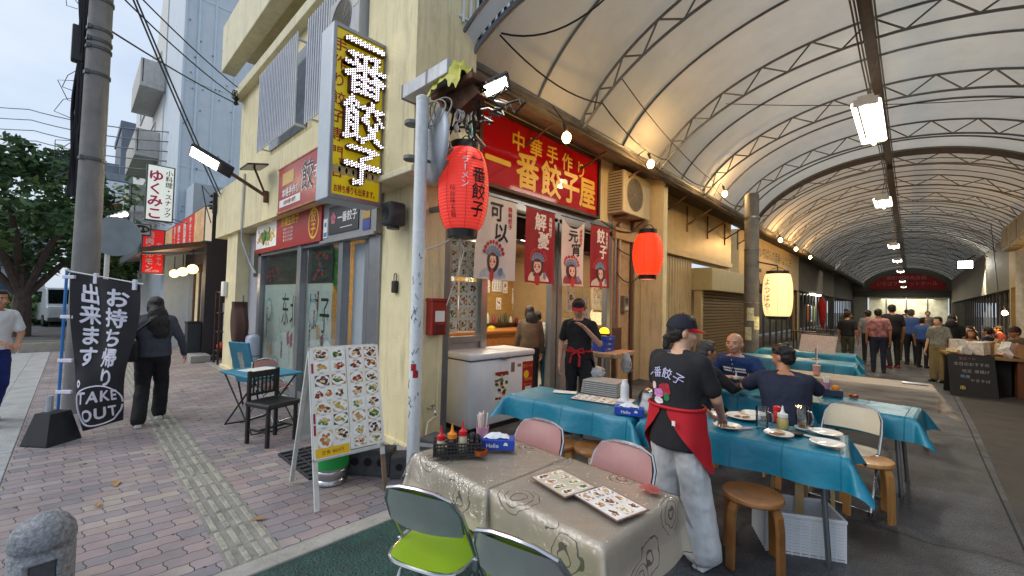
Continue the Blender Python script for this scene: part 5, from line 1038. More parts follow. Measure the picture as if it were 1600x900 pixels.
def stool(label, loc, rz, sm, lm_, grp='round wooden stools at the blue tables'):
    t = thing('wooden_stool', label, 'stool', loc, rz, grp)
    MB().lathe([(0, .445), (.165, .446), (.176, .443), (.18, .436), (.18, .418), (.174, .41), (0, .41)], 36, cap=False).build('seat', sm, t, smooth=35)
    for k in range(4):
        a = PI/4+k*PI/2; T = Matrix.Rotation(a, 4, 'Z'); P_ = [(.195, 0), (.19, .28), (.18, .36), (.163, .395), (.13, .408), (.08, .409)]; mb = MB(); n = len(P_)
        vs = []
        for i, (x, z) in enumerate(P_):
            d = Vector((P_[min(i+1, n-1)][0]-P_[max(i-1, 0)][0], P_[min(i+1, n-1)][1]-P_[max(i-1, 0)][1])).normalized(); nx, nz_ = d.y*.012, -d.x*.012
            for sx, sy in ((1, -1), (1, 1), (-1, 1), (-1, -1)): vs.append((x+nx*sx, .026*sy, z+nz_*sx))
        mb.add(vs, [(i*4+j, i*4+(j+1) % 4, i*4+4+(j+1) % 4, i*4+4+j) for i in range(n-1) for j in range(4)]+[(3, 2, 1, 0), (n*4-4, n*4-3, n*4-2, n*4-1)], T)
        mb.build('leg', lm_, t)
    return t
stool('worn brown round stool in front of the waitress table, nearest the camera', (-.76, 3.12, 0), R(20), seatw, M('stool_leg', (142, 96, 52), .45, var=.25))
stool('pale legged round stool standing under the right end of the nearest blue table', (-.62, 3.92, 0), R(50), beech, lightw)
stool('light brown round stool at the open end of the second blue table', (-.28, 4.55, 0), R(10), beech, beech)
stool('brown round stool in the shade under the blue table, left one', (-2.25, 2.95, 0), R(30), seatw, beech)
stool('brown round stool in the shade under the blue table beside the pink chair', (-1.95, 3.1, 0), R(70), seatw, beech)
stool('round stool under the bald man', (-1.5, 5.95, 0), R(15), beech, beech); stool('round stool under the man in the navy shirt', (-.86, 4.72, 0), R(35), beech, beech); stool('round stool under the man with short grey hair', (-1.62, 4.75, 0), R(5), beech, beech)
def cloth(name, label, W_, D_, drop, m, loc, rz, ztop, seed, grp=None, waves=1., cf=1.):
    o = MB()
    def f(u, v):
        X = (u-.5)*(W_+2*drop); Y = (v-.5)*(D_+2*drop); dx = max(0, abs(X)-W_/2); dy = max(0, abs(Y)-D_/2); sx = 1 if X > 0 else -1; sy = 1 if Y > 0 else -1
        bx = min(abs(X), W_/2)*sx; by = min(abs(Y), D_/2)*sy
        if dx == 0 and dy == 0: return (bx, by, .003*nz3(X*4, Y*4, seed)+.002*nz3(X*11, Y*9, seed))
        w1 = .016*waves*math.sin(X*13+seed)+.012*waves*nz3(X*5, seed, Y*5); w2 = .016*waves*math.sin(Y*12+seed*2)+.012*waves*nz3(Y*5, seed, 3)
        if dx and dy:
            d = math.hypot(dx, dy); ph = math.atan2(dy, dx); q = math.sin(2*ph); o_ = .012+.03*d/drop+.5*cf*d*q*(1+.25*math.sin(3*ph+seed)); return (bx+sx*o_*math.cos(ph), by+sy*o_*math.sin(ph), -d*(1-.16*q*cf))
        if dx: return (bx+sx*(.012*min(1, dx/.03)+(.06+w2*2.2)*dx/drop*.5), by, -dx*(1+.06*nz3(Y*3, seed)))
        return (bx, by+sy*(.012*min(1, dy/.03)+(.06+w1*2.2)*dy/drop*.5), -dy*(1+.06*nz3(X*3, seed)))
    nu = int((W_+2*drop)/.022); nv = int((D_+2*drop)/.022); o.grid(nu, nv, f); ob = o.build(name, m, smooth=75); ob.location = (loc[0], loc[1], ztop); ob.rotation_euler = (0, 0, rz); return tag(ob, label, 'tablecloth', grp)
lt = M('table_leg', (126, 130, 134), .35, .8, var=.1)
def table(label, loc, rz, W_, D_, h, grp):
    t = thing('folding_table', label, 'table', loc, rz, grp); MB().bbox(-W_/2+.01, W_/2-.01, -D_/2+.01, D_/2-.01, h-.035, h-.006, .006).build('tabletop', M('table_board', (120, 100, 80), .6, var=.2), t)
    for sx in (-1, 1):
        for sy in (-1, 1): MB().tube([(sx*(W_/2-.14), sy*(D_/2-.09), h-.04), (sx*(W_/2-.1), sy*(D_/2-.05), .03)], .0165, 8).cyl((sx*(W_/2-.1), sy*(D_/2-.05), 0), (sx*(W_/2-.1), sy*(D_/2-.05), .03), .02, n=8).build('leg', lt, t)
        MB().cyl((sx*(W_/2-.13), -(D_/2-.08), h-.16), (sx*(W_/2-.13), D_/2-.08, h-.16), .011).tube([(sx*(W_/2-.13), 0, h-.16), (sx*(W_/2-.4), 0, h-.045)], .009, 6).build('stretcher', lt, t)
    return t
blue = M('blue_vinyl_cloth', (22, 126, 154), .36, var=.16, sc=3, bump=.42, bsc=9, spec=.5)
def creases(m):
    n = m.node_tree; L = n.links.new; bp = [x for x in n.nodes if x.type == 'BUMP'][0]; br = n.nodes.new('ShaderNodeTexBrick'); br.offset = 0; br.inputs['Scale'].default_value = 1; br.inputs['Brick Width'].default_value = .31; br.inputs['Row Height'].default_value = .29; br.inputs['Mortar Size'].default_value = .006; br.inputs['Mortar Smooth'].default_value = 1.
    tcn = n.nodes.new('ShaderNodeTexCoord'); L(tcn.outputs['Object'], br.inputs['Vector']); b2 = n.nodes.new('ShaderNodeBump'); b2.inputs['Strength'].default_value = .6; b2.inputs['Distance'].default_value = .008; L(br.outputs['Fac'], b2.inputs['Height']); L(bp.outputs[0], b2.inputs['Normal']); L(b2.outputs[0], n.nodes['Principled BSDF'].inputs['Normal'])
creases(blue)
gt, gc = 'blue covered folding tables', 'turquoise vinyl tablecloths'
for lab, x, y, rz, W_, D_, sd in (('left table of the nearest blue row', -2.33, 3.4, R(5), 1.3, .58, 1.), ('right table of the nearest blue row', -.98, 3.62, R(6), 1.32, .62, 2.), ('table at which the bald man sits', -1.35, 5.3, R(-2), 1.25, .6, 3.), ('table right of the navy shirted man', -.34, 5.42, R(-4), .76, .6, 4.), ('blue table just beyond the grey covered one', -1.6, 9.3, R(2), 1.8, .65, 5.), ('farthest blue table before the crowd', -1.7, 11.2, R(2), 1.7, .6, 6.)):
    table('folding '+lab, (x, y, 0), rz, W_, D_, .715, gt); cloth('tablecloth', 'turquoise vinyl cloth on the '+lab, W_, D_, .2, blue, (x, y), rz, .722, sd, gc)
table('long folding table under the grey wood-print cloth', (-.6, 7.35, 0), R(3), 1.6, .65, .715, gt)
gw = M('woodprint_cloth', (150, 138, 120), .55, var=.55, sc=2.2, stretch=(.7, 7, 9), bump=.1); cloth('tablecloth', 'grey wood-print cloth on the long table behind the navy shirt', 1.6, .65, .26, gw, (-.6, 7.35), R(3), .722, 7., 'tablecloths', .4)
# near tables with taupe rose cloth under clear plastic
def rose_mat():
    m = M('rose_cloth', (198, 185, 166), .5, var=.08, sc=5, coat=.45); n = m.node_tree; L = n.links.new; b = n.nodes['Principled BSDF']; src = b.inputs['Base Color'].links[0].from_socket
    tcn = n.nodes.new('ShaderNodeTexCoord'); ns = n.nodes.new('ShaderNodeTexNoise'); ns.inputs['Scale'].default_value = 9; L(tcn.outputs['Object'], ns.inputs['Vector'])
    mxv = n.nodes.new('ShaderNodeMix'); mxv.data_type = 'RGBA'; mxv.inputs[0].default_value = .07; L(tcn.outputs['Object'], mxv.inputs[6]); L(ns.outputs['Color'], mxv.inputs[7])
    vo = n.nodes.new('ShaderNodeTexVoronoi'); vo.inputs['Scale'].default_value = 4.6; L(mxv.outputs[2], vo.inputs['Vector'])
    def mth(op, a, b_):
        q = n.nodes.new('ShaderNodeMath'); q.operation = op
        for i, x in enumerate((a, b_)):
            if isinstance(x, (int, float)): q.inputs[i].default_value = x
            else: L(x, q.inputs[i])
        return q.outputs[0]
    s = mth('SINE', mth('MULTIPLY', vo.outputs['Distance'], 58), 0); line = mth('GREATER_THAN', s, .84)
    msk = mth('LESS_THAN', vo.outputs['Distance'], .5); rnd = n.nodes.new('ShaderNodeSeparateColor'); L(vo.outputs['Color'], rnd.inputs[0]); on = mth('GREATER_THAN', rnd.outputs[0], .35)
    fac = mth('MULTIPLY', mth('MULTIPLY', line, msk), on); fac = mth('MULTIPLY', fac, .8)
    mc = n.nodes.new('ShaderNodeMix'); mc.data_type = 'RGBA'; L(fac, mc.inputs[0]); L(src, mc.inputs[6]); mc.inputs[7].default_value = (.055, .05, .045, 1); L(mc.outputs[2], b.inputs['Base Color'])
    t = n.nodes.new('ShaderNodeTexNoise'); t.inputs['Scale'].default_value = 11; t.inputs['Detail'].default_value = 3; t.inputs['Distortion'].default_value = 1.2; L(tcn.outputs['Object'], t.inputs['Vector'])
    bp = n.nodes.new('ShaderNodeBump'); bp.inputs['Strength'].default_value = .5; bp.inputs['Distance'].default_value = .02; L(t.outputs[0], bp.inputs['Height']); L(bp.outputs[0], b.inputs['Coat Normal']); return m
rose = rose_mat(); clear = glassy('clear_plastic', (1., 1., 1.), .03, .05, .55); 
def clear_bump(m):
    n = m.node_tree; L = n.links.new; g = [x for x in n.nodes if x.type == 'BSDF_GLOSSY'][0]; t = n.nodes.new('ShaderNodeTexNoise'); t.inputs['Scale'].default_value = 13; t.inputs['Detail'].default_value = 2.5; t.inputs['Distortion'].default_value = 1.5; tcn = n.nodes.new('ShaderNodeTexCoord'); L(tcn.outputs['Object'], t.inputs['Vector'])
    bp = n.nodes.new('ShaderNodeBump'); bp.inputs['Strength'].default_value = .8; bp.inputs['Distance'].default_value = .03; L(t.outputs[0], bp.inputs['Height']); L(bp.outputs[0], g.inputs['Normal'])
clear2 = glassy('clear_plastic_wrinkled', (1., 1., 1.), .09, .07, .55); clear_bump(clear); clear_bump(clear2)
for lab, x, sd in (('holding the sauce basket and tissue box', -1.87, 11.), ('holding the printed menus', -1.2, 12.)):
    table('square table '+lab, (x, 1.8, 0), R(-2), .66, .64, .7, 'square tables under taupe rose cloths')
    cloth('tablecloth', 'taupe rose cloth on the table '+lab, .665, .645, .27 if x > -1.5 else .2, rose, (x, 1.8), R(-2), .707, sd, 'taupe rose tablecloths', .35, .25)
    cloth('plastic_cover', 'clear plastic sheet over the table '+lab, .672, .652, .14, clear if x > -1.5 else clear2, (x, 1.8), R(-2), .714, sd, 'clear plastic table covers', .5, .3)
# pavement table, black stool chair, blue board
t = thing('pavement_table', 'small sky blue folding table on black crossed legs by the shop window', 'table', (-5.95, 1.68, 0), R(12)); bl2 = M('sky_blue_top', (62, 142, 170), .4, var=.12, dirt=.2); MB().bbox(-.42, .42, -.3, .3, .67, .7, .01).build('tabletop', bl2, t)
for s in (-1, 1): MB().tube([(-.36, s*.26, .67), (.34, s*.26, .03), (.34, s*.26-s*.3, .015)], .011, 6).tube([(.36, s*.24, .67), (-.34, s*.24, .03), (-.34, s*.24-s*.3, .015)], .011, 6).build('crossed_legs', dark, t)
t = thing('blue_board', 'narrow turquoise folded table leaning upright behind the pavement table', 'folded table', (-7.15, 1.9, 0), R(24)); T = Matrix.Rotation(R(14), 4, 'X'); MB().bbox(-.2, .2, -.015, .015, .38, 1.0, .008, T=T).build('board', bl2, t); MB().cyl((-.17, 0, 0), (-.17, 0, .5), .012, T=T).cyl((.17, 0, 0), (.17, 0, .5), .012, T=T).build('leg', dark, t); mb = MB().grid(4, 8, lambda u, v: T @ Vector((-.05+u*.1+.02*nz3(v*6), -.0165, .5+v*.35))); mb.build('worn_patch', M('worn_patch', (176, 178, 168), .7, var=.3, sc=20), t)
t = thing('black_chair', 'black wooden chair with padded seat and slatted back by the pavement table', 'chair', (-5.27, 1.62, 0), R(-70)); bk = M('black_wood', (28, 27, 30), .4, var=.15); MB().bbox(-.2, .2, -.2, .2, .41, .47, .02).build('seat', M('black_vinyl', (34, 34, 37), .4, var=.1), t)
for sx in (-1, 1): MB().bbox(sx*.17-.018, sx*.17+.018, .14, .175, 0, .42, .004).build('leg', bk, t); MB().bbox(sx*.17-.018, sx*.17+.018, -.19, -.155, 0, .8, .004).build('leg', bk, t)
mb = MB().bbox(-.17, .17, -.185, -.16, .72, .79, .004).bbox(-.17, .17, -.185, -.16, .52, .55, .004)
for i in range(6): mb.bbox(-.14+i*.05, -.122+i*.05, -.18, -.165, .55, .72, .002)
mb.build('back_slats', bk, t); mb = MB()
for sx in (-1, 1): mb.bbox(sx*.17-.01, sx*.17+.01, -.16, .15, .15, .17, .002)
mb.bbox(-.16, .16, -.01, .01, .15, .17, .002).build('stretcher', bk, t)
o = MB().box(-.13, .13, -.19, .19, 0, .004).build('menu_sheet', paper, at=(-6.1, 1.68, .701)); o.rotation_euler = (0, 0, R(20)); tag(o, 'laminated menu sheet lying on the sky blue pavement table', 'menu')
# parasol / cloth covered thing by the door
t = thing('brown_parasol', 'closed brown parasol cloth draped against the grey door by the left pillar', 'parasol', (-9.1, 2.2, .45)); mb = MB()
mb.grid(14, 20, lambda u, v: (lambda a: ((.17+.2*math.sin(PI*min(1, v*1.15))**.8)*math.cos(a)*(1+.12*math.sin(a*4))+.22*(v-.4), .12*math.sin(a)*(1+.1*math.sin(a*5))-.08*v, .3+v*.78))(2*PI*u)); mb.build('canopy_cloth', M('parasol_brown', (78, 54, 46), .85, var=.2, bump=.2), t, smooth=80); MB().cyl((0, 0, -.45), (.25, -.05, 1.2), .014).build('pole', alu, t)
t = thing('white_case', 'pale round-topped plastic case standing behind the brown parasol', 'case', (-8.75, 2.3, 0)); MB().bbox(-.16, .16, -.1, .1, 0, .95, .09, n=4).build('shell', M('pale_case', (180, 188, 206), .4, var=.06), t, smooth=40); MB().bbox(-.165, .165, -.105, .105, .55, .565, .003).build('seam', pipe, t)
# white basket under the table
t = thing('white_basket', 'white woven plastic basket crate on the floor under the nearest blue table', 'basket', (-.6, 3.58, 0), R(28)); wb = M('basket_white', (214, 218, 222), .5, var=.05); mb = MB()
for s, (a0, a1, b, ax) in enumerate(((-.23, .23, -.16, 'x'), (-.23, .23, .16, 'x'), (-.16, .16, -.23, 'y'), (-.16, .16, .23, 'y'))):
    for k in range(12):
        z = .02+k*.02
        if ax == 'x': mb.box(a0, a1, b-.004, b+.004, z, z+.018)
        else: mb.box(b-.004, b+.004, a0, a1, z, z+.018)
    for k in range(10):
        q = a0+(a1-a0)*k/9
        if ax == 'x': mb.box(q-.006, q+.006, b-.005, b+.005, 0, .26)
        else: mb.box(b-.005, b+.005, q-.006, q+.006, 0, .26)
mb.box(-.23, .23, -.16, .16, 0, .012).build('weave', wb, t); mb = MB()
for b in (-.16, .16): mb.bbox(-.24, .24, b-.01, b+.01, .25, .27, .003)
for b in (-.23, .23): mb.bbox(b-.01, b+.01, -.165, .165, .25, .271, .003)
mb.build('rim', wb, t)
# ================================================================ PEOPLE
def skin(n, c): return M('skin_'+n, c, .5, var=.07, sc=9, sss=.12)
sk_a, sk_b, sk_c = skin('a', (208, 158, 128)), skin('b', (190, 136, 104)), skin('c', (214, 168, 138))
hairb = M('hair_black', (34, 29, 28), .34, var=.3, sc=4, stretch=(40, 40, 6), bump=.5, bsc=8); hairg = M('hair_grey', (74, 70, 68), .5, var=.4, sc=5, stretch=(30, 30, 8), bump=.5, bsc=8); hairr = M('hair_brown', (86, 58, 40), .45, var=.35, sc=4, stretch=(30, 30, 5), bump=.5, bsc=8)
eyew = M('eye_white', (226, 222, 216), .25, var=0); eyeb = M('eye_dark', (30, 20, 18), .2, var=0); lip = M('lip', (150, 84, 76), .45, var=.05); teeth = M('teeth', (236, 232, 220), .3, var=0); browm = M('brow', (50, 38, 32), .7, var=0)
FACE = [eyew, eyeb, lip, teeth, browm]
# one relaxed hand: wrist at the origin, fingers along +y, palm towards -z, thumb on +x
def hand_mb(curl=.5):
    mb = MB(); mb.sph((0, .045, 0), (.038, .05, .0145), 14, 10); mb.capsule((0, -.02, 0), (0, .02, 0), .025, .024)
    for x, L_, y0, r in ((.027, .074, .085, .0085), (.009, .082, .09, .0088), (-.010, .076, .088, .0084), (-.027, .06, .08, .0074)):
        p = Vector((x, y0-.02, 0)); a = curl*.45; segs = (.5, .3, .24); prev = p
        for i, f in enumerate(segs):
            q = prev+Vector((x*.1*f, L_*f*1.15*math.cos(a), -L_*f*1.15*math.sin(a))); mb.capsule(prev, q, r*(1-.08*i), r*(.93-.08*i), 8); prev = q; a += curl*.75
    p0, p1, p2, p3 = Vector((.02, .012, -.002)), Vector((.046, .04, -.012)), Vector((.054, .068, -.02)), Vector((.05, .09, -.028))
    mb.capsule(p0, p1, .014, .0115, 8).capsule(p1, p2, .011, .0095, 8).capsule(p2, p3, .0095, .0075, 8); return mb
_h = blob(hand_mb(), 'tmp_hand', sk_a, None, .0042, 3); flush(); HAND = ([v.co.copy() for v in _h.data.vertices], [tuple(p.vertices) for p in _h.data.polygons]); bpy.data.objects.remove(_h)
def frame(y, zref):
    y = Vector(y).normalized(); z = (Vector(zref)-y*Vector(zref).dot(y)).normalized(); x = y.cross(z); return Matrix(((x.x, y.x, z.x), (x.y, y.y, z.y), (x.z, y.z, z.z))).to_4x4()
def person(label, loc, rz, h=1.68, sk=sk_a, shirt=None, pants=None, shoes=None, hair=hairb, style='short', sit=False, hipz=.5, lean=.0, slv=.5, yaw=0, pitch=0, eR=None, wR=None, eL=None, wL=None, kR=None, aR=None, kL=None, aL=None,
           wide=1., sw=.18, hem=.0, legr=1., flare=0., smile=False, vox=.011, cap=None, detail=True, grp=None, cat='person', shirtname='shirt', hs=1., plain=False):
    s = h/1.7; t = thing('person', label, cat, loc, rz, grp); V = lambda *a: Vector(a)*s
    H0 = V(0, 0, .93) if not sit else Vector((0, 0, hipz+.06*s)); N = H0+V(0, lean, .51*math.cos(min(1, abs(lean)*1.2)))
    hd = N+V(0, .03+lean*.25, .125)
    Rh = Matrix.Rotation(R(yaw), 4, 'Z') @ Matrix.Rotation(R(pitch), 4, 'X'); TH = Matrix.Translation(hd) @ Rh @ Matrix.Diagonal((hs, 1, 1, 1))
    sp = lambda q: H0.lerp(N, q)+V(0, -.05*math.sin(PI*q)*(1 if lean > .05 else .35), 0)
    S = {1: sp(.855)+V(sw-.01, 0, 0), -1: sp(.855)+V(-sw+.01, 0, 0)}
    df = lambda v, d: V(*v) if v is not None else d
    el = {1: df(eR, S[1]+V(.06, -.02, -.29)), -1: df(eL, S[-1]+V(-.06, -.02, -.29))}
    wr = {1: df(wR, el[1]+V(.01, .08, -.25)), -1: df(wL, el[-1]+V(-.01, .08, -.25))}
    hp = {k: H0+V(.088*k, 0, -.03) for k in (1, -1)}
    if sit: kn = {k: H0+V(.11*k, .42, -.02) for k in (1, -1)}; an = {k: Vector((kn[k].x, kn[k].y-.04*s, .08*s)) for k in (1, -1)}
    else: kn = {k: V(.095*k, .02, .49) for k in (1, -1)}; an = {k: V(.1*k, -.02, .085) for k in (1, -1)}
    for k, a, b in ((1, kR, aR), (-1, kL, aL)):
        if a: kn[k] = V(*a)
        if b: an[k] = V(*b)
    def trunk(mb, g, q0, q1, infl=0., hipw=1.):
        secs = [(0, .160*hipw, .112), (.12, .158*hipw, .112), (.3, .146, .104), (.5, .150, .106), (.7, .168, .115), (.85, .172, .108), (.93, .135, .09), (1.0, .075, .07)]
        rings = []
        for i in range(17):
            q = q0+(q1-q0)*i/16; j = 0
            qc = min(1, max(0, q))
            while j < len(secs)-2 and secs[j+1][0] < qc: j += 1
            a, b = secs[j], secs[j+1]; f = min(1, max(0, (qc-a[0])/(b[0]-a[0]))); rx = (a[1]+(b[1]-a[1])*f)*wide*(sw/.18*.6+.4)*s*g+infl; ry = (a[2]+(b[2]-a[2])*f)*wide*s*g+infl
            c = sp(q) if 0 <= q <= 1 else H0+(N-H0)*q; rings.append([(c.x+rx*math.cos(2*PI*m/20), c.y+ry*math.sin(2*PI*m/20), c.z) for m in range(20)])
        vs = [p for r_ in rings for p in r_]; mb.add(vs, [(i*20+m, i*20+(m+1) % 20, i*20+20+(m+1) % 20, i*20+20+m) for i in range(16) for m in range(20)]+[tuple(range(20))[::-1], tuple(range(320, 340))])
    # body: one continuous skin surface
    mb = MB(); trunk(mb, .88, 0, 1); mb.capsule(N+V(0, -.01, -.07), hd+V(0, -.012, -.05), .058*s, .052*s, 14)
    E_ = lambda c, r: mb.sph((0, 0, 0), r, 18, 14, T=TH @ Matrix.Translation(Vector(c)*s) @ Matrix.Scale(s, 4))
    E_((0, -.012, .028), (.076, .094, .09)); E_((0, .02, -.02), (.066, .072, .078)); E_((0, .036, -.075), (.043, .045, .036)); E_((0, .05, -.03), (.052, .042, .05))
    for k in (1, -1):
        E_((.077*k, -.012, -.012), (.012, .02, .03)); E_((.036*k, .065, -.03), (.024, .022, .02))
        mb.capsule(N+V(.03*k, -.012, -.03), S[k], .045*s, .045*s, 10).capsule(S[k], el[k], .05*s*wide, .039*s, 12).capsule(el[k], wr[k], .038*s, .026*s, 12)
        mb.capsule(hp[k], kn[k], .072*s, .05*s, 10).capsule(kn[k], an[k], .048*s, .036*s, 10)
    tt = lambda p: TH @ (Vector(p)*s)
    mb.capsule(tt((0, .086, .0)), tt((0, .104, -.026)), .009*s, .0145*s, 8); mb.capsule(tt((-.034, .074, .025)), tt((.034, .074, .025)), .013*s, .013*s, 8)
    mb.capsule(tt((-.015, .09, -.056)), tt((.015, .09, -.056)), .009*s, .009*s, 8)
    ex = MB()
    if detail:
        X_ = lambda m, c, r, rot=0: ex.mat(m).sph((0, 0, 0), r, 12, 8, T=TH @ Matrix.Translation(Vector(c)*s) @ Matrix.Rotation(rot, 4, 'Y') @ Matrix.Scale(s, 4))
        for k in (1, -1):
            if not smile: X_(0, (.033*k, .077, -.0), (.0145, .008, .0065)); X_(1, (.033*k, .083, -.0), (.006, .004, .006))
            else: X_(1, (.033*k, .083, -.0), (.017, .004, .003), k*.25)
            X_(4, (.035*k, .085, .024), (.02, .004, .004), k*.12)
        if smile: X_(2, (0, .09, -.06), (.03, .0105, .012)); X_(3, (0, .0985, -.0605), (.017, .003, .003))
        else: X_(2, (0, .094, -.056), (.022, .008, .0065))
    for k in (1, -1):
        d = wr[k]-el[k]; T = Matrix.Translation(wr[k]+d.normalized()*.012*s) @ frame(d, Vector((k*1.0, 0, .25)) if d.normalized().z < -.6 else Vector((k*.25, 0, 1))) @ Matrix.Scale(s, 4)
        vs = [T @ Vector((-v.x*(k if d.normalized().z >= -.6 else k), v.y, v.z)) for v in HAND[0]]
        kk = len(mb.v); ex.mat(5).add(vs, HAND[1] if k < 0 else [f[::-1] for f in HAND[1]])
    blob(mb, 'body', sk, t, max(vox*.75, .0072), 5, (ex, FACE+[sk]))
    # shirt
    if shirt:
        mb = MB(); trunk(mb, 1.05, -hem if not sit else -.06, .955, .014)
        for k in (1, -1):
            up = min(1, slv*2)if slv < .5 else 1; mb.sph(S[k], .056*s*wide, 14, 10); mb.capsule(N+V(.045*k, -.012, -.035), S[k]+V(0, 0, .008), .05*s, .054*s*wide, 12); e_ = S[k].lerp(el[k], up*.72 if slv <= .5 else 1); mb.capsule(S[k], e_, .06*s*wide, (.062 if slv <= .5 else .05)*s*wide, 12)
            if slv > .5: mb.capsule(el[k], el[k].lerp(wr[k], (slv-.5)*2*.95), .05*s, .038*s, 12)
        blob(mb, shirtname, shirt, t, vox, 6, wr=(.022*s if not plain else .008) if detail else 0, wsc=.09)
    if pants:
        mb = MB(); c0 = H0+V(0, 0, .02); mb.sph(c0-V(0, 0, .03), (.168*s*wide*legr**.3, .122*s*wide*legr**.2, .13*s), 18, 12)
        for k in (1, -1):
            re_ = (.052*s+flare)*legr; a_ = an[k].lerp(kn[k], max(-.05, (.03*s+re_*.8-an[k].z)/max(.1, kn[k].z-an[k].z)) if not sit else 0); mb.capsule(hp[k]-V(0, 0, .03), kn[k], .092*s*legr, (.066*s+flare*.4)*legr, 14).capsule(kn[k], a_, (.066*s+flare*.4)*legr, (.052*s+flare)*legr, 14)
        blob(mb, 'trousers', pants, t, vox, 4, wr=.024*s if detail else 0, wsc=.11)
    if shoes:
        for k in (1, -1):
            mb = MB(); a = an[k]; mb.capsule((a.x, a.y-.03*s, .045*s), (a.x+.012*k, a.y+.13*s, .036*s), .043*s, .036*s, 12).sph((a.x+.012*k, a.y+.1*s, .04*s), (.046*s, .09*s, .04*s), 12, 8).bbox(a.x-.04*s, a.x+.05*s*k+.0*s if k > 0 else a.x+.04*s, a.y-.07*s, a.y+.17*s, 0.002, .022*s, .01)
            blob(mb, 'shoe', shoes, t, .009, 3)
    if hair:
        mb = MB(); Q = lambda c, r: mb.sph((0, 0, 0), r, 18, 12, T=TH @ Matrix.Translation(Vector(c)*s) @ Matrix.Scale(s, 4))
        Q((0, -.028, .04), (.083, .09, .088)); Q((0, -.05, -.01), (.08, .065, .075)); Q((0, .03, .088), (.066, .05, .034))
        if style == 'short':
            for k in (1, -1): Q((.07*k, -.0, .03), (.018, .05, .05))
        if style == 'tousled':
            rg = random.Random(5)
            for q in range(26): a = rg.uniform(0, 2*PI); z_ = rg.random(); Q((.07*(1-.6*z_*z_)*math.cos(a), -.025+.08*(1-.6*z_*z_)*math.sin(a), .03+z_*.09), (.024, .028, .02))
        if style in ('long', 'longer'):
            Q((0, -.06, -.06), (.088, .07, .12)); Q((.0, -.11, -.14), (.115, .075, .14))
            for k in (1, -1): Q((.07*k, -.0, -.02), (.024, .055, .09))
        if style == 'longer': Q((.0, -.165, -.26), (.13, .06, .15)); Q((.02, -.185, -.36), (.1, .05, .1))
        if style == 'bun': Q((0, -.105, -.055), (.034, .036, .04)); Q((0, -.115, -.1), (.027, .028, .042))
        if style == 'pony': Q((0, -.12, -.0), (.035, .05, .05)); Q((0, -.13, -.1), (.035, .035, .11))
        blob(mb, 'hair', hair, t, .009 if detail else .014, 3, wr=.016*s, wsc=.03)
    if cap:
        cm, bm = cap; mb = MB(); n = 24
        mb.grid(24, 9, lambda u, v: TH @ (Vector(((.089-.002*v)*math.cos(2*PI*u)*math.cos(v*PI/2*.995), -.014+(.108)*math.sin(2*PI*u)*math.cos(v*PI/2*.995), .03+.105*math.sin(v*PI/2)))*s))
        mb.build('cap', cm, t, smooth=80); mb = MB()
        mb.grid(14, 6, lambda u, v: TH @ (Vector((.082*math.cos(PI*u)*(1-.12*v), .01+(.075+.075*v)*math.sin(PI*u)**.8+.03*0, .035-.022*v+.016*math.sin(PI*u)*0))*s)); mb.grid(14, 6, lambda u, v: TH @ (Vector((.082*math.cos(PI*(1-u))*(1-.12*v), .01+(.075+.075*v)*math.sin(PI*(1-u))**.8, .03-.022*v))*s))
        mb.build('cap_brim', bm, t, smooth=80); MB().sph(tt((0, -.014, .137)), .008*s, 8, 6).build('cap_button', bm, t)
    t['TH'] = 0; del t['TH']; return t, dict(H0=H0, N=N, sp=sp, s=s, TH=TH, hd=hd, wr=wr, el=el, S=S)
black = M('tee_black', (34, 34, 38), .85, var=.15, sc=6, bump=.12, bsc=200); navy = M('navy_shirt', (34, 42, 64), .85, var=.12, sc=5, bump=.12, bsc=180); roy = M('royal_polo', (24, 58, 108), .8, var=.1, bump=.15, bsc=160)
jean = M('light_jeans', (204, 208, 210), .85, var=.16, sc=5, stretch=(3, 3, 1), bump=.2, bsc=200); char = M('charcoal_knit', (74, 78, 88), .9, var=.2, sc=9, bump=.25, bsc=120); blackp = M('black_trousers', (26, 26, 30), .85, var=.2); shoe_w = M('shoe_white', (222, 222, 218), .5, var=.08); shoe_d = M('shoe_dark', (40, 38, 38), .5)
apr = M('apron_red', (190, 20, 36), .7, var=.1, sc=6, bump=.12, bsc=150)
capm = M('cap_navy', (28, 30, 44), .8, var=.15, bump=.15, bsc=160); capr = M('cap_red', (200, 24, 40), .7, var=.08)
# --- the waitress
WT, wi = person('waitress seen from behind in black printed T-shirt, red apron, pale wide jeans and cap', (-1.136, 2.80, 0), R(-14), 1.6, sk_c, black, jean, shoe_w, hairb, 'bun', plain=True, lean=.03, slv=.5, yaw=-38, pitch=-4, eR=(.235, .1, 1.13), wR=(.07, .44, .93), eL=(-.25, .1, 1.14), wL=(-.1, .36, 1.0), sw=.185, hem=.30, legr=1.12, flare=.058, vox=.0095, cap=(capm, capr), wide=1.06, kR=(.12, .05, .49), aR=(.17, .06, .085), kL=(-.1, .03, .49), aL=(-.12, .04, .085))
# --- staff in the doorway
DM, di = person('young staff member in black T-shirt, red apron tie and cap standing in the shop doorway', (-3.12, 4.55, 0), R(198), 1.72, sk_a, black, blackp, shoe_d, hairb, 'short', lean=.02, slv=.5, yaw=14, pitch=-14, eR=(.25, -.03, 1.12), wR=(.24, .05, .86), eL=(-.27, .03, 1.13), wL=(-.14, .2, 1.32), sw=.18, vox=.012, cap=(M('cap_black', (30, 30, 32), .8), capr), wide=.93)
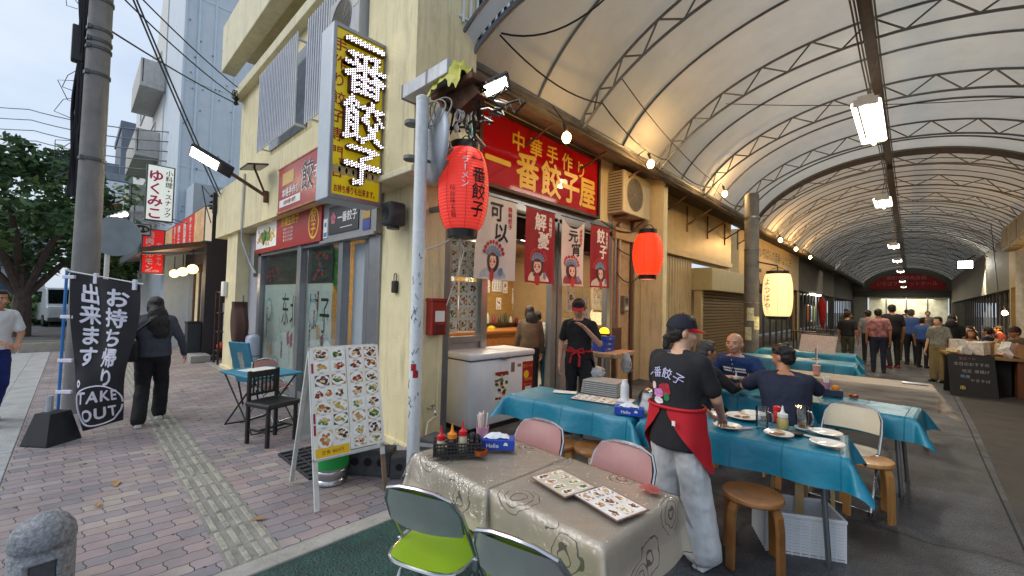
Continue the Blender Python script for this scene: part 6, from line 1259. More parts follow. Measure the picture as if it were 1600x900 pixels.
# --- customers and passers-by
person('customer with dark hair and brown jacket leaning at the shop counter', (-4.75, 5.45, 0), R(50), 1.6, sk_a, M('brown_jacket', (112, 92, 72), .85, var=.25, sc=8), blackp, shoe_d, hairb, 'long', lean=.08, slv=1, yaw=10, pitch=-8, vox=.013)
person('customer in white and teal top behind the one in the brown jacket', (-5.15, 6.2, 0), R(70), 1.5, sk_a, M('white_teal', (206, 208, 204), .8, var=.2), M('teal_trousers', (22, 74, 92), .8, var=.1), shoe_d, hairb, 'short', lean=.1, slv=1, vox=.014)
person('woman with long dark hair in charcoal cardigan walking away along the pavement', (-7.1, .74, 0), R(82), 1.62, sk_c, char, blackp, shoe_w, hairb, 'longer', lean=.03, slv=1, yaw=16, pitch=0, eR=(.29, .02, 1.1), wR=(.34, .16, .87), eL=(-.27, -.08, 1.12), wL=(-.25, .06, .96), kR=(.1, .12, .5), aR=(.09, .10, .085), kL=(-.09, .02, .49), aL=(-.1, -.26, .11), wide=1.12, legr=1.12, flare=.022, hem=.1, vox=.011, shirtname='cardigan')
bagt = thing('shoulder_bag', 'black crossbody shoulder bag carried at the left hip of the walking woman', 'bag', (-7.02, .44, .92)); b_ = MB(); b_.bbox(-.16, .16, -.06, .06, -.13, .13, .045, n=4, T=Matrix.Rotation(R(78), 4, 'Z')).build('bag', M('bag_black', (28, 28, 34), .6, var=.2, bump=.2), bagt, smooth=40)
MB().tube([(-.03, .06, .1), (.04, .12, .25), (.05, .25, .38), (.02, .36, .47), (-.06, .41, .5), (-.16, .34, .44), (-.2, .16, .25), (-.14, .04, .1)], .012, 6).build('strap', M('bag_black', None), bagt)
person('man in white T-shirt, blue trousers and blue striped trainers walking at the left edge', (-8.17, -.67, 0), R(-60), 1.66, sk_b, M('tee_white', (232, 236, 240), .8, var=.06, bump=.1, bsc=120), M('indigo_trousers', (34, 46, 118), .85, var=.2), M('trainer_blue', (34, 92, 180), .5, var=.05), hairb, 'short', lean=.04, slv=.5, yaw=10, eR=(.25, .05, 1.15), wR=(.1, .3, 1.05), eL=(-.24, .05, 1.13), wL=(-.1, .28, 1.02), kR=(.1, .15, .5), aR=(.1, .2, .085), kL=(-.1, 0, .49), aL=(-.1, -.2, .1), flare=.03, vox=.012)
st = MB()
BM, bi = person('smiling bald man in royal blue polo with two white chest stripes seated at the table', (-1.56, 5.86, 0), R(180-14), 1.82, sk_a, roy, M('khaki', (120, 110, 90), .8), shoe_d, None, '', sit=True, hipz=.46, lean=.1, slv=.5, yaw=8, pitch=2, smile=True, hs=1.13, eR=(.3, .1, .72), wR=(.12, .36, .76), eL=(-.3, .1, .72), wL=(-.1, .36, .76), wide=1.18, sw=.2, vox=.011)
NV, ni = person('man with tousled dark hair in navy collared shirt seated with his back turned', (-.87, 4.72, 0), R(18), 1.74, sk_b, navy, M('dark_jeans', (40, 46, 60), .85), shoe_d, hairb, 'tousled', sit=True, hipz=.46, lean=.16, slv=.5, yaw=48, pitch=-12, eR=(.3, .26, .82), wR=(.12, .46, .8), eL=(-.33, .22, .82), wL=(-.12, .46, .8), wide=1.12, sw=.2, vox=.011)
person('man with short grey hair and black long-sleeved shirt seated behind the waitress', (-1.72, 4.7, 0), R(-22), 1.72, sk_b, black, blackp, shoe_d, hairg, 'short', sit=True, hipz=.46, lean=.12, slv=1, yaw=-14, pitch=-6, eR=(.28, .24, .78), wR=(.2, .5, .8), wide=1.08, sw=.195, vox=.012)
person('woman with long brown hair seated at the left end of the second table', (-2.22, 4.95, 0), R(-70), 1.6, sk_c, M('taupe_top', (104, 84, 68), .85, var=.2), blackp, shoe_d, hairr, 'long', sit=True, hipz=.46, lean=.1, slv=1, yaw=0, vox=.013)
G = 'people standing in the arcade'
far = dict(vox=.018, detail=False, grp=G)
person('person in black top and olive trousers standing left of the crowd', (-1.36, 15.6, 0), R(-20), 1.64, sk_b, black, M('olive', (70, 72, 56), .85), shoe_d, hairb, 'short', yaw=-30, **far)
person('man in pink patterned shirt and dark jeans with crossbody bag, back turned', (-.66, 15.05, 0), R(5), 1.72, sk_b, M('pink_pattern', (176, 120, 120), .85, var=.75, sc=11), M('dk_jeans', (38, 46, 66), .85), shoe_d, hairb, 'short', wide=1.1, slv=.5, **far)
person('tall man in black T-shirt walking at the middle of the crowd', (-.42, 16.6, 0), R(20), 1.86, sk_b, black, blackp, M('red_shoes', (130, 40, 40), .5), hairb, 'short', yaw=0, aL=(-.12, -.22, .1), wide=1.1, **far)
person('man in blue shirt and black trousers farther down the arcade', (-.02, 18.0, 0), R(10), 1.74, sk_b, M('blue_shirt', (64, 96, 156), .85, var=.1), blackp, shoe_d, hairg, 'short', slv=.5, **far)
person('person in blue T-shirt half hidden beyond the crowd', (.22, 17.4, 0), R(-30), 1.5, sk_b, M('blue_tee', (56, 88, 150), .85), blackp, shoe_d, hairb, 'short', **far)
person('woman in grey lace top and khaki trousers standing beside the stall', (.45, 14.2, 0), R(150), 1.56, sk_c, M('lace_grey', (130, 134, 126), .9, var=.5, sc=30), M('khaki_wide', (142, 128, 88), .85, var=.1), shoe_d, hairb, 'short', legr=1.15, flare=.02, **far)
person('woman with long black hair next to the stall', (.72, 15.2, 0), R(-10), 1.62, sk_c, black, blackp, shoe_d, hairb, 'long', **far)
person('person with brown hair seated behind the stall papers', (1.0, 14.6, 0), R(180), 1.6, sk_b, M('brown_top', (110, 78, 56), .85), blackp, shoe_d, hairr, 'long', sit=True, hipz=.5, **far)
person('man in dark cap and grey brown shirt seated at the right end of the stall', (1.78, 14.6, 0), R(130), 1.72, sk_b, M('greybrown', (106, 92, 78), .85, var=.1), blackp, shoe_d, hairb, 'short', sit=True, hipz=.55, lean=.12, cap=(M('cap_maroon', (60, 34, 36), .8), M('cap_maroon', None)), **far)
person('child-sized figure in the middle distance by the lit doors', (-.9, 22, 0), R(0), 1.5, sk_b, M('dk_red', (96, 30, 34), .85), blackp, shoe_d, hairb, 'short', **far)
person('person in grey shirt in the far distance near the lit doors', (.5, 26, 0), R(180), 1.7, sk_b, M('grey_tee', (120, 120, 120), .85), blackp, shoe_d, hairb, 'short', **far)
for a in (('person in grey shirt standing just behind the pink patterned shirt', (-1.0, 17.4, 0), R(15), 1.68, sk_b, M('grey_tee', (120, 120, 120), .85), blackp, shoe_d, hairb, 'short'), ('woman in cream top standing deep in the crowd', (-.2, 19.6, 0), R(190), 1.58, sk_c, M('cream_top', (196, 186, 166), .85), M('olive', None), shoe_d, hairr, 'long'), ('man in dark green shirt far down the left side of the aisle', (-1.9, 21.5, 0), R(30), 1.72, sk_b, M('green_tee', (50, 76, 60), .85), blackp, shoe_d, hairb, 'short'), ('tall person in white shirt near the lit doors', (-.2, 29, 0), R(0), 1.78, sk_b, M('tee_white', None), blackp, shoe_d, hairb, 'short')): person(*a, **far)
for a in (('diner in navy top seated at the far right behind the stall', (1.45, 16.6, 0), R(60), 1.66, sk_b, navy, blackp, shoe_d, hairb, 'short'), ('diner in white top seated at the far right deeper in the arcade', (1.25, 18.2, 0), R(110), 1.6, sk_c, M('tee_white', None), blackp, shoe_d, hairb, 'long'), ('diner in red top seated beside the right wall', (1.95, 19.8, 0), R(80), 1.66, sk_b, M('dk_red', None), blackp, shoe_d, hairb, 'short')): person(*a, sit=True, hipz=.5, **{**far, 'grp': 'diners along the right side of the arcade'})
flush()
def bvh(o): return BVHTree.FromPolygons([v.co[:] for v in o.data.vertices], [tuple(p.vertices) for p in o.data.polygons])
def kid(root, nm): return [c for c in root.children if c.name.split('.')[0] == nm][0]
# --- printed shirt back of the waitress, thrown onto the cloth from behind
tree = bvh(kid(WT, 'shirt'))
def onback(u, v, d=.005):
    h = tree.ray_cast(Vector((u, -1, v)), Vector((0, 1, 0))); return (h[0]+Vector((0, -d, 0))) if h[0] else Vector((u, -.14, v))
lav = M('print_lavender', (206, 204, 236), .7, var=0)
mb = MB()
for i, ch in enumerate('一番餃子'):
    a = (1.5-i)*.31; cu, cv = -.02-.25*math.sin(a), 1.215+.25*(math.cos(a)-1)
    vs, fs = glyph(ch, .02 if i == 0 else .006); hh = .072; nn = len(vs)//5; mb.add([onback(cu+(lambda x, y: x*math.cos(a)-y*math.sin(a))((p-EMC[0])*EMS*hh, (q-EMC[1])*EMS*hh), cv+(lambda x, y: x*math.sin(a)+y*math.cos(a))((p-EMC[0])*EMS*hh, (q-EMC[1])*EMS*hh), .005+.0004*(k//nn)) for k, (p, q) in enumerate(vs)], fs)
mb.build('back_lettering', lav, WT); mb = MB()
for m, cu, cv, a, b in ((0, -.0, 1.105, .045, .042), (1, -.05, 1.075, .04, .03), (2, -.088, 1.12, .02, .026), (3, .02, 1.06, .02, .026), (4, -.045, 1.03, .04, .022), (0, .02, 1.13, .02, .02), (1, -.03, 1.09, .02, .018)):
    mb.mat(m).add([onback(cu+a*math.cos(2*PI*i/12)*(1+.2*math.sin(i*3)), cv+b*math.sin(2*PI*i/12), .0055+.0005*m) for i in range(12)], [tuple(range(12))])
mb.build('back_emblem', [M('em_red', (176, 40, 60), .7, var=.3, sc=60), M('em_pink', (206, 130, 190), .7, var=.3, sc=60), M('em_cream', (236, 206, 190), .7), M('em_green', (40, 120, 70), .7), M('em_white', (226, 222, 226), .7)], WT)
MB().add([onback(u, v, .004) for u, v in ((-.04, 1.335), (-.015, 1.335), (-.015, 1.36), (-.04, 1.36))], [(0, 1, 2, 3)]).build('neck_tag', M('tag_grey', (90, 90, 120), .7), WT)
# apron: wraps the front, its flaps meet at the back of the waist
def apron(root, z0, dz, rx, ry, back, low, mat, cy=0.):
    mb = MB(); n = 56; trs = [bvh(kid(root, q)) for q in ('shirt', 'trousers')]; memo = {}
    def hitr(a, z):
        k = (round(a, 2), round(z, 2))
        if k not in memo:
            r_ = .08
            for tr in trs:
                h = tr.ray_cast(Vector((.5*math.cos(k[0]), cy+.5*math.sin(k[0]), k[1])), Vector((-math.cos(k[0]), -math.sin(k[0]), 0)))
                if h[0]:
                    q = math.hypot(h[0].x, h[0].y-cy)
                    if q < max(rx, ry)*1.3: r_ = max(r_, q)
            memo[k] = r_
        return memo[k]
    def rad(a, z): return max(hitr(a+i*.09, z+j*.03) for i in (-1, 0, 1) for j in (-1, 0, 1, 2))+.008
    def f(u, v):
        a = -PI/2+back+(2*PI-2*back)*u; e = min(u, 1-u)*2; top = z0; bot = z0-dz*(.10+.90*min(1, (e/.5))) if low else z0-dz*min(1, .1+e*2)
        z = top+(bot-top)*(1-v); r_ = rad(a, z)+.02*(1-v)*min(1, e*3)*(1+.5*math.sin(a*7)); return (r_*math.cos(a), cy+r_*math.sin(a), z)
    mb.grid(n, 18, f).build('apron', mat, root, smooth=80)
    mb = MB().tube([((rad(q, z0-.004)+.004)*math.cos(q), cy+(rad(q, z0-.004)+.004)*math.sin(q), z0-.004) for q in [2*PI*i/36 for i in range(36)]], .011, 6, True); return mb
apron(WT, 1.0, .385, .178, .14, .2, True, apr, .005).build('apron_tie', apr, WT)
MB().bbox(.085, .108, -.164, -.158, .9, .93, .002).build('apron_label', whp, WT)
mb = apron(DM, 1.05, .36, .178, .14, 1.25, False, M('apron_dark', (30, 30, 34), .8, var=.15)); mb.tube([(-.03, .15, 1.05), (.05, .17, 1.0), (.07, .165, .9)], .014, 6).tube([(-.02, .15, 1.05), (-.06, .17, .98), (-.05, .165, .86)], .014, 6).tube([(-.02, .15, 1.05), (-.09, .165, 1.09), (-.11, .16, 1.03), (-.02, .155, 1.04), (.08, .165, 1.09), (.1, .16, 1.04), (0, .155, 1.04)], .014, 6).build('apron_tie', apr, DM)
o = [c for c in DM.children if c.name.startswith('apron') and 'tie' not in c.name][0]; o.rotation_euler = (0, 0, PI)
# chest stripes and buttons of the polo
tree2 = bvh(kid(BM, 'shirt'))
def onfront(u, v, d=.005):
    h = tree2.ray_cast(Vector((u, 1.2, v)), Vector((0, -1, 0))); return (h[0]+Vector((0, d, 0))) if h[0] else Vector((u, .2, v))
mb = MB()
for z in (.885, .852):
    for s_ in (-1, 1): mb.grid(10, 1, lambda u, v: onfront(s_*(.018+.125*u) if s_ > 0 else s_*(.018+.125*(1-u)), z+v*.02))
mb.build('chest_stripe', whp, BM); mb = MB()
for i in range(4): p = onfront(.0, 1.0-.05*i, .004); mb.sph(p, (.007, .004, .007), 8, 6)
mb.build('button', M('button', (226, 226, 220), .4, var=0), BM)
# ================================================================ ON THE TABLES
zt = .731
def put(name, label, cat, loc, rz=0, grp=None): return thing(name, label, cat, loc, rz, grp)
blk2 = M('basket_black', (44, 46, 50), .5, var=.1)
t = put('sauce_basket', 'black mesh basket of sauce bottles on the rose cloth table', 'basket', (-1.99, 1.64, zt), R(52)); mb = MB()
for y in (-.06, .06):
    for z in (.01, .03, .05, .07): mb.box(-.14, .14, y-.003, y+.003, z-.004, z+.004)
    for k in range(15): x = -.14+.02*k; mb.box(x-.003, x+.003, y-.004, y+.004, 0, .075)
for x in (-.14, .14):
    for z in (.01, .03, .05, .07): mb.box(x-.003, x+.003, -.06, .06, z-.004, z+.004)
    for k in range(7): y = -.06+.02*k; mb.box(x-.004, x+.004, y-.003, y+.003, 0, .075)
mb.box(-.14, .14, -.06, .06, 0, .005).build('mesh_basket', blk2, t)
def bottle(label, loc, body, capm_, r=.028, h=.1, noz=True, cat='sauce bottle'):
    t = put('sauce_bottle', label, cat, loc, 0, 'sauce bottles on the tables'); MB().lathe([(r*.9, 0), (r, .008), (r, h*.8), (r*.8, h*.95), (r*.75, h)], 18).build('bottle', body, t, smooth=50)
    MB().lathe([(r*.95, h), (r*.95, h+.025), (r*.4, h+.035)]+([(r*.28, h+.05), (r*.12, h+.085)] if noz else []), 16).build('cap', capm_, t, smooth=50); return t
soy = M('soy_glass', (46, 22, 16), .2, coat=.5); redc = M('cap_bright_red', (204, 24, 34), .35); orc = M('cap_orange', (236, 140, 30), .35); mil = M('milky_plastic', (206, 190, 160), .35)
for lab, dx, b_, c_, r_, h_, nz_ in (('red capped sauce bottle in the black basket, nearest the edge', -.1, mil, redc, .026, .075, True), ('orange nozzle sauce bottle in the black basket', -.035, soy, orc, .03, .085, True), ('taller red capped bottle in the black basket', .03, mil, redc, .027, .1, True), ('dark soy bottle in the black basket beside the chopsticks', .085, soy, dark, .022, .08, False), ('small black capped bottle at the end of the black basket', .118, soy, dark, .02, .07, False)):
    bottle(lab, (-1.99+dx*math.cos(R(52)), 1.64+dx*math.sin(R(52)), zt+.006), b_, c_, r_, h_, nz_)
t = put('chopstick_cup', 'clear pink cup full of wrapped chopsticks behind the sauce basket', 'cup', (-1.99, 1.84, zt)); MB().lathe([(.033, 0), (.042, .12), (.04, .12), (.031, .004)], 20).build('cup', M('pink_cup', (232, 170, 200), .15, trans=.4), t, smooth=50); mb = MB(); rng = random.Random(6)
for k in range(16): a = rng.uniform(0, 6.3); r_ = .024*rng.random()**.5; mb.cyl((r_*math.cos(a)*.6, r_*math.sin(a)*.6, .01), (r_*1.5*math.cos(a), r_*1.5*math.sin(a), .19+.02*rng.random()), .005, n=6)
mb.build('chopsticks', M('chopstick_wrap', (232, 214, 206), .6, var=.1), t)
def tissue(label, loc, rz, wl=True):
    t = put('tissue_box', label, 'tissue box', loc, rz, 'blue tissue boxes'); tb = M('tissue_blue', (34, 74, 178), .45, var=.05); MB().bbox(-.115, .115, -.055, .055, 0, .062, .003).build('carton', tb, t)
    MB().grid(10, 8, lambda u, v: (-.08+u*.16, -.035+v*.06+.012*nz3(u*5, v*4), .064+.03*math.sin(PI*u)*math.sin(PI*v)+.018*abs(nz3(u*6, v*6, 3)))).build('tissue', M('tissue_white', (232, 236, 240), .8), t, smooth=80)
    if wl: MB().text('Hello', lambda u, v: Vector((u, -.0562, v)), -.02, .03, .034, off=.02).add([(.06+.014*math.cos(PI*i/8), -.0562, .03+.02*math.sin(PI*i/8)) for i in range(9)]+[(.046, -.0562, .012), (.074, -.0562, .012)], [tuple(range(9))+(9, 10)] if False else [tuple(range(9))]).build('lettering', whp, t)
tissue('blue Hello tissue box with tissues pulled out behind the ashtray', (-1.9, 1.88, zt), R(42))
tissue('blue Hello tissue box at the edge of the blue table beside the waitress', (-1.72, 3.26, zt), R(20))
t = put('ashtray', 'small round amber ashtray beside the tissue box', 'ashtray', (-1.87, 1.72, zt)); MB().lathe([(.035, 0), (.042, .004), (.043, .03), (.033, .03), (.031, .012)], 8).build('dish', M('amber', (170, 84, 36), .2, trans=.2), t)
def menusheet(label, loc, rz, w_, h_, nc, nr, seed, pale=False):
    t = put('menu_sheet', label, 'menu', loc, rz, 'printed menus on the tables'); rng = random.Random(seed); mb = MB().mat(0).box(-w_/2, w_/2, -h_/2, h_/2, 0, .003)
    for i in range(nc):
        for j in range(nr): dish(mb, lambda u, v: Vector((u, v, .0035)), -w_/2+w_*(i+.5)/nc, -h_/2+h_*(j+.5)/nr, w_/nc*.82, h_/nr*.82, Vector((0, 0, .0003)), rng, not pale)
    mb.build('sheet', FM if not pale else [M('paper_cream', (214, 206, 180), .4, var=.2, sc=14)]+FM[1:], t); MB().bbox(-w_/2-.008, w_/2+.008, -h_/2-.008, h_/2+.008, -.001, .0022, .0005).build('edge', M('menu_edge', (120, 96, 96), .4), t)
menusheet('photo menu with rows of dishes at the corner of the rose cloth table', (-1.02, 1.76, zt), R(-14), .27, .19, 3, 3, 41)
menusheet('pale faded menu lying beside the photo menu', (-1.3, 1.77, zt+.001), R(-12), .26, .2, 4, 2, 42, True)
menusheet('open menu with pink border on the nearest blue table by the freezer', (-2.22, 3.53, zt), R(14), .42, .24, 5, 3, 43)
o = MB().box(-.12, .12, -.08, .08, 0, .004).build('metal_tray_sheet', M('foil', (170, 172, 172), .3, .6), at=(.02, 7.5, zt)); o.rotation_euler = (0, 0, R(4)); tag(o, 'pale laminated card near the end of the grey wood-print table', 'card')
o = MB().box(-.12, .12, -.06, .06, 0, .003).build('paper_slip', paper, at=(-2.6, 3.55, zt)); o.rotation_euler = (0, 0, R(30)); tag(o, 'white paper lying at the freezer end of the blue table', 'paper')
rose_p = MB(); rng = random.Random(10)
for k in range(12): a = k*2.4; r_ = .012+.004*k; rose_p.add([(r_*math.cos(a+q*.7)*(1+.2*(q == 1)), r_*math.sin(a+q*.7), .0006*(12-k)) for q in range(3)]+[(0, 0, .0006*(12-k))], [(0, 1, 2, 3)])
o = rose_p.build('rose_print', M('rose_red', (180, 96, 92), .5, var=.2), at=(-.95, 2.03, zt+.002)); tag(o, 'red rose printed on the corner of the taupe tablecloth', 'print')
# condiment holder on the blue table
t = put('condiment_caddy', 'white basket with spray bottle and napkin holder at the edge of the blue table', 'caddy', (-1.82, 3.38, zt), R(12)); mb = MB().bbox(-.07, .07, -.07, .07, 0, .085, .004)
mb.build('basket', wb, t); mb = MB()
for k in range(4): mb.box(-.071, .071, -.0715, -.0705, .015+.018*k, .022+.018*k)
mb.build('slot', M('slot_grey', (150, 154, 158), .6), t)
o = MB().lathe([(.035, 0), (.037, .01), (.037, .12), (.03, .14), (.024, .15), (.024, .175)], 18).build('white_bottle', M('bottle_white', (228, 230, 230), .4), at=(-1.83, 3.38, zt+.085), smooth=50); tag(o, 'white plastic bottle standing in the white basket on the blue table', 'bottle')
t = put('napkin_holder', 'dark metal napkin holder with plastic bag beside the white basket', 'napkin holder', (-1.66, 3.45, zt), R(10)); mb = MB(); mb.grid(14, 2, lambda u, v: (.07*math.cos(PI*u), -.05+.1*v, .2*math.sin(PI*u)**.7)).build('holder', steel, t, smooth=60); MB().grid(12, 10, lambda u, v: ((.085+.02*nz3(u*4, v*3))*math.cos(2*PI*u)*(1-.5*v)+.02, (.06+.02*nz3(u*3, v*5, 2))*math.sin(2*PI*u)*(1-.5*v)-.02, .01+v*.16)).build('plastic_bag', M('bag_plastic', (222, 226, 228), .3, trans=.3), t, smooth=80)
# plates, mugs
por = M('porcelain', (232, 230, 222), .2, var=.04, sc=6, coat=.3)
def plateat(label, x, y, r, fooded=False, zz=zt):
    t = put('plate', label, 'plate', (x, y, zz), random.uniform(0, 6), 'plates on the blue tables'); MB().lathe([(0, .003), (r*.55, .003), (r*.6, .006), (r*.97, .02), (r, .022), (r*.98, .025), (r*.6, .012), (r*.5, .008), (0, .008)], 32, cap=False).build('dish', por, t, smooth=50)
    if fooded:
        mb = MB(); rng = random.Random(int(x*100))
        for k in range(7): mb.sph((rng.uniform(-.4, .4)*r, rng.uniform(-.4, .4)*r, .012), (.02, .014, .006), 8, 6)
        mb.build('leftovers', M('leftovers', (150, 100, 56), .5, var=.4, sc=40), t)
    return t
for lab, x, y, r, fd in (('empty white plate at the right end of the nearest blue table', -.42, 3.56, .1, False), ('white plate with a blue rim near the corner fold of the blue cloth', -.46, 3.86, .1, False), ('white plate with a brown stain and chopsticks in front of the sauce bottle', -.7, 3.55, .095, True), ('large white plate of leftovers with chopsticks in front of the waitress hand', -1.02, 3.88, .13, True), ('plate that the waitress is lifting with her right hand', -1.02, 3.48, .1, True), ('upper one of the stacked small plates beside the waitress arm', -1.2, 3.78, .075, False), ('pale plate at the far edge behind the beer mugs', -.98, 4.06, .1, False)): plateat(lab, x, y, r, fd)
plateat('small plate on the table in front of the bald man', -1.62, 5.22, .08, True); plateat('small pale dish beside the black soy dish at the right', -.6, 3.86, .06, True)
def sticks(label, x, y, rz, tilt=0):
    t = put('chopsticks', label, 'chopsticks', (x, y, zt+.028), rz, 'chopsticks on the plates'); m_ = M('bamboo_stick', (206, 166, 104), .5)
    for d in (-.006, .006): MB().cyl((-.1, d*2, tilt), (.1, d, 0), .0035, .0025, n=6).build('stick', m_, t)
sticks('pair of chopsticks lying across the large plate of leftovers', -1.03, 3.9, R(120), .02); sticks('pair of chopsticks on the stained plate', -.7, 3.56, R(115), .02)
o = MB().bbox(-.05, .05, -.012, .012, 0, .003, .001).build('chopstick_sleeve', M('pink_paper', (228, 170, 196), .6), at=(-.92, 3.58, zt)); o.rotation_euler = (0, 0, R(60)); tag(o, 'pink paper chopstick sleeve lying on the blue cloth', 'paper')
o = MB().bbox(-.08, .08, -.02, .02, 0, .003, .001).build('chopstick_sleeve', M('cream_paper', (224, 206, 176), .6), at=(-.57, 3.72, zt)); o.rotation_euler = (0, 0, R(-10)); tag(o, 'cream paper sleeve between the mug and the right plates', 'paper')
beerg = M('mug_glass', (236, 242, 244), .05, var=0, trans=.92, coat=.2)
def mug(label, x, y, r, h, beer):
    t = put('beer_mug', label, 'mug', (x, y, zt), R(-20), 'glass beer mugs'); MB().lathe([(r*.92, 0), (r, .006), (r*1.06, h), (r*.98, h), (r*.9, .02), (0, .02)], 24, cap=False).build('glass', glassy('mug_clear', (.95, .97, .98), .1, .05), t, smooth=50)
    MB().tube([(r, 0, h*.85), (r+.035, 0, h*.82), (r+.045, 0, h*.5), (r+.03, 0, h*.25), (r, 0, h*.2)], .007, 8).build('handle', glassy('mug_clear2', (.92, .95, .96), .16, .05), t, smooth=60)
    if beer: MB().lathe([(r*.88, .022), (r*.93, beer)], 20).build('beer', M('beer', (196, 140, 40), .1, trans=.5), t, smooth=True)
mug('empty frosted beer mug with handle on the nearest blue table', -.84, 3.7, .042, .155, 0); mug('tall beer glass one third full behind the white capped bottle', -.62, 3.92, .04, .165, .055); mug('half full beer mug on the table in front of the bald man', -1.38, 5.55, .042, .15, .09)
bottle('white capped sauce bottle with yellow sauce beside the empty mug', (-.72, 3.78, zt), M('sauce_yellow', (200, 180, 110), .35), M('cap_white', (232, 232, 226), .35), .038, .09); bottle('red pepper shaker behind the white capped bottle', (-.8, 4.0, zt), M('pepper_red', (190, 30, 34), .35), M('pepper_cap', (210, 36, 40), .4), .03, .09, False); bottle('white capped sauce bottle near the bald man', (-1.5, 5.42, zt), soy, M('cap_white', None), .03, .08)
o = MB().lathe([(.03, 0), (.05, .012), (.048, .018), (.02, .008)], 20).build('soy_dish', dark, at=(-.62, 3.68, zt), smooth=50); tag(o, 'small black soy dish behind the stained plate', 'dish')
t = put('sauce_basket', 'black basket with red tub and straws on the blue table right of the navy shirt', 'basket', (-.62, 5.62, zt), R(10)); MB().bbox(-.09, .09, -.06, .06, 0, .075, .006).build('basket', M('crate_dark', (40, 50, 66), .5), t); MB().lathe([(.03, .05), (.04, .14)], 14, c=(-.05, 0, 0)).build('straw_cup', M('pink_cup', None), t); MB().lathe([(.035, .06), (.035, .1), (.02, .115)], 14, c=(.03, 0, 0)).build('orange_cap', orc, t); mb = MB()
for k in range(8): mb.cyl((-.05, 0, .06), (-.05+.03*math.cos(k*.8), .03*math.sin(k*.8), .2), .005, n=5)
mb.build('straws', whp, t)
o = MB().lathe([(.035, 0), (.045, .03), (.04, .034)], 14).build('amber_ashtray', M('amber', None), at=(-.45, 5.72, zt), smooth=True); tag(o, 'small orange ashtray right of the basket with straws', 'ashtray')
t = put('menu_stand', 'clear stand with pale printed card on the far blue table', 'menu stand', (-1.3, 9.5, zt), R(-25)); MB().bbox(-.32, .32, -.004, .004, .12, .45, .003, T=Matrix.Rotation(R(-14), 4, 'X')).build('card', M('card_pale', (206, 186, 174), .6, var=.2, sc=30), t); MB().cyl((0, .02, 0), (0, .02, .2), .012).cyl((0, .02, 0), (0, .02, .01), .07, n=16).build('stand', alu, t)
t = put('straw_cup', 'pale cup with one long white straw on the grey wood-print table', 'cup', (-.98, 7.3, zt)); MB().lathe([(.04, 0), (.05, .13)], 16).build('cup', M('cup_pale', (206, 160, 150), .4, var=.2), t); MB().cyl((0, 0, .01), (.01, 0, .42), .006, n=6).build('straw', whp, t)
# side table in the shop doorway
t = put('side_table', 'small table with a cloth top behind the doorway staff member', 'side table', (-3.35, 5.6, 0), R(5)); MB().bbox(-.3, .3, -.35, .35, .88, .95, .012).build('tabletop', M('side_cloth', (176, 150, 120), .6, var=.5, sc=18), t)
for sx in (-1, 1):
    for sy in (-1, 1): MB().bbox(sx*.26-.025, sx*.26+.025, sy*.3-.025, sy*.3+.025, 0, .88, .004).build('leg', dwood, t)
for i in range(3): o = tag(MB().bbox(-.11, .11, -.13, .13, 0, .075, .004).build('blue_carton', M('tissue_blue', None), at=(-3.35+.01*i, 5.5, .952+.077*i)), ('blue carton with white marks at the bottom of the stack by the doorway', 'blue carton in the middle of the stack by the doorway', 'blue carton at the top of the stack under the yellow lamp')[i], 'carton', 'blue cartons stacked by the doorway'); MB().text('Hello', lambda u, v: Vector((.1105, u, v)), 0, .04, .035).build('lettering', whp, o)
t = put('yellow_beacon', 'round yellow faceted lamp on top of the blue cartons', 'lamp', (-3.33, 5.5, 1.185)); MB().lathe([(.08, 0), (.085, .02), (.07, .03)], 20).build('base', dark, t); MB().sph((0, 0, .05), (.075, .075, .07), 10, 8).build('dome', emitm('beacon_yellow', (250, 200, 40), 1.6), t)
t = put('brown_folder', 'dark brown board standing beside the yellow lamp', 'board', (-3.3, 5.82, .952)); MB().bbox(-.015, .015, -.12, .12, 0, .34, .004).build('board', dwood, t)
t = put('tray_stack', 'stack of pale plastic trays behind the nearest blue table', 'trays', (-2.75, 4.55, .0), R(10)); MB().bbox(-.2, .2, -.15, .15, 0, .56, .01).build('crate', M('crate_grey', (120, 122, 120), .6), t); mb = MB()
for i in range(7): mb.bbox(-.23+.004*i, .23, -.17, .17, .56+.024*i, .578+.024*i, .006)
mb.build('trays', M('tray_white', (196, 196, 190), .45), t)
o = MB().grid(30, 16, lambda u, v: (.13*math.cos(2*PI*u)*math.sin(PI*v)**.6*(1+.5*nz3(u*9, v*7)), .12*math.sin(2*PI*u)*math.sin(PI*v)**.6*(1+.5*nz3(u*9, v*7)), .07-.07*math.cos(PI*v)+.05*nz3(u*9, v*6, 2)*math.sin(PI*v))).build('plastic_bag', M('bag_plastic', None), at=(-2.98, 4.7, .7), smooth=80); tag(o, 'crumpled white plastic bag lying by the tray stack', 'bag')
o = MB().grid(30, 16, lambda u, v: (.1*(1-.75*v)*math.cos(2*PI*u)*math.sin(PI*v)**.5*(1+.5*nz3(u*8, v*6)), .1*(1-.75*v)*math.sin(2*PI*u)*math.sin(PI*v)**.5*(1+.5*nz3(u*8, v*6)), .15-.15*math.cos(PI*v))).build('hanging_bag', M('bag_plastic', None), at=(-3.02, 5.62, .66), smooth=80); tag(o, 'white plastic bag hanging from the corner of the side table', 'bag')
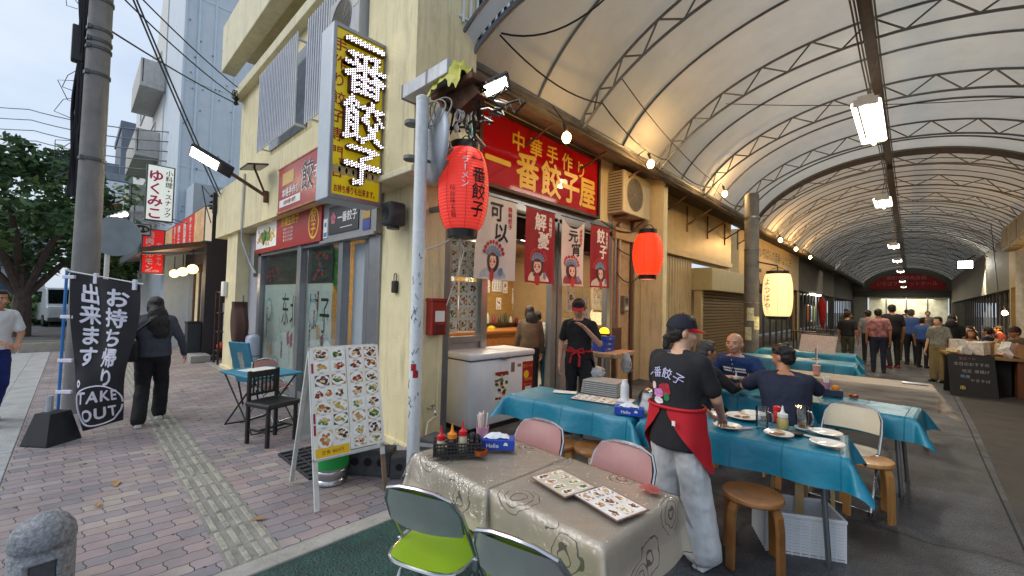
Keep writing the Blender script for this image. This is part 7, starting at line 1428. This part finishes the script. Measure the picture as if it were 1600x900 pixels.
for i, (x, y) in enumerate(((1.75, 17.3), (2.0, 20.8))):
    t = put('stall_table', ('white topped table at which the far right diners sit', 'white topped table farther along the right wall')[i], 'table', (x, y, 0), 0, 'white tables along the right side'); MB().bbox(-.35, .35, -.6, .6, .7, .74, .01).build('tabletop', M('white_top', (206, 202, 190), .5), t)
    for a, b in ((-1, -1), (-1, 1), (1, -1), (1, 1)): MB().cyl((a*.3, b*.5, 0), (a*.3, b*.5, .7), .02).build('leg', dark, t)
    for k in range(4): o = MB().lathe([(.03, 0), (.035, .1+.03*k), (.015, .16+.03*k)], 10).build('table_bottle', M('tb%d' % k, ((200, 60, 50), (60, 90, 60), (220, 216, 200), (200, 150, 60))[k], .4), at=(x-.2+.12*k, y-.3+.2*k, .741), smooth=True); tag(o, 'small coloured bottle standing on the white tables along the right side', 'bottle', 'bottles on the white tables at the right')
# ================================================================ MARKET STALL ON THE RIGHT
t = put('market_counter', 'wooden market counter covered with papers on the right of the arcade', 'counter', (1.3, 13.2, 0), R(6)); MB().bbox(-.75, 1.0, -.45, .9, .72, .78, .01).build('countertop', M('counter_top', (150, 116, 76), .6, var=.3), t); MB().bbox(.15, .95, -.4, .8, 0, .72, .01).build('cabinet', M('cabinet_brown', (112, 66, 36), .55, var=.25, sc=3, stretch=(3, 3, .6)), t); MB().bbox(-.7, .1, -.3, .8, 0, .72, .02).build('black_drape', M('drape_black', (28, 27, 26), .9, var=.2), t)
rng = random.Random(51); lb = ('white', 'pale pink', 'cream', 'light brown')
for i in range(44):
    x, y = rng.uniform(.62, 2.2), rng.uniform(12.85, 14.0); w_, d_, h_ = rng.uniform(.12, .3), rng.uniform(.1, .22), rng.uniform(.05, .3); c = rng.choice((0, 0, 0, 1, 2, 3)); T = Matrix.Rotation(rng.uniform(-.6, .6), 4, 'X')
    o = MB().bbox(-w_/2, w_/2, -d_/2, d_/2, 0, h_, .006, T=T).build('paper_packet', M('packet%d' % c, ((222, 216, 208), (214, 186, 176), (210, 190, 150), (164, 120, 80))[c], .7, var=.3, sc=16), at=(x, y, .80)); o.rotation_euler = (0, 0, rng.uniform(0, 3)); tag(o, 'one of the %s paper packets heaped on the market counter' % lb[c], 'packet', 'paper packets on the market counter, %s' % lb[c])
t = put('sandwich_board', 'black sandwich board with coloured chalk writing leaning by the market counter', 'sandwich board', (.88, 12.35, 0), R(8)); T = Matrix.Rotation(R(-16), 4, 'X'); MB().bbox(-.33, .33, -.015, .015, 0, .84, .006, T=T).build('board', M('chalkboard', (34, 33, 34), .7, var=.15), t); MB().bbox(-.33, .33, -.01, .01, 0, .8, .006, T=Matrix.Translation((0, .58, 0)) @ Matrix.Rotation(R(16), 4, 'X')).build('rear_board', M('chalkboard', None), t)
f = lambda u, v: T @ Vector((u, -.0165, v)); mb = MB().mat(0).text('本日のおすすめ', f, 0, .64, .08, wmax=.5).mat(1).text('生ビール', f, -.05, .755, .06).mat(0).text('枝豆 唐揚げ', f, .05, .5, .07).mat(2).text('刺身', f, -.1, .39, .07).mat(0).text('やきそば', f, .1, .32, .07).mat(3).text('串', f, -.15, .16, .09); mb.build('chalk_lettering', [M('chalk_grey', (150, 150, 150), .8), M('chalk_pink', (170, 100, 120), .8), M('chalk_blue', (130, 160, 200), .8), M('chalk_yellow', (210, 190, 90), .8)], t)
t = put('stall_pole_banner', 'pale hanging banner with orange tail at the right edge of the arcade', 'banner', (2.4, 18.2, 1.2)); MB().grid(6, 14, lambda u, v: (-.3+.6*u*(.5+.5*v), .05*math.sin(u*8+v*5), -.2+2.4*v)).build('cloth', M('banner_pale', (206, 200, 184), .8, var=.2), t, smooth=80); MB().grid(4, 8, lambda u, v: (.0+.16*u, .06+.03*math.sin(v*6), -1.0+.9*v)).build('tail', M('banner_orange', (190, 90, 60), .8), t)
t = put('red_parasol', 'closed red and yellow parasol leaning in front of the clothes shop', 'parasol', (-3.6, 29, 0)); MB().lathe([(.02, .6), (.1, .8), (.22, 1.9), (.1, 2.3), (.02, 2.4)], 12, T=Matrix.Rotation(R(10), 4, 'X')).build('cloth', M('parasol_red', (170, 40, 36), .8, var=.5, sc=3), t, smooth=60); MB().cyl((0, 0, 0), (0, -.4, 2.5), .025).build('pole', alu, t)
for i, (x, y) in enumerate(((-3.2, 21), (-3.0, 24), (-2.6, 19.2))):
    t = put('stall_table', ('dark small table nearest the cream lantern shop front', 'dark small table farthest along the cream shop front', 'dark small table at the edge of the aisle by the cream shop front')[i], 'table', (x, y, 0), 0, 'small dark tables at the cream shop front'); MB().bbox(-.4, .4, -.4, .4, .7, .74, .01).build('tabletop', dwood, t)
    for a, b in ((-1, -1), (-1, 1), (1, -1), (1, 1)): MB().cyl((a*.35, b*.35, 0), (a*.35, b*.35, .7), .02).build('leg', dark, t)
o = MB().add([(0, 0, 0), (.1, .02, .012), (.19, -.02, .004), (.1, -.045, .01)], [(0, 1, 2, 3)]).build('dry_leaf', M('leaf_dry', (170, 130, 84), .8, var=.3), at=(-5.06, .33, .004)); tag(o, 'dry tan leaf lying on the pavers beside the flag base', 'leaf')
# ================================================================ THE STREET BEYOND, LEFT
dkb = M('dark_brown_wall', (50, 42, 46), .7, var=.2, sc=3)
D_ = thing('dark_restaurant', 'low dark brown restaurant with an awning and lit globes next along the street', 'building', (-16, 2.4, 0))
MB().box(-13.4, -13, 2.3, 7, 0, 3.95).box(-21, -13.4, 2.62, 7, 0, 4.1).box(-21, -13.4, 2.4, 2.62, 2.5, 3.9).build('wall', dkb, D_, world=True)
MB().prism([(-13.02, 2.3, 2.9), (-13.02, 1.02, 2.6), (-13.02, 1.02, 2.72), (-13.02, 2.3, 3.02)], (-5.5, 0, 0)).build('awning', M('awning_brown', (98, 66, 48), .6, var=.3), D_, world=True)
MB().bbox(-18.5, -13.0, .98, 1.03, 2.55, 2.75, .01).tube([(-13.05, 2.3, 2.7), (-13.05, 1.05, 2.58)], .03).build('awning_frame', M('awning_frame', (96, 98, 104), .5, .4), D_, world=True)
mb = MB()
for i in range(6): x = -13.5-i*.8; mb.bbox(x-.05, x+.05, 2.52, 2.6, 0, 2.5, .01)
mb.build('mullion', dwood, D_, world=True)
for i, x in enumerate((-13.9, -14.7, -15.5)): MB().box(x-.28, x+.28, 2.56, 2.58, .25, 2.3).build('lit_pane', M('lit_pane%d' % (i % 2), ((196, 184, 150), (120, 130, 130))[i % 2], .3, var=.4, sc=3, emit=.25), D_, world=True)
for i, (x, z) in enumerate(((-12.95, 2.27), (-14.3, 2.25), (-15.7, 2.24), (-17.2, 2.22))):
    t = thing('globe_lamp', ('warm lit globe lamp nearest the dark corner under the awning', 'warm lit globe lamp second from the dark corner', 'warm lit globe lamp third from the dark corner', 'warm lit globe lamp farthest under the awning')[i], 'lamp', (x, 2.02, z), 0, 'globe lamps under the awning'); MB().sph((0, 0, 0), (.12, .12, .12), 16, 12).build('globe', emitm('globe_glow', (255, 226, 158), 1.7), t, smooth=True); MB().cyl((0, 0, .14), (0, 0, .5), .012, n=6).build('cord', cb, t)
l = bpy.data.lights.new('globe_light', 'POINT'); l.energy = 40; l.color = (1, .8, .5); l.shadow_soft_size = .3; o = bpy.data.objects.new('globe_light', l); col.objects.link(o); o.location = (-14.4, 1.6, 2.1)
def sidesign(name, label, x, y0, y1, z0, z1, m, deep=.14, em=None):
    t = thing(name, label, 'sign', (x, (y0+y1)/2, z0)); MB().bbox(x-deep, x-.004, y0, y1, z0, z1, .006).build('box', M('sign_case2', (80, 92, 88), .5, .2), t, world=True); MB().box(x-.004, x, y0+.03, y1-.03, z0+.03, z1-.03).build('face', m, t, world=True); return t
t = thing('red_roof_sign', 'long red and cream picture fascia on top of the restaurant awning', 'sign', (-16, 2.3, 3.0)); MB().bbox(-19.6, -12.98, 2.22, 2.396, 2.98, 3.92, .01).build('box', M('sign_case2', (80, 92, 88), .5, .2), t, world=True); MB().box(-18.0, -14.3, 2.214, 2.2195, 3.02, 3.88).build('face', M('roof_red', (200, 44, 36), .4, var=.1, emit=.3), t, world=True); MB().box(-12.976, -12.97, 2.24, 2.38, 3.02, 3.88).build('end_face', M('end_lit', (232, 214, 190), .4, emit=.3), t, world=True); f = fy(2.21)
MB().text('やきとり', f, -14.8, 3.85, .2, True, off=.04, sx=2).text('居酒屋', f, -15.7, 3.8, .24, True, off=.04, sx=2).text('焼とり', f, -16.7, 3.8, .24, True, off=.04, sx=2).text('生ビール', f, -17.5, 3.85, .2, True, off=.04, sx=2).build('lettering', whp, t, world=True)
for a, b in ((-14.25, -13.02), (-19.55, -18.05)): MB().box(a, b, 2.213, 2.2195, 3.02, 3.88).build('food_picture', M('roof_picture', (226, 176, 130), .4, var=.5, sc=7, emit=.2), t, world=True)
t = sidesign('white_bar_sign', 'tall white lit sign with magenta brush lettering high along the street', -14, 1.15, 1.72, 3.5, 4.95, M('sign_lit_white', (226, 232, 226), .4, var=.05, emit=.35)); f = fx(-13.995)
MB().text('ゆくみこ', f, 1.34, 4.82, .32, True, off=.03).build('lettering', M('magenta', (206, 40, 110), .5, var=0), t, world=True); MB().text('小料理・スナック', f, 1.6, 4.85, .155, True, off=.01).build('small_lettering', ink, t, world=True)
t = sidesign('red_yakiniku_sign', 'tall red sign with white yakiniku lettering under the white sign', -14.3, 1.15, 1.62, 2.15, 3.32, M('sign_lit_red', (206, 24, 28), .4, var=.05, emit=.45)); f = fx(-14.295)
MB().text('焼肉ホルモン', f, 1.31, 3.26, .175, True, off=.035).text('やまちゃん', f, 1.5, 2.98, .12, True, off=.02).text('843-2951', f, 1.38, 2.23, .07, off=.02).build('lettering', whp, t, world=True)
t = sidesign('oval_sign', 'pale sign with a black oval and small white lettering below the white sign', -14.2, .9, 1.32, 3.12, 3.42, M('sign_pale_grey', (190, 200, 204), .5, var=.05)); MB().add([(-14.195, 1.11+.18*math.cos(2*PI*i/24), 3.28+.1*math.sin(2*PI*i/24)) for i in range(24)], [tuple(range(24))]).build('oval', ink, t, world=True); MB().text('やまち', fx(-14.19), 1.11, 3.28, .1).build('lettering', whp, t, world=True)
for i in range(5):
    t = thing('sign_spotlight', ('spotlight nearest the white bar sign', 'second spotlight from the white bar sign', 'third spotlight from the white bar sign', 'fourth spotlight from the white bar sign', 'farthest spotlight from the white bar sign')[i]+' lit along the street', 'lamp', (-14.6-i*1.1, .82-.03*i, 3.72+.1*i), 0, 'spotlights along the street signs'); MB().cyl((0, 0, 0), (.12, 0, -.08), .05, .08, n=10).build('shade', M('spot_grey', (150, 156, 160), .4, .5), t); MB().sph((.13, 0, -.085), .06, 10, 8).build('bulb', emitm('spot_glow', (255, 238, 200), 6), t); MB().tube([(0, 0, 0), (-.1, .5, .1), (-.1, 1.3, -.1)], .015, 5).build('arm', alu, t)
# neighbouring buildings
def windows(b, rects, y, m, fm, depth=.06):
    for x0, x1, z0, z1 in rects:
        f_ = MB(); f_.box(x0-.06, x1+.06, y-depth, y-.002, z0-.08, z0-.02).box(x0-.05, x0, y-depth*.7, y-.003, z0, z1).box(x1, x1+.05, y-depth*.7, y-.003, z0, z1).box(x0, x1, y-depth*.7, y-.003, z1, z1+.05); w_ = f_.build('window', fm, b, world=True)
        MB().box(x0, x1, y-.02, y-.004, z0, z1).build('pane', m, w_).location = -Vector(b.location)
pan = M('blue_glass', (86, 104, 122), .12, var=.25, sc=1.5); cl1 = M('tower_cladding', (206, 217, 227), .6, var=.06, sc=2, dirt=.12); cl2 = M('cream_render', (216, 216, 214), .7, var=.07, sc=2, dirt=.2)
T_ = thing('white_tower', 'tall pale blue clad tower rising behind the yellow shop building', 'building', (-20, 2.3, 0)); MB().box(-22, -18, 2.24, 12, 0, 34).build('wall', cl1, T_, world=True); mb = MB()
for y in (2.24, 2.62, 3.1, 3.75, 4.6, 5.6): mb.bbox(-17.995, -17.93 if y < 3 else -17.97, y, y+.07, 0, 34, .01)
for z in range(3, 34, 3): mb.box(-17.998, -17.985, 2.3, 12, z, z+.03)
mb.build('panel_rib', M('tower_rib', (206, 220, 232), .5, var=.05), T_, world=True); mb = MB(); rng = random.Random(14)
for k in range(170): y, z = 2.3+rng.random()*4, 2+rng.random()*18; mb.cyl((-17.99, y, z), (-17.955, y, z), .022, n=6)
mb.build('bolt', M('bolt', (110, 120, 130), .5), T_, world=True, kind='stuff')
Cb = thing('apartment_building', 'cream apartment building with stepped balconies beyond the pale tower', 'building', (-28, 2.2, 0)); MB().box(-34, -22, 2.2, 10, 0, 13.2).prism([(-25, 2.2, 13.2), (-22, 2.2, 13.2), (-22, 2.2, 15.5), (-23.5, 2.2, 15)], (0, 7, 0)).build('wall', cl2, Cb, world=True)
for i, (x0, x1, z) in enumerate(((-25.5, -21.8, 9.8), (-27, -22.5, 7.2), (-30, -24, 5.2), (-27, -22.2, 4.0))): mb = MB(); mb.bbox(x0, x1, 1.45, 2.2, z, z+.16, .01).bbox(x0, x1, 1.45, 1.55, z+.16, z+1.1, .01).bbox(x1-.12, x1, 1.5, 2.2, z+.16, z+1.1, .01).build('balcony', M('balcony_grey', (196, 194, 188), .7, var=.1, dirt=.3), Cb, world=True)
windows(Cb, [(-24.6, -23.2, 10.6, 12.0), (-25.6, -24.2, 7.6, 9.2), (-28.5, -26.5, 5.8, 7.0), (-31, -29, 8, 9.5), (-31, -29, 11, 12.4)], 2.2, pan, cl2)
MB().box(-21.9, -16.5, 2.5, 6, 0, 5.2).box(-17.3, -16.6, 1.9, 2.5, 0, 3.2).build('podium_wall', M('podium', (184, 196, 208), .6, var=.06, dirt=.2), T_, world=True)
def tower(name, label, x, y, w_, d_, h, c, nwx=3, nwz=4):
    b = thing(name, label, 'building', (x, y, 0)); m = M('tw%d_%d_%d' % c, c, .8, var=.12, sc=1, dirt=.3); MB().box(-d_/2, d_/2, -w_/2, w_/2, 0, h).bbox(-d_/2-.1, d_/2+.1, -w_/2-.1, w_/2+.1, h-.25, h+.3, .02).box(-.8, .8, -.8, .8, h+.3, h+1.6).build('wall', m, b)
    for i in range(nwx):
        for j in range(nwz):
            y0 = -w_/2+w_*(i+.2)/nwx; z0 = 1.2+(h-2)*j/nwz; f_ = MB().box(d_/2, d_/2+.06, y0-.08, y0+w_*.6/nwx+.08, z0-.1, z0-.02).build('window', m, b); MB().box(d_/2+.004, d_/2+.03, y0, y0+w_*.6/nwx, z0, z0+min(1.5, (h-2)/nwz*.6)).build('pane', pan, f_)
    return b
tower('office_block', 'tall narrow grey office block far down the street above the roofs', -52, 4.75, 5, 8, 15.8, (118, 126, 138), 2, 5)
tower('grey_house', 'grey stacked house with dark windows beside the tall grey block', -50, 2.2, 3.2, 6, 11, (138, 146, 154), 2, 4)
tower('low_white_house', 'low white house with a sloping side beyond the spotlights', -38, 1.6, 3.6, 7, 7.2, (206, 214, 224), 2, 2)
tower('pale_house', 'pale house with wide eaves behind the street tree', -58, -8, 12, 8, 9, (176, 180, 184), 4, 3)
tower('distant_flats', 'long pale block of flats far across the road on the left', -75, -28, 24, 10, 10, (190, 194, 196), 7, 3)
rr = thing('red_roof_kiosk', 'small red roofed kiosk between the white house and the bar sign', 'kiosk', (-33.5, 1.6, 5.2)); MB().prism([(0, -1, 1), (0, 1, 1), (0, 0, 1.8)], (-3, 0, 0)).build('roof', M('kiosk_red', (150, 60, 56), .7, var=.15), rr); MB().bbox(-3, 0, -.9, .9, 0, 1, .02).build('wall', cl2, rr); MB().box(-3, 0, -.4, .4, -5.2, 0).build('post', M('kiosk_post', (150, 160, 168), .7), rr)
# tank and rack between the buildings
t = thing('water_heater', 'white water heater tank in the gap between the yellow and dark buildings', 'water heater', (-12.55, 2.95, .35)); MB().bbox(-.3, .3, -.28, .28, 0, 1.15, .1, n=3).build('tank', white, t, smooth=40); MB().bbox(-.2, .2, -.285, -.278, .5, .9, .004).build('panel', M('pale_grey', None), t); MB().bbox(-.25, .25, -.2, .2, -.35, 0, .01).build('base', conc, t)
t = thing('steel_rack', 'rusty dark steel rack with bottles beside the water heater', 'rack', (-12.0, 2.55, 0)); mb = MB()
for x in (-.2, .2):
    for y in (-.15, .15): mb.bbox(x-.02, x+.02, y-.02, y+.02, 0, 1.75, .003)
for z in (.3, .75, 1.2, 1.7): mb.box(-.2, .2, -.15, .15, z, z+.03)
mb.build('frame', M('rack_rust', (66, 48, 46), .7, .3, var=.3), t); mb = MB()
for k in range(4): mb.cyl((-.14+.09*k, 0, 1.23), (-.14+.09*k, 0, 1.45), .03, n=10)
mb.build('bottles', M('rack_bottle', (160, 166, 170), .3), t); MB().sph((.0, -.05, .42), (.12, .1, .1), 10, 8).build('orange_pot', M('orange_pot', (190, 74, 40), .5), t)
t = thing('stone_step', 'grey stone step blocks at the foot of the dark restaurant wall', 'step', (-12.7, 2.28, 0)); MB().bbox(-.45, .3, -.3, .1, 0, .17, .015).build('tread', conc, t); MB().bbox(-.3, .1, .1, .3, 0, .12, .01).build('riser', blk, t)
t = thing('dark_bin', 'tall dark planter bin at the restaurant entrance behind the walking woman', 'bin', (-13.3, 2.15, 0)); MB().bbox(-.18, .18, -.15, .15, 0, .95, .02).build('bin', M('bin_dark', (44, 50, 56), .5, var=.15), t); MB().bbox(-.19, .19, -.16, .16, .9, .95, .01).build('rim', dark, t)
# trees
leafA = M('leaf_dark', (66, 96, 56), .6, var=.55, sc=1.2); leafB = M('leaf_light', (108, 138, 76), .6, var=.45, sc=1.5); bark = M('bark', (92, 78, 70), .9, var=.35, sc=5, bump=.6, bsc=12)
def tree(label, loc, h, crown, n, seed, leaf=.2, trunk_r=.2, cz=.62, lowc=.0, grp='street trees across the road'):
    t = thing('street_tree', label, 'tree', loc, 0, grp); rng = random.Random(seed); mb = MB(); rx, ry, rz_ = crown; zc = h*cz
    base = [(0, 0, 0), (.1, .05, zc*.3), (.25, .0, zc*.5)]; mb.tube(base, [trunk_r*1.4, trunk_r, trunk_r*.85], 10); tips = []
    for k in range(9):
        a = 2*PI*k/9+rng.uniform(-.3, .3); e = Vector((rx*.75*math.cos(a), ry*.75*math.sin(a), zc+rz_*rng.uniform(-.2, .7))); s_ = Vector(base[1 if k % 3 else 2]); m_ = s_.lerp(e, .5)+Vector((0, 0, .25*rz_)); mb.tube([s_, m_, e], [trunk_r*.55, trunk_r*.35, trunk_r*.1], 7); tips += [m_, e]
    mb.build('trunk', bark, t); cl = []
    for k in range(44):
        while True:
            p = Vector((rng.uniform(-1, 1), rng.uniform(-1, 1), rng.uniform(-1, 1)))
            if .35 < p.length < 1: break
        cl.append((Vector((p.x*rx, p.y*ry, zc+p.z*rz_+.1*rz_)), rng.uniform(.2, .4)*rx*.62))
    mb = MB()
    for k in range(n):
        c, r_ = cl[int(rng.random()**1.0*44)]; mb.mat(0 if hash((round(c.x, 2), seed)) % 3 else 1) if rng.random() < .8 else mb.mat(rng.randrange(2))
        d = Vector((rng.gauss(0, 1), rng.gauss(0, 1), rng.gauss(0, .75))).normalized()*r_*rng.random()**.4; p = c+d; s_ = leaf*rng.uniform(.6, 1.3); u = Vector((rng.gauss(0, 1), rng.gauss(0, 1), rng.gauss(0, .6))).normalized()*s_; v = u.cross(Vector((rng.gauss(0, 1), rng.gauss(0, 1), rng.gauss(0, 1)))).normalized()*s_*.55
        mb.add([p-u, p+v*.8, p+u, p-v*.8], [(0, 1, 2, 3)])
    mb.build('crown', [leafA, leafB], t); return t
tree('large dark leaved street tree with leaning trunk at the far left', (-24.7, -1.4, -.13), 7.1, (4.2, 4.0, 2.2), 8500, 3, .16, .24, .68)
tree('smaller green tree half hidden by the utility pole', (-29, 1.6, -.13), 6.2, (2.6, 2.4, 2.0), 5000, 8, .2, .16, .62)
tree('tree with lighter foliage standing behind the parked van', (-41, -7, -.13), 7.4, (4.4, 4.5, 3.0), 5000, 12, .32, .22, .55)
tree('bushy roadside tree farther left behind the walking man', (-36, -9.5, -.13), 6.5, (3.6, 4.2, 2.8), 4500, 15, .3, .2, .5)
t = thing('hedge', 'bright green clipped hedge along the far side of the road', 'hedge', (-33, -5, -.13)); rng = random.Random(19); mb = MB()
for k in range(5000): x, y, z = rng.uniform(-1, 1), rng.uniform(-7, 6), rng.random()**.7*1.5; u = Vector((rng.gauss(0, 1), rng.gauss(0, 1), rng.gauss(0, 1))).normalized()*.13; v = u.cross(Vector((rng.gauss(0, 1), rng.gauss(0, 1), rng.gauss(0, 1)))).normalized()*.07; p = Vector((x+.3*nz3(y), y, z*(1+.25*nz3(y*.8, x)))); mb.mat(rng.randrange(2)).add([p-u, p+v, p+u, p-v], [(0, 1, 2, 3)])
mb.build('foliage', [leafB, M('leaf_hedge', (86, 130, 56), .6, var=.4)], t); MB().bbox(-.4, .4, -7, 6, 0, .9, .1).build('stems', M('stem_dark', (40, 50, 32), .9), t)
for i, (x, y, a, b) in enumerate(((-17.4, -.35, 1.3, .24), (-18.0, -.95, 1.5, .18))): t = thing('planter_kerb', ('low weathered concrete planter kerb at the end of the pavement', 'second low concrete kerb block beyond the end of the pavement')[i], 'kerb block', (x, y, -.13), R(8)); MB().bbox(-.25, .25, -a/2, a/2, 0, b+.13, .03).build('block', conc, t); MB().bbox(-.2, .2, -a/2+.05, a/2-.05, b+.13, b+.15, .01).build('moss_top', M('moss', (110, 108, 88), .9, var=.4), t)
# white van and second car
def car(label, loc, rz, L_, W_, H_, van, paint):
    t = thing('parked_van' if van else 'parked_car', label, 'van' if van else 'car', loc, rz); hw = W_/2; zb = .28
    prof = [(-L_/2, zb), (-L_/2, .85), (-L_/2+.06, H_*.62), (-L_/2+.25, H_-.02), (-L_/2+.5, H_), (L_/2-1.0, H_), (L_/2-.75, H_-.06), (L_/2-.28, H_*.56), (L_/2-.05, H_*.48), (L_/2, .6), (L_/2, zb)] if van else [(-L_/2, zb), (-L_/2, .8), (-L_/2+.3, .95), (-L_/2+.8, H_-.03), (-L_/2+1.4, H_), (L_/2-1.9, H_-.02), (L_/2-1.15, .95), (L_/2-.15, .8), (L_/2, .55), (L_/2, zb)]
    bm = bmesh.new(); vs = [[bm.verts.new((x, s*hw*(1-.1*max(0, (z-.9)/(H_-.9))), z)) for x, z in prof] for s in (-1, 1)]; n = len(prof); bm.faces.new(vs[0]); bm.faces.new(vs[1][::-1])
    for i in range(n): bm.faces.new((vs[0][i], vs[0][(i+1) % n], vs[1][(i+1) % n], vs[1][i]))
    bmesh.ops.recalc_face_normals(bm, faces=bm.faces); bmesh.ops.bevel(bm, geom=bm.edges[:], offset=.05, segments=2, affect='EDGES'); bm.verts.index_update(); MB().add([v.co[:] for v in bm.verts], [[v.index for v in f.verts] for f in bm.faces]).build('body', paint, t, smooth=40); bm.free()
    gm = M('car_glass', (24, 30, 34), .06)
    for s in (-1, 1):
        y = s*(hw*.955); MB().prism([(-L_/2+.4, y, H_*.6), (L_/2-1.25 if van else L_/2-1.7, y, H_*.6), (L_/2-1.35 if van else L_/2-2.0, y*.97, H_*.88), (-L_/2+.5 if van else -L_/2+1.2, y*.97, H_*.88)], (0, s*.02, 0)).build('side_window', gm, t)
        for x in (-L_/2+.65, L_/2-.65): w_ = MB().cyl((x, s*(hw-.17), .29), (x, s*(hw+.01), .29), .29, n=22).build('wheel', dark, t); MB().cyl((x, s*(hw+.005), .29), (x, s*(hw+.02), .29), .17, n=16).build('rim', alu, w_)
        MB().bbox(L_/2-.06, L_/2+.012, s*hw*.72-.13, s*hw*.72+.13, .62, .78, .02).build('headlight', M('headlight', (220, 226, 230), .1), t); MB().bbox(-L_/2-.012, -L_/2+.05, s*hw*.82-.06, s*hw*.82+.06, .75, 1.05, .02).build('tail_light', M('tail_red', (150, 20, 24), .2), t)
    w0 = (L_/2-.72, H_-.12, L_/2-.33, H_*.58) if van else (L_/2-1.85, H_-.08, L_/2-1.2, .98); MB().add([(w0[0]+.03, -hw*.82, w0[1]), (w0[0]+.03, hw*.82, w0[1]), (w0[2]+.05, hw*.88, w0[3]), (w0[2]+.05, -hw*.88, w0[3])], [(0, 1, 2, 3)]).build('windscreen', gm, t)
    MB().add([(-L_/2-.004+(.12 if van else .35), -hw*.75, H_*.9 if van else H_*.85), (-L_/2-.004+(.12 if van else .35), hw*.75, H_*.9 if van else H_*.85), (-L_/2-.01, hw*.8, H_*.62), (-L_/2-.01, -hw*.8, H_*.62)], [(0, 1, 2, 3)]).build('rear_window', gm, t); MB().bbox(L_/2-.01, L_/2+.03, -hw*.95, hw*.95, .26, .46, .02).bbox(-L_/2-.03, -L_/2+.01, -hw*.95, hw*.95, .26, .46, .02).build('bumper', M('bumper', (90, 92, 94), .6), t)
    MB().bbox(L_/2+.03, L_/2+.036, -.16, .16, .3, .44, .002).build('number_plate', M('plate_white', (226, 226, 210), .5), t); return t
cw_ = M('car_white', (222, 226, 230), .25, var=.03, coat=.6); cs_ = M('car_silver', (150, 160, 168), .25, .5, var=.03, coat=.6)
car('white parked van across the road behind the tree trunk', (-32.2, -.5, -.12), R(12), 3.5, 1.5, 1.95, True, cw_)
car('silver car parked beyond the white van', (-37, -2.4, -.12), R(80), 4.2, 1.68, 1.45, False, cs_)
t = thing('taxi_sign_post', 'small yellow sign on a post at the far left edge above the walking man', 'sign', (-27, -6.3, -.13)); MB().cyl((0, 0, 0), (0, 0, 2.6), .04).build('post', alu, t); MB().bbox(-.1, .1, -.5, .5, 2.2, 2.6, .02).build('panel', M('yellow_board', (206, 170, 60), .5), t)
# overhead wires
for i in range(5): wire('overhead_wire', [(-53, -9.9+.2*i, 15.8-.8*i), (-31.6, -1.9+.1*i, 10.6-.5*i), (-18.02, 3.1, 7.35-.34*i)], .024, M('wire_grey', (70, 78, 92), .6), ('topmost of the parallel wires crossing the sky behind the utility pole', 'second of the parallel wires crossing the sky behind the utility pole', 'middle one of the parallel wires behind the utility pole', 'fourth of the parallel wires crossing the sky behind the utility pole', 'lowest of the parallel wires crossing behind the utility pole')[i], 'wire', .25, 10, 'parallel overhead wires over the street')
wm = M('wire_black', (34, 36, 44), .6, var=0)
wire('service_wire', [(-8.1, .1, 5.35), (-12.0, 2.62, 6.35)], .014, wm, 'single dark wire from the utility pole to the left edge of the yellow building', 'wire', .05)
wire('service_wire', [(-7.6, -.5, 6.5), (-12.0, 2.62, 6.75)], .013, wm, 'upper one of two pale wires sloping down to the insulator on the yellow building', 'wire', .12)
wire('service_wire', [(-7.5, -.5, 6.2), (-12.0, 2.62, 6.5)], .013, wm, 'lower one of two pale wires sloping down to the insulator on the yellow building', 'wire', .16)
wire('service_wire', [(-8.8, .0, 7.6), (-9.39, .49, 6.54), (-11.9, 2.28, 3.98)], .016, M('wire_grey', None), 'left one of a steep pair of grey wires ending beside the solar wall lamp', 'wire', .05)
wire('service_wire', [(-8.75, .05, 7.6), (-9.33, .54, 6.5), (-11.7, 2.28, 4.0)], .016, M('wire_grey', None), 'right one of a steep pair of grey wires ending beside the solar wall lamp', 'wire', .03)
t = thing('wire_insulator', 'black insulator clamp where the wires meet the yellow building', 'insulator', (-11.95, 2.55, 6.3)); MB().lathe([(.03, 0), (.06, .05), (.03, .1), (.06, .15), (.03, .22)], 12).build('insulator', dark, t); mb = MB()
for k in range(3): mb.tube([(.12*math.cos(2*PI*i/14), -.03*k, .25+.1*math.sin(2*PI*i/14)) for i in range(14)], .01, 5, True)
mb.build('coil', wm, t)
t = thing('wire_bracket', 'dark wire bracket with insulators on the corner of the yellow wall above the dark restaurant', 'bracket', (-12.1, 2.25, 3.6)); MB().bbox(-.04, .04, -.04, .04, 0, .5, .01).build('arm', dark, t); mb = MB()
for z in (.1, .25, .4): mb.lathe([(.03, z), (.05, z+.03), (.03, z+.06)], 10, c=(-.1, -.05, 0)).cyl((0, 0, z+.03), (-.1, -.05, z+.03), .012, n=6)
mb.tube([(-.1, -.05, .4), (-.4, -.2, .7), (-.5, -.1, .3), (-.3, 0, -.2)], .012, 5).build('insulator', M('insulator_black', (36, 36, 42), .4), t)
